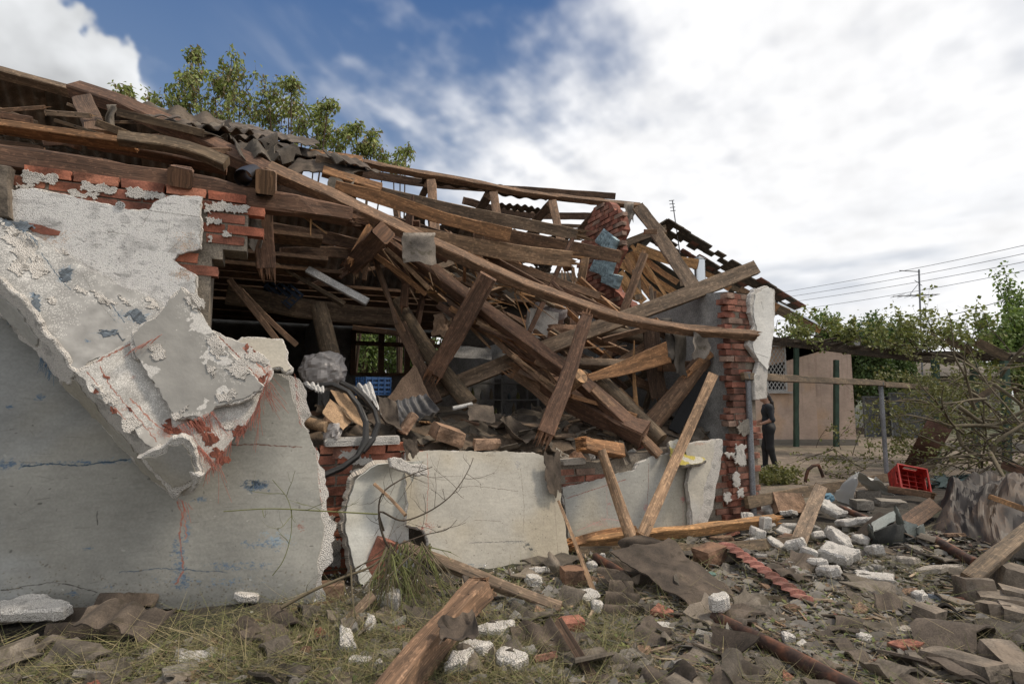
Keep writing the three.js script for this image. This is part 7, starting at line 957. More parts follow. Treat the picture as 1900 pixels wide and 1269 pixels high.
{
  const t = thing('broken_casing', 'shattered grey appliance casing with a dark inside', 'appliance', onG(1665, 1000, 0.0)), r = rng(501); const pl = (nm, C, mat, th = 0.008) => { const q = C.map(c => gd(c[0], c[1], c[2]).sub(t.position)); const g = shell((u, v) => q[0].clone().lerp(q[1], u).lerp(q[3].clone().lerp(q[2], u), v + (noise(u * 9 + th * 900, 3) - 0.5) * 0.18 * v).add(V((noise(u * 6, v * 6) - 0.5) * 0.02, 0, 0)), 12, 8, th, (u, v) => [u * 0.4, v * 0.3], 0.5); part(nm, g, mat, t); };
  const dk = std({ map: speck, color: sr(66, 68, 66), roughness: 0.7 });  // dark panel colour stands in for the dark inside of the casing
  pl('top_panel', [[1618, 968, 0.28], [1668, 945, 0.3], [1672, 960, 0.28], [1622, 988, 0.22]], M.plasticGrey); pl('dark_inside_panel', [[1622, 985, 0.23], [1680, 965, 0.26], [1696, 1012, 0.02], [1632, 1016, 0.02]], dk); pl('side_panel', [[1612, 972, 0.26], [1624, 984, 0.22], [1634, 1018, 0.0], [1614, 1000, 0.03]], M.plasticGrey); pl('upright_shard', [[1660, 936, 0.5], [1664, 942, 0.44], [1680, 972, 0.26], [1664, 970, 0.26]], M.plasticGrey); pl('end_panel', [[1676, 966, 0.26], [1704, 974, 0.22], [1710, 1010, 0.03], [1690, 1014, 0.02]], M.plasticGrey); pl('torn_flap', [[1700, 978, 0.22], [1714, 972, 0.22], [1720, 1006, 0.04], [1708, 1008, 0.03]], M.plasticGrey);
  for (let i = 0; i < 9; i++) { const x = 1635 + r() * 60, y = 985 + r() * 25; const [g, c] = pole([gd(x, y, 0.1 + r() * 0.1), gd(x + 10 + r() * 14, y + (r() - 0.5) * 26, 0.04), gd(x + 30 * r(), y + 14, 0.02)], 0.004, 0.003, { sides: 5 }); const m = part('wire', g, M.rubber, t); m.position.copy(c).sub(t.position); }
}
M.clear = new THREE.MeshPhysicalMaterial({ color: sr(190, 190, 186), roughness: 0.5, transmission: 0.3, thickness: 0, side: THREE.DoubleSide });
{
  const mk = (lab, C, mat) => { const q = C.map(c => gd(c[0], c[1], c[2])); const c = mid(q); const g = shell((u, v) => q[0].clone().lerp(q[1], u).lerp(q[3].clone().lerp(q[2], u), v).add(V(0, (noise(u * 3 + 2, v * 3) - 0.5) * 0.1, (noise(u * 4, v * 4) - 0.5) * 0.08)).sub(c), 20, 16, 0.003, (u, v) => [u, v], 0.5); solo('clear_sheet', lab, 'plastic sheet', g, mat, c); };
  mk('speckled clear sheet standing like a tent by the garden rail', [[1592, 876, 0.5], [1592, 880, 0.5], [1586, 936, 0.1], [1544, 920, 0.12]], M.clear); mk('dusty clear sheet sloping down behind the grey blocks', [[1592, 876, 0.5], [1630, 890, 0.4], [1660, 915, 0.12], [1600, 905, 0.2]], M.clear);
}
for (let i = 0; i < 24; i++) { const r = rng(520 + i), p = onG(1728 + r() * 70, 884 + r() * 26, 0.05); slate('dark_shard', 'dark green glassy shard in the pile beside the red crate', p, 0.1 + r() * 0.18, 0.1 + r() * 0.12, V((r() - 0.5) * 1.6, 1, (r() - 0.5) * 1.6), V(r() - 0.5, 0, r() - 0.5), std({ color: sr(70, 86, 84), roughness: 0.35 }), { wave: 1, amp: 0.002, jag: 0.05, cat: 'shard', group: 'dark shards beside the red crate' }); }
// ---------------------------------------------------------------- garden rail
{
  const p1 = gd(1400, 976, 0), p2 = gd(1648, 906, 0), t = thing('garden_rail', 'garden rail fence of grey boards on two steel posts', 'fence', p1.clone());
  const P = (nm, pts, r) => { const [g, c] = pole(pts, r, r, { rough: 0.02 }); const m = part(nm, g, M.pipe, t); m.position.copy(c).sub(p1); };
  const h1 = at(1402, 690, -p1.z).y, h2 = at(1638, 706, -p2.z).y; P('post', [p1, V(p1.x, h1, p1.z)], 0.036); P('post', [p2, V(p2.x, h2, p2.z)], 0.036);
  const dir = p2.clone().sub(p1).normalize(), W = (nm, a, b, w, h, mat) => { const [g, c] = timber([a, b], w, h, { face: V(-0.4, 0.1, 1).normalize() }); const m = part(nm, g, mat, t); m.position.copy(c).sub(p1); };
  W('upper_rail', p1.clone().addScaledVector(dir, -0.16).setY(h1 - 0.06).add(V(0, 0, 0.05)), p2.clone().addScaledVector(dir, 0.05).setY(h2 - 0.05).add(V(0, 0, 0.05)), 0.095, 0.05, M.drift); W('upper_rail', p2.clone().addScaledVector(dir, 0.08).setY(h2 - 0.07).add(V(0, 0, 0.05)), p2.clone().addScaledVector(dir, 2.4).setY(h2 - 0.1).add(V(0, 0, 0.05)), 0.095, 0.05, M.drift);
  W('lower_rail', p1.clone().addScaledVector(dir, -0.2).setY(0.32).add(V(0, 0, 0.05)), p2.clone().addScaledVector(dir, -0.1).setY(0.2).add(V(0, 0, 0.05)), 0.14, 0.05, M.drift); W('lower_rail', p2.clone().addScaledVector(dir, 0.1).setY(0.18).add(V(0, 0, 0.05)), p2.clone().addScaledVector(dir, 2.4).setY(0.22).add(V(0, 0, 0.05)), 0.14, 0.05, M.drift);
  for (const [p, h] of [[p1, h1], [p2, h2]]) { const m = part('bracket', new THREE.BoxGeometry(0.07, 0.06, 0.03), M.metal, t); m.position.copy(p).sub(p1).setY(h - 0.06).add(V(-0.05, 0, 0.09)); }
}
// ---------------------------------------------------------------- neighbouring house with the torn roof
const ZH = -17.8;
{
  const X = (px) => (px - 950) / 1000 * 17.8 / Math.cos(PITCH) * 1.0, t = thing('neighbour_house', 'pink rendered house with torn open gable roof behind the pier', 'house', V(5, 0, ZH)), O = t.position;
  const eave = 3.35, xr = at(1585, 740, -ZH).x, xp = at(1236, 414, -ZH).x, yp = at(1236, 414, -ZH).y, xl = 2 * xp - xr;
  const loc = (x, y, z) => V(x, y, z).sub(O);
  const pinkMap = canvas(1024, 512, renderBase(5, 3, [190, 167, 151], 9, 0.6), (g, w, h) => { const r = rng(3); scratches(g, w, h, r, 300, ['#9c8476', '#b39a8a', '#8d766a'], 40); for (let i = 0; i < 60; i++) { g.globalAlpha = 0.12; g.fillStyle = '#7d6a60'; g.fillRect(r() * w, r() * h * 0.5, 2 + r() * 10, 40 + r() * 160); } g.globalAlpha = 1; });
  const s = new THREE.Shape([[xl, 0], [xr, 0], [xr, eave], [xl, eave]].map(p => new THREE.Vector2(p[0], p[1])));
  const wa = at(1424, 726, -ZH), wb = at(1457, 634, -ZH); s.holes.push(new THREE.Path([[wa.x, wa.y], [wb.x, wa.y], [wb.x, wb.y], [wa.x, wb.y]].map(p => new THREE.Vector2(...p))));
  const g = new THREE.ExtrudeGeometry(s, { depth: 0.35, bevelEnabled: false }); g.translate(-O.x, 0, -0.35); part('front_wall', g, std({ map: (pinkMap.wrapS = pinkMap.wrapT = THREE.RepeatWrapping, rep(pinkMap, 0.2, 0.3)), bumpMap: rough1, bumpScale: 0.006 }), t);
  { const sh = new THREE.Shape([[xr - 0.35, 0], [xr - 0.35, eave]].map(p => new THREE.Vector2(...p))); const b = part('side_wall', new THREE.BoxGeometry(0.35, eave, 9), M.concreteWarm, t); b.position.copy(loc(xr - 0.176, eave / 2, ZH - 4.86)); const c = part('back_wall', new THREE.BoxGeometry(xr - xl, eave, 0.35), M.concreteWarm, t); c.position.copy(loc((xl + xr) / 2, eave / 2, ZH - 9.5)); const d = part('attic_floor', new THREE.BoxGeometry(xr - xl - 0.8, 0.1, 9), M.plasterIn, t); d.position.copy(loc((xl + xr) / 2, eave - 0.06, ZH - 4.9)); }
  { const f = part('fascia', new THREE.BoxGeometry(xr - xl + 0.5, 0.16, 0.04), M.plasterIn, t); f.position.copy(loc((xl + xr) / 2, eave - 0.05, ZH + 0.1)); const e = part('plinth', new THREE.BoxGeometry(xr - xl + 0.02, 0.22, 0.1), M.concreteWarm, t); e.position.copy(loc((xl + xr) / 2, 0.08, ZH + 0.03)); }
  const w = part('window', new THREE.BoxGeometry(wb.x - wa.x, wb.y - wa.y, 0.02), std({ color: sr(46, 44, 46), roughness: 0.2 }), t); w.position.copy(loc((wa.x + wb.x) / 2, (wa.y + wb.y) / 2, ZH - 0.2));
  const WW = wb.x - wa.x, WH = wb.y - wa.y, wp = (nm, x, y, z, sx, sy, sz, m) => { const q = part(nm, new THREE.BoxGeometry(sx, sy, sz), m, w); q.position.set(x, y, z); return q; };
  for (const k of [-1, 1]) { wp('frame', k * (WW / 2 - 0.02), 0, 0.19, 0.05, WH, 0.05, M.white); wp('frame', 0, k * (WH / 2 - 0.02), 0.19, WW - 0.1, 0.05, 0.05, M.white); } wp('sill', 0, -WH / 2 - 0.04, 0.26, WW + 0.2, 0.05, 0.22, M.white);
  for (let k = -8; k <= 8; k++) for (const d of [-1, 1]) { const q = wp('grille_bar', 0, k * 0.2, 0.22, 0.018, 0.018, 0.018, M.white); const x0 = -WW / 2, y0 = k * 0.2 - d * WW / 2 * 1.6, x1 = WW / 2, y1 = k * 0.2 + d * WW / 2 * 1.6; const cy = v => clamp(v, -WH / 2, WH / 2); const sl = (y1 - y0) / (x1 - x0); const xa = (cy(y0) - y0) / sl + x0, xb = (cy(y1) - y0) / sl + x0; if (Math.abs(xb - xa) < 0.06) { w.remove(q); continue; } const ya = cy(y0), yb = cy(y1), L = Math.hypot(xb - xa, yb - ya); q.geometry = new THREE.BoxGeometry(L, 0.02, 0.014); q.position.set((xa + xb) / 2, (ya + yb) / 2, 0.22 + d * 0.008); q.rotation.z = Math.atan2(yb - ya, xb - xa); }
  // roof slopes, worn tiles
  const r = rng(61), slope = (x0, y0, x1, y1, nm, seed, cols, rows, miss) => {
    const dx = (x1 - x0), dy = (y1 - y0), L = Math.hypot(dx, dy), e1 = V(dx / L, dy / L, 0), nn = V(-dy / L, dx / L, 0); if (nn.y < 0) nn.negate(); const e3 = e1.clone().cross(nn).normalize(), e1b = e1.clone();
    const dk = part(nm, new THREE.BoxGeometry(L * (miss ? 0.98 : 1), 0.05, miss ? 4 : 8), M.slateDark[1], t); turned(dk, e1b, nn, e3, loc((x0 + x1) / 2, (y0 + y1) / 2, ZH - (miss ? 5.5 : 4.5)).addScaledVector(nn, 0));
    const tg = [0, 1, 2].map(i => lump(L / rows * 1.25, 0.045, 0.36, seed + i, { n: 2, round: 0.05, amp: 0.06 })), tm = [M.slateDark[0], M.slateDark[2], M.slate[3], M.bricksOld[4]];
    for (let i = 0; i < rows; i++) for (let j = 0; j < cols; j++) { if (r() < miss * (j > 0 ? 1 : 0.25)) continue; const p = V(x0 + dx * (i + 0.5) / rows, y0 + dy * (i + 0.5) / rows, ZH + 0.05 - j * 0.36); const m = part('tile', tg[(i + j) % 3], tm[Math.floor(r() * 4)], dk); const q = loc(p.x, p.y, p.z).addScaledVector(nn, 0.07 + (r() - 0.5) * 0.03); const inv = dk.matrix.clone().invert(); const mt = new THREE.Matrix4().makeBasis(e1b, nn, e3).setPosition(q); const tilt = new THREE.Matrix4().makeRotationZ((x1 > x0 ? 1 : 1) * 0.06 + (r() - 0.5) * 0.05); mt.multiply(tilt); mt.premultiply(inv).decompose(m.position, m.quaternion, m.scale); }
  };
  const ov = 0.3; slope(xp, yp, lerp(xp, xr + ov, 0.7), lerp(yp, eave - 0.1, 0.7), 'roof_slope', 3, 7, 19, 0.3); slope(xp, yp, xl, eave - 0.1, 'roof_slope', 9, 14, 24, 0);
  // torn rafters and bent boards in the gable
  const bd = (lab, a, b, c, wd, mat, zf = 0.1) => { const pts = [a, b, c].filter(Boolean).map(p => { const q = at(p[0], p[1], -ZH - (p[2] ?? zf)); return q; }); const [gg, cc] = timber(pts, wd, 0.05, {}); const m = part('gable_board', gg, mat, t); m.position.copy(cc).sub(O); };
  const LB = [[[1180, 460], [1240, 480], [1295, 490], 0.32, M.fresh], [[1175, 465], [1205, 510], [1255, 545], 0.22, M.fresh], [[1165, 470], [1190, 520], [1240, 565], 0.26, M.fresh], [[1160, 480], [1185, 520], [1215, 560], 0.2, M.orange], [[1150, 505], [1170, 530], [1195, 560], 0.26, M.fresh], [[1152, 520], [1170, 548], [1190, 556], 0.2, M.fresh], [[1185, 470], [1220, 500], [1258, 525], 0.18, M.orange], [[1150, 490], [1175, 505], [1200, 540], 0.2, M.fresh], [[1172, 455], [1205, 500], [1240, 556], 0.1, M.fresh], [[1180, 500], [1182, 530], [1186, 556], 0.24, M.grey], [[1215, 540], [1216, 556], null, 0.1, M.dark], [[1260, 480], [1268, 510], [1270, 530], 0.26, M.grey], [[1155, 455], [1195, 440], [1236, 425], 0.14, M.grey], [[1158, 448], [1200, 432], [1236, 420], 0.1, M.drift]];
  LB.forEach(b => bd('', b[0], b[1], b[2], b[3], b[4], 0.3 + r() * 0.5));
  // broken board ends under the verge by the pier
  for (let i = 0; i < 9; i++) { const x = 1300 + i * 24, y = 510 + (x - 1320) * 0.48 + 4; bd('', [x, y], [x + 30 + r() * 14, y + 16 + r() * 6], null, 0.16 + r() * 0.14, [M.fresh, M.orange, M.drift, M.brown][i % 4], 0.1 + r() * 0.4); }
  { const c = part('flashing', new THREE.BoxGeometry(2.4, 0.05, 0.18), M.galv, t); const a = at(1442, 562, 17.55), b = at(1540, 614, 17.55); const e1 = b.clone().sub(a).normalize(), nn = V(-e1.y, e1.x, 0), e3 = V(0, 0, 1); c.geometry = new THREE.BoxGeometry(a.distanceTo(b), 0.06, 0.16); turned(c, e1, nn, e3, a.add(b).multiplyScalar(0.5).sub(O)); }
  const ch = at(1299, 506, 17.2); { const c = part('flue', new THREE.CylinderGeometry(0.17, 0.17, 0.85, 16), M.galv, t); c.position.copy(ch).sub(O); const cp = part('flue_cap', new THREE.ConeGeometry(0.22, 0.14, 12), M.galv, c); cp.position.y = 0.5; }
  // rooftop aerial
  const a0 = at(1262, 470, 18.2), a1 = at(1248, 372, 18.2), ae = thing('roof_aerial', 'thin roof aerial leaning above the torn gable', 'antenna', a0.clone()); const st = (p, q, rr, nm) => { const [gg, c] = pole([p, q], rr, rr, { sides: 6, rough: 0 }); const m = part(nm, gg, M.pipe, ae); m.position.copy(c).sub(a0); }; st(a0, a1, 0.02, 'mast'); for (let k = 0; k < 4; k++) { const p = a0.clone().lerp(a1, 0.8 + k * 0.065); st(p.clone().add(V(-0.12, 0, 0)), p.clone().add(V(0.06, 0.02, 0)), 0.014, 'element'); }
}
// ---------------------------------------------------------------- pergola, gate, far fence
const green = std({ map: speck, color: sr(62, 92, 74), roughness: 0.6 });
function boxPost(name, label, cat, a, b, w, mat, group) { const [g, c] = timber([a, b], w, w, { face: V(0, 0, 1), rough: 0.01, chamfer: 0.05 }); const cl = g; cl.deleteAttribute('color'); return solo(name, label, cat, cl, mat, c, group); }
for (const [x, y0, y1, d, lab] of [[1478, 636, 829, 17.3, 'green post nearest the grilled window'], [1552, 668, 827, 17.3, 'green post near the outer corner of the pink house'], [1736, 665, 862, 13.2, 'green pergola post behind the tilted brown board'], [1865, 670, 850, 12.2, 'green pergola post at the far side of the brush'], [1808, 672, 850, 14, 'dark pergola post in the middle of the brush']]) boxPost('pergola_post', lab, 'post', at(x + (y1 > 840 ? 4 : 0), y1, d).setY(0), at(x, y0, d), 0.13, green);
{ const c = std({ map: rep(woodMapB, 4, 0.5), color: sr(104, 98, 90), vertexColors: true }); plank('pergola_beam', 'dark pergola beam carrying the vine past the pink house', 'beam', [at(1430, 632, 16.8), at(1560, 646, 15.6), at(1680, 660, 14.4), at(1770, 668, 13.4)], 0.26, 0.16, c); plank('pergola_beam', 'far length of dark pergola beam over the brush', 'beam', [at(1740, 664, 13.3), at(1830, 662, 12.6), at(1960, 668, 12)], 0.2, 0.16, c); plank('pergola_plank', 'weathered plank end sticking up over the pergola', 'plank', [at(1755, 630, 12.8), at(1810, 655, 12.6)], 0.16, 0.06, M.drift); plank('pergola_plank', 'broken plank lying on the pergola near the tree', 'plank', [at(1815, 636, 12.2), at(1870, 664, 12.2)], 0.2, 0.05, M.drift, { s0: 0.1 }); }
plank('tilted_board', 'wide reddish board leaning behind the red crate', 'board', [gd(1700, 872, 0).setY(0.05), at(1728, 820, 11.0), at(1748, 785, 10.9)], 0.42, 0.06, std({ map: speck, color: sr(150, 112, 96), vertexColors: true }));
for (const [x0, x1, y0, y1, d, lab] of [[1655, 1740, 728, 812, 21, 'grey sheet metal gate leaf behind the garden rail'], [1606, 1654, 735, 815, 21.4, 'dark grey gate leaf beside the trees']]) { const a = at(x0, y1, d), b = at(x1, y0, d), t = thing('sheet_gate', lab, 'gate', V((a.x + b.x) / 2, 0, a.z)); const W = b.x - a.x, Hh = b.y; const p = part('gate_sheet', new THREE.BoxGeometry(W, Hh, 0.04), std({ map: speck, color: sr(110, 112, 116), roughness: 0.6 }), t); p.position.y = Hh / 2; for (const k of [-1, 1]) { const q = part('gate_frame', new THREE.BoxGeometry(0.06, Hh, 0.08), M.metal, t); q.position.set(k * W / 2, Hh / 2, 0.05); } const q = part('gate_frame', new THREE.BoxGeometry(W, 0.06, 0.08), M.metal, t); q.position.set(0, Hh - 0.03, 0.06); }
{ const a = at(1584, 800, 23), t = thing('picket_fence', 'short pale picket fence beyond the pink house corner', 'fence', V(a.x, 0, a.z)); for (let k = 0; k < 9; k++) { const m = part('picket', new THREE.BoxGeometry(0.05, 0.85, 0.025), M.white, t); m.position.set(k * 0.085, 0.68, 0); } const q = part('rail', new THREE.BoxGeometry(0.8, 0.05, 0.03), M.white, t); q.position.set(0.34, 0.45, -0.03); const b = part('base_wall', new THREE.BoxGeometry(0.9, 0.28, 0.2), M.concrete, t); b.position.set(0.34, 0.14, 0); }
{ const a = at(1690, 700, 30), t = thing('far_shed', 'low grey roofed shed far behind the pergola', 'shed', V(a.x + 1.2, 0, a.z)); const b = part('wall', new THREE.BoxGeometry(5, 2.6, 4), M.concreteWarm, t); b.position.y = 1.3; const rf = part('roof', new THREE.ConeGeometry(3.9, 1.2, 4), M.slate[0], t); rf.rotation.y = Math.PI / 4; rf.position.y = 3.2; }
// aerial mast and wires
{ const b = at(1705, 662, 22), tp = at(1706, 500, 22), t = thing('aerial_mast', 'tall aerial mast with cross arms behind the pergola', 'antenna', V(b.x, 0, b.z)); const st = (p, q, rr, nm) => { const [g, c] = pole([p, q], rr, rr, { sides: 6, rough: 0 }); const m = part(nm, g, M.pipe, t); m.position.copy(c).sub(t.position); }; st(V(b.x, 0, b.z), tp, 0.035, 'mast'); st(at(1670, 502, 22), at(1708, 504, 22), 0.02, 'arm'); st(at(1658, 550, 22), at(1742, 546, 22), 0.02, 'arm'); st(at(1690, 545, 22), at(1704, 528, 22), 0.012, 'brace'); st(at(1690, 548, 22), at(1705, 548.5, 22), 0.03, 'arm'); st(at(1698, 520, 22), at(1712, 530, 22), 0.014, 'element'); for (let k = 0; k < 6; k++) { const p = at(1666 + k * 13, 549, 22); st(p.clone().add(V(0, 0, -0.4)), p.clone().add(V(0, 0, 0.4)), 0.01, 'element'); } }
const wm = std({ color: sr(60, 62, 66) });
for (const [a, b, sag, d0, d1, lab] of [[[1430, 546], [1960, 442], 8, 40, 20, 'topmost power line running to the upper frame edge'], [[1430, 556], [1960, 458], 8, 40, 20, 'second power line below the topmost'], [[1430, 566], [1960, 474], 8, 40, 20, 'third power line from the top'], [[1470, 576], [1960, 490], 8, 40, 20, 'lowest power line of the upper four'], [[1636, 614], [1900, 546], 7, 22, 16, 'thicker cable slung from the mast to the tree'], [[1600, 602], [1960, 580], 4, 60, 40, 'far faint wire above the pergola']]) { const p = [0, 0.25, 0.5, 0.75, 1].map(t => at(lerp(a[0], b[0], t), lerp(a[1], b[1], t) + sag * 4 * t * (1 - t) * 0.6, 1 / lerp(1 / d0, 1 / d1, t))); const [g, c] = pole(p, d1 > 30 ? 0.016 : 0.013, 0.011, { sides: 5, rough: 0, most: 24, step: 1 }); solo('power_line', lab, 'cable', g, wm, c); }
// ---------------------------------------------------------------- trees, vine, brush
const gcol = L => L.map(c => lin(...c));
function tree(name, label, base, h, spread, o = {}) {
  const t = thing(name, label, o.cat ?? 'tree', base.clone(), o.group), r = rng(o.seed), G = [], tips = [];
  for (let k = 0; k < (o.trunks ?? 3); k++) { const [g, tp] = stems(V((r() - 0.5) * 0.2, 0, (r() - 0.5) * 0.2), V((r() - 0.5) * spread, 1, (r() - 0.5) * spread * 0.7).normalize(), h * (0.5 + r() * 0.2), o.rad ?? 0.06, o.depth ?? 3, o.seed * 10 + k, { nb: o.nb ?? 4, up: o.up ?? 0.5, wild: 0.3, fork: o.fork ?? 1.3, per: o.per ?? 16, spread: o.leafSpread ?? 0.2, leafDepth: 1 }); G.push(g); tips.push(...tp); }
  part('trunk', join(G), M.bark, t); part('crown', leafCloud(tips, o.leaf ?? 0.09, o.cols, o.seed + 7, { droop: o.droop ?? 0.3, wide: o.wide ?? 0.24 }), M.leaf, t); return t;
}
const apricot = gcol([[0.23, 0.29, 0.06], [0.28, 0.33, 0.07], [0.19, 0.24, 0.05], [0.33, 0.36, 0.10], [0.23, 0.27, 0.06], [0.26, 0.20, 0.10]]), bright = gcol([[0.13, 0.20, 0.03], [0.17, 0.25, 0.04], [0.09, 0.15, 0.025], [0.21, 0.29, 0.06]]), deep = gcol([[0.06, 0.11, 0.02], [0.085, 0.14, 0.03], [0.11, 0.17, 0.035]]);
const atG = (x, d) => { const p = at(x, 735, d); p.y = 0; return p; };
function clumpTree(name, label, x0, d, blobs, o) {   // limbs leading to leafy clumps
  const base = atG(x0, d), t = thing(name, label, 'tree', base.clone()), r = rng(o.seed), G = [], tips = [];
  for (const [x, y, R0] of blobs) {
    const c = at(x, y, d + (r() - 0.5) * 1.2).sub(base), R = R0 * d / 1000, p = [V((r() - 0.5) * 0.15, 0, (r() - 0.5) * 0.15), V(c.x * 0.2, c.y * 0.35, c.z * 0.3), V(c.x * 0.65, c.y * 0.72, c.z * 0.7), c.clone().add(V(0, -R * 0.5, 0))];
    const [g, gc] = pole(p, 0.045, 0.012, { sides: 6, rough: 0.2, seed: o.seed * 50 + x, most: 14 }); g.translate(gc.x, gc.y, gc.z); g.deleteAttribute('color'); G.push(g);
    const n = 5 + Math.round(R * 9); for (let i = 0; i < n; i++) { const dir = V(r() - 0.5, r() * 1.1 - 0.15, r() - 0.5), [sg, tp] = stems(c.clone().add(V((r() - 0.5) * R, (r() - 0.75) * R, (r() - 0.5) * R)), dir, R * (0.7 + r() * 0.5), 0.009, 1, o.seed * 900 + x * 7 + i, { nb: 2, up: 0.25, wild: 0.35, fork: 1.3, per: o.per ?? 10, spread: 0.2 }); G.push(sg); tips.push(...tp); }
  }
  part('trunk', join(G), M.bark, t); part('crown', leafCloud(tips, 0.105, apricot, o.seed + 7, { droop: 0.45, wide: 0.25 }), M.leaf, t);
}
clumpTree('apricot_tree', 'tallest and widest apricot tree above the roof edge', 420, 11.6, [[362, 108, 16], [358, 140, 20], [352, 175, 34], [400, 170, 30], [436, 140, 32], [445, 180, 40], [325, 190, 24], [385, 210, 40], [470, 215, 40], [420, 230, 40]], { seed: 11 });
clumpTree('apricot_tree', 'middle apricot tree leaning over the broken ridge', 540, 11.8, [[500, 190, 26], [540, 162, 12], [535, 190, 26], [512, 225, 36], [560, 218, 30], [588, 228, 24], [607, 205, 14], [560, 250, 34], [600, 255, 26]], { seed: 12 });
clumpTree('apricot_tree', 'thin apricot tree beside the ridge rail', 650, 12.2, [[640, 248, 20], [662, 240, 12], [690, 262, 18], [655, 275, 26], [620, 275, 22], [685, 290, 20], [712, 300, 14]], { seed: 13, per: 8 });
clumpTree('apricot_tree', 'small sparse apricot shoot behind the ridge rail', 742, 12.4, [[752, 282, 10], [742, 300, 14], [730, 318, 14]], { seed: 14, per: 6 });
clumpTree('apricot_tree', 'low sparse shoots beside the heaped cloud', 262, 11, [[222, 166, 10], [240, 172, 12], [275, 186, 12], [300, 182, 14]], { seed: 15, per: 3 });
tree('garden_bush', 'sunlit green bush seen through the window', B(2.2, 0, -11.5), 3.9, 1.2, { seed: 16, trunks: 5, cols: bright, per: 18, leaf: 0.12, cat: 'bush' }); tree('garden_bush', 'second green bush further along behind the window', B(4.4, 0, -12), 3.9, 1.2, { seed: 17, trunks: 5, cols: bright, per: 18, leaf: 0.12, cat: 'bush' });
tree('broad_tree', 'bright green tree behind the pink house roof', atG(1500, 25), 4.0, 0.9, { seed: 21, trunks: 5, cols: bright, per: 22, leaf: 0.2, leafSpread: 0.5 });
tree('broad_tree', 'low bright tree beside the pink house corner', atG(1570, 27), 3.1, 1.0, { seed: 22, trunks: 5, cols: bright, per: 22, leaf: 0.2, leafSpread: 0.5 });
tree('dense_tree', 'dense dark green tree at the pink house corner', atG(1620, 24), 3.7, 1.4, { seed: 23, trunks: 7, cols: deep, per: 34, leaf: 0.18, leafSpread: 0.5 }); tree('dense_tree', 'dense dark green tree behind the sheet gate', atG(1672, 26), 3.6, 1.4, { seed: 24, trunks: 7, cols: deep, per: 34, leaf: 0.18, leafSpread: 0.5 });
tree('walnut_tree', 'leafy tree rising at the right frame edge', atG(1915, 17), 3.3, 0.9, { seed: 25, trunks: 6, cols: bright, per: 34, leaf: 0.13, wide: 0.34, leafSpread: 0.4 }); tree('walnut_tree', 'leafy tree beyond the frame edge', atG(1995, 18), 3.8, 0.9, { seed: 26, trunks: 6, cols: bright, per: 34, leaf: 0.13, wide: 0.34, leafSpread: 0.4 });
for (const [x, d, h, s, lab] of [[1780, 32, 2.6, 31, 'far green tree behind the pergola posts'], [1850, 30, 2.8, 32, 'far green tree behind the brush pile'], [1930, 28, 3, 33, 'far green tree past the frame edge'], [1735, 36, 2.6, 34, 'far low tree behind the aerial mast'], [1100, 34, 3.4, 35, 'far tree hidden behind the cross wall']]) tree('far_tree', lab, atG(x, d), h, 1.2, { seed: s, trunks: 5, cols: deep.concat(bright), per: 20, leaf: 0.24, leafSpread: 0.6, group: 'far trees' });
// climbing vine over the pergola
{
  const t = thing('grape_vine', 'leafy climbing vine sprawling along the pergola beam', 'vine', at(1600, 650, 15)), O = t.position, r = rng(701), G = [], tips = [];
  for (let k = 0; k < 44; k++) { const u = r(), x = lerp(1435, 1900, u), d = lerp(16.8, 12, u), y = lerp(634, 662, Math.min(1, u * 1.3)) - 8 + r() * 16, dens = u < 0.5 ? 1 : 0.55; const [g, tp] = stems(at(x, y, d + (r() - 0.5) * 0.8), V((r() - 0.5) * 2.4, r() * 0.6 + 0.1, r() - 0.5), 0.5 + r() * 0.6, 0.014, 2, 7000 + k, { nb: 2, up: 0.08, sag: 0.1, wild: 0.6, fork: 1.6, per: Math.round(14 * dens), spread: 0.16 }); G.push(g); tips.push(...tp); }
  for (let k = 0; k < 14; k++) { const u = k / 13, a = at(lerp(1440, 1880, u), lerp(636, 664, Math.min(1, u * 1.3)) - 4, lerp(16.6, 12.2, u)), b = a.clone().add(V(1 + r(), (r() - 0.5) * 0.3, 0.4 * r())); const [g, c] = pole([a, a.clone().lerp(b, 0.5).add(V(0, (r() - 0.4) * 0.3, 0.1)), b], 0.035, 0.02, { sides: 6, rough: 0.4 }); g.translate(c.x, c.y, c.z); g.deleteAttribute('color'); G.push(g); }
  const st = join(G); st.translate(-O.x, -O.y, -O.z); part('stem', st, M.twigDark, t); const lf = leafCloud(tips, 0.10, gcol([[0.20, 0.23, 0.05], [0.17, 0.20, 0.045], [0.25, 0.26, 0.07], [0.13, 0.16, 0.035]]), 7, { wide: 0.4 }); lf.translate(-O.x, -O.y, -O.z); part('leaves', lf, M.leaf, t);
}
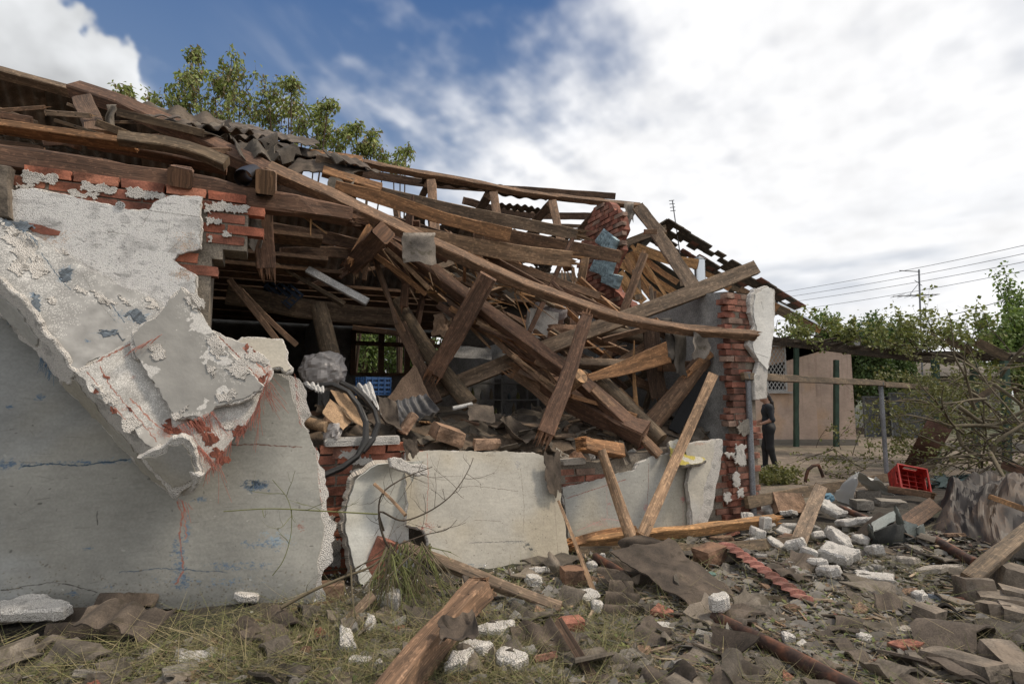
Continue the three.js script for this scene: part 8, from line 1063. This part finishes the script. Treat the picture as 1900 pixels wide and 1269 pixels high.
// pile of cut brush beside the rail
{
  const r = rng(711), mk = (name, lab, n, box, mat, len, rad, leaf, seed) => { const G = [], tips = []; for (let k = 0; k < n; k++) { const x = lerp(box[0], box[1], r()), y = lerp(box[2], box[3], r()), d = lerp(box[4], box[5], r()); const p = at(x, y, d); p.y = Math.max(p.y, 0.05); const [g, tp] = stems(p, V((r() - 0.5) * 2 - 0.3, (r() - 0.35) * 1.0, (r() - 0.5) * 0.8), len * (0.5 + r() * 0.8), rad * (0.5 + r()), 1, seed + k, { nb: 3, up: 0, sag: 0.25, wild: 0.3, fork: 0.9, per: leaf, spread: 0.12 }); G.push(g); tips.push(...tp); } const O = at((box[0] + box[1]) / 2, box[3], (box[4] + box[5]) / 2).setY(0), t = thing(name, lab, 'brush', O); const g = join(G); g.translate(-O.x, 0, -O.z); part('stem', g, mat, t); if (leaf && tips.length) { const l = leafCloud(tips, 0.07, gcol([[0.17, 0.175, 0.04], [0.14, 0.155, 0.038], [0.2, 0.19, 0.06]]), seed, { wide: 0.3 }); l.translate(-O.x, 0, -O.z); part('leaves', l, M.leaf, t); } };
  mk('brush_pile', 'great tangle of cut branches beside the garden rail', 60, [1785, 1990, 690, 880, 8.6, 11], M.twig, 1.1, 0.018, 2, 7200);
  mk('brush_pile', 'dark brush heap at the foot of the pergola posts', 60, [1770, 1990, 780, 890, 8.8, 11.5], M.twigDark, 0.9, 0.012, 2, 7500);
  mk('vine_tangle', 'leafy vine tangle hanging behind the red crate', 46, [1690, 1830, 670, 850, 10, 12.2], M.twigGreen, 0.9, 0.006, 16, 7800);
  mk('dry_bush', 'dry thorny bush on the bare yard behind the rail', 22, [1500, 1620, 830, 880, 10.5, 11.8], M.twigDark, 0.6, 0.007, 3, 8000);
  mk('yard_weeds', 'low green weeds at the foot of the first rail post', 40, [1405, 1470, 880, 895, 9.8, 10.8], M.twigGreen, 0.16, 0.003, 12, 8200);
  mk('twig_tangle', 'leafy twigs behind the second rail post', 26, [1640, 1720, 740, 880, 11, 12.5], M.twigDark, 0.9, 0.006, 8, 8400);
  for (const [lab, L] of [['thick bare bough lying over the brush pile', [[1780, 755, 9.4], [1840, 790, 9.2], [1905, 760, 9.0], [1960, 740, 9]]], ['pale bough crossing the brush pile at mid height', [[1760, 792, 9.2], [1830, 790, 9.1], [1900, 802, 9.0], [1970, 800, 9]]], ['forked pale root end at the front of the brush', [[1840, 850, 8.8], [1852, 820, 8.7], [1880, 800, 8.7], [1930, 770, 8.8]]], ['curved dark bough reaching down behind the crate', [[1775, 790, 9.6], [1790, 830, 9.5], [1830, 850, 9.3], [1900, 870, 9.2]]], ['long dark bough at the top of the brush', [[1820, 700, 9.8], [1870, 730, 9.5], [1950, 800, 9.2]]], ['fallen branch leaning from the brush to the ground', [[1838, 840, 8.6], [1860, 880, 8.2], [1890, 930, 7.6]]]]) { const p = L.map(q => { const v = at(...q); v.y = Math.max(v.y, 0.03); return v; }); const [g, c] = pole(p, 0.035, 0.018, { rough: 0.3, sides: 8 }); solo('dead_bough', lab, 'bough', g, M.twig, c); }
  plank('brush_board', 'pale board sticking out of the brush', 'board', [at(1800, 748, 9.6), at(1845, 720, 9.5)], 0.1, 0.04, M.drift); plank('brush_board', 'dark reddish board under the brush', 'board', [at(1860, 860, 8.9).setY(0.5), at(1960, 905, 8.5).setY(0.25)], 0.14, 0.05, M.red);
  const p = [[1495, 895], [1500, 872], [1518, 862], [1528, 885]].map((q, i) => at(q[0], q[1], 9.9)); p.forEach(q => q.y = Math.max(q.y, 0.02)); const [g, c] = pole(p, 0.03, 0.03, { sides: 8 }); solo('bent_hose', 'bent brown stem arching out of the yard soil', 'stem', g, M.rust, c);
}
// ---------------------------------------------------------------- person behind the pier
{
  const D = 11.9, base = at(1430, 871, D); base.y = 0; const S = 1.68 / 1.7;
  // local: x to the side the person faces is -x, y up, z towards the viewer
  const J = { hd: [-0.055, 1.56, 0], hd2: [-0.045, 1.63, 0], nk: [0.0, 1.44, 0], ch: [0.0, 1.28, 0], wa: [-0.005, 1.06, 0], hp: [0.01, 0.92, 0], sL: [0.0, 1.37, 0.17], sR: [0.0, 1.37, -0.17], eL: [0.045, 1.10, 0.23], wL: [-0.17, 1.015, 0.19], eR: [0.03, 1.10, -0.23], wR: [-0.18, 1.04, -0.17], tL: [0.0, 0.89, 0.09], kL: [0.0, 0.48, 0.10], aL: [0.09, 0.10, 0.10], tR: [0, 0.89, -0.09], kR: [-0.06, 0.48, -0.10], aR: [-0.08, 0.09, -0.10] };
  const bones = [['hd', 'hd2', 0.085, 0.088, 0], ['nk', 'hd', 0.05, 0.055, 0], ['ch', 'nk', 0.12, 0.055, 1], ['wa', 'ch', 0.105, 0.125, 1], ['hp', 'wa', 0.125, 0.11, 1], ['ch', 'sL', 0.11, 0.075, 1], ['ch', 'sR', 0.11, 0.075, 1], ['sL', 'eL', 0.068, 0.052, 1], ['eL', 'wL', 0.042, 0.03, 0], ['sR', 'eR', 0.068, 0.052, 1], ['eR', 'wR', 0.042, 0.03, 0], ['hp', 'tL', 0.12, 0.105, 2], ['hp', 'tR', 0.12, 0.105, 2], ['tL', 'kL', 0.102, 0.075, 2], ['kL', 'aL', 0.075, 0.055, 2], ['tR', 'kR', 0.102, 0.075, 2], ['kR', 'aR', 0.075, 0.055, 2]];
  const cap = (p, a, b, ra, rb) => { const ab = [b[0] - a[0], b[1] - a[1], b[2] - a[2]], ap = [p[0] - a[0], p[1] - a[1], p[2] - a[2]], t = clamp((ap[0] * ab[0] + ap[1] * ab[1] + ap[2] * ab[2]) / (ab[0] ** 2 + ab[1] ** 2 + ab[2] ** 2)); return Math.hypot(ap[0] - ab[0] * t, ap[1] - ab[1] * t, ap[2] - ab[2] * t) - lerp(ra, rb, t); };
  const mesh = (list, c, half, res, k, colf) => {
    const mc = new MarchingCubes(res, new THREE.MeshBasicMaterial(), false, false, 120000); mc.isolation = 0; const n = mc.size;
    for (let z = 0; z < n; z++) for (let y = 0; y < n; y++) for (let x = 0; x < n; x++) { const p = [c[0] + (x / n * 2 - 1) * half, c[1] + (y / n * 2 - 1) * half, c[2] + (z / n * 2 - 1) * half]; let d = 1; if (Math.abs(p[0] - c[0]) < 0.45 && Math.abs(p[2] - c[2]) < 0.45) for (const b of list) { const q = cap(p, b[0], b[1], b[2], b[3]); const h = clamp(0.5 + 0.5 * (d - q) / k); d = lerp(d, q, h) - k * h * (1 - h); } mc.field[x + y * n + z * n * n] = -d; }
    mc.update(); const cnt = mc.count ?? mc.geometry.drawRange.count, P = new Float32Array(mc.positionArray.slice(0, cnt * 3)), Nn = new Float32Array(mc.normalArray.slice(0, cnt * 3)), C = new Float32Array(cnt * 3);
    for (let i = 0; i < cnt; i++) { const q = [0, 1, 2].map(j => c[j] + P[i * 3 + j] * half); q.forEach((v, j) => P[i * 3 + j] = v); const col = colf(q); C.set(col, i * 3); }
    const g = new THREE.BufferGeometry(); g.setAttribute('position', new THREE.BufferAttribute(P, 3)); g.setAttribute('normal', new THREE.BufferAttribute(Nn, 3)); g.setAttribute('color', new THREE.BufferAttribute(C, 3)); g.setAttribute('uv', new THREE.BufferAttribute(new Float32Array(cnt * 2), 2)); return g;
  };
  const skin = [0.42, 0.24, 0.17], shirt = [0.018, 0.021, 0.026], pant = [0.014, 0.014, 0.016];
  const B1 = bones.map(b => [J[b[0]], J[b[1]], b[2], b[3], b[4]]);
  const body = mesh(B1, [0, 0.86, 0], 0.92, 92, 0.05, q => { let best = 9, id = 0; for (const b of B1) { const d = cap(q, b[0], b[1], b[2], b[3]); if (d < best) { best = d; id = b[4]; } } if (q[1] > 1.46) id = 0; if (id === 1 && q[1] < 0.96) id = 2; return [skin, shirt, pant][id]; });
  const hand = (w, s) => { const f = [[w, [w[0] - 0.07, w[1] - 0.01, w[2]], 0.03, 0.034]]; for (let i = 0; i < 4; i++) { const z = w[2] + (i - 1.5) * 0.02, L = [0.036, 0.042, 0.04, 0.032][i]; const a = [w[0] - 0.085, w[1] - 0.008, z], b = [a[0] - L, a[1] - 0.008, z * 0.5 + w[2] * 0.5 + (z - w[2]) * 0.5], c = [b[0] - L * 0.5, b[1] - L * 0.75, b[2]]; f.push([a, b, 0.0095, 0.009], [b, c, 0.009, 0.0075]); } f.push([[w[0] - 0.03, w[1] + 0.01, w[2] + s * 0.022], [w[0] - 0.07, w[1] + 0.02, w[2] + s * 0.045], 0.012, 0.01], [[w[0] - 0.07, w[1] + 0.02, w[2] + s * 0.045], [w[0] - 0.1, w[1] + 0.012, w[2] + s * 0.04], 0.01, 0.008]); return mesh(f, [w[0] - 0.07, w[1], w[2]], 0.13, 62, 0.008, () => skin); };
  const hx = -0.06, head = mesh([[[hx - 0.005, 1.575, 0], [hx, 1.63, 0], 0.078, 0.086], [[hx - 0.035, 1.53, 0], [hx - 0.02, 1.58, 0], 0.05, 0.066], [[hx - 0.09, 1.575, 0], [hx - 0.075, 1.605, 0], 0.012, 0.009], [[hx - 0.076, 1.542, -0.016], [hx - 0.076, 1.542, 0.016], 0.009, 0.009], [[hx - 0.07, 1.61, -0.03], [hx - 0.07, 1.61, -0.028], 0.014, 0.014], [[hx - 0.07, 1.61, 0.03], [hx - 0.07, 1.61, 0.028], 0.014, 0.014], [[hx + 0.012, 1.57, 0.078], [hx + 0.012, 1.6, 0.082], 0.012, 0.014], [[hx + 0.012, 1.57, -0.078], [hx + 0.012, 1.6, -0.082], 0.012, 0.014]], [hx, 1.59, 0], 0.16, 70, 0.018, q => q[0] < hx - 0.071 && Math.abs(q[1] - 1.542) < 0.011 ? [0.35, 0.13, 0.11] : (q[0] < hx - 0.074 && Math.abs(q[1] - 1.612) < 0.008 && Math.abs(Math.abs(q[2]) - 0.03) < 0.012) ? [0.05, 0.035, 0.03] : skin);
  const all = join([body, hand(J.wL, 1), hand(J.wR, -1), head]); const t = thing('person', 'person in black clothes with a long dark ponytail standing behind the brick pier', 'person', base); t.rotation.y = -0.25; t.scale.setScalar(S);
  part('body', all, std({ vertexColors: true, roughness: 0.8 }), t);
  part('hair', mesh([[[hx + 0.02, 1.62, 0], [hx + 0.025, 1.66, 0], 0.088, 0.075], [[hx + 0.06, 1.56, 0], [hx + 0.05, 1.62, 0], 0.06, 0.07], [[hx + 0.11, 1.60, 0.01], [hx + 0.15, 1.48, 0.03], 0.028, 0.034], [[hx + 0.15, 1.48, 0.03], [hx + 0.165, 1.34, 0.04], 0.034, 0.03], [[hx + 0.165, 1.34, 0.04], [hx + 0.15, 1.22, 0.05], 0.03, 0.012]], [hx + 0.06, 1.46, 0], 0.32, 70, 0.02, () => [0.022, 0.015, 0.011]), std({ vertexColors: true, roughness: 0.5 }), t);
  for (const a of [J.aL, J.aR]) {
    part('sock', mesh([[[a[0], 0.07, a[2]], [a[0], 0.15, a[2]], 0.042, 0.045]], [a[0], 0.1, a[2]], 0.12, 30, 0.01, () => [0.30, 0.30, 0.05]), std({ vertexColors: true }), t);
    const sh = part('shoe', mesh([[[a[0] + 0.03, 0.05, a[2]], [a[0] - 0.03, 0.06, a[2]], 0.042, 0.046], [[a[0] - 0.03, 0.05, a[2]], [a[0] - 0.14, 0.035, a[2]], 0.046, 0.034]], [a[0] - 0.05, 0.06, a[2]], 0.17, 44, 0.03, q => (q[0] < a[0] - 0.12 || (q[1] > 0.035 && q[1] < 0.062 && Math.abs(q[0] - a[0] + 0.04) < 0.035)) ? [0.7, 0.7, 0.68] : [0.02, 0.02, 0.022]), std({ vertexColors: true, roughness: 0.6 }), t);
    part('sole', mesh([[[a[0] + 0.03, 0.022, a[2]], [a[0] - 0.145, 0.02, a[2]], 0.044, 0.036]].map(b => b), [a[0] - 0.05, 0.02, a[2]], 0.17, 40, 0.01, () => [0.72, 0.72, 0.7]).scale(1, 0.42, 1).translate(0, 0.01, 0), std({ vertexColors: true, roughness: 0.6 }), sh);
  }
}
scene.traverse(o => { if (o.isMesh) { o.castShadow = true; o.receiveShadow = true; } });
renderer.render(scene, camera);
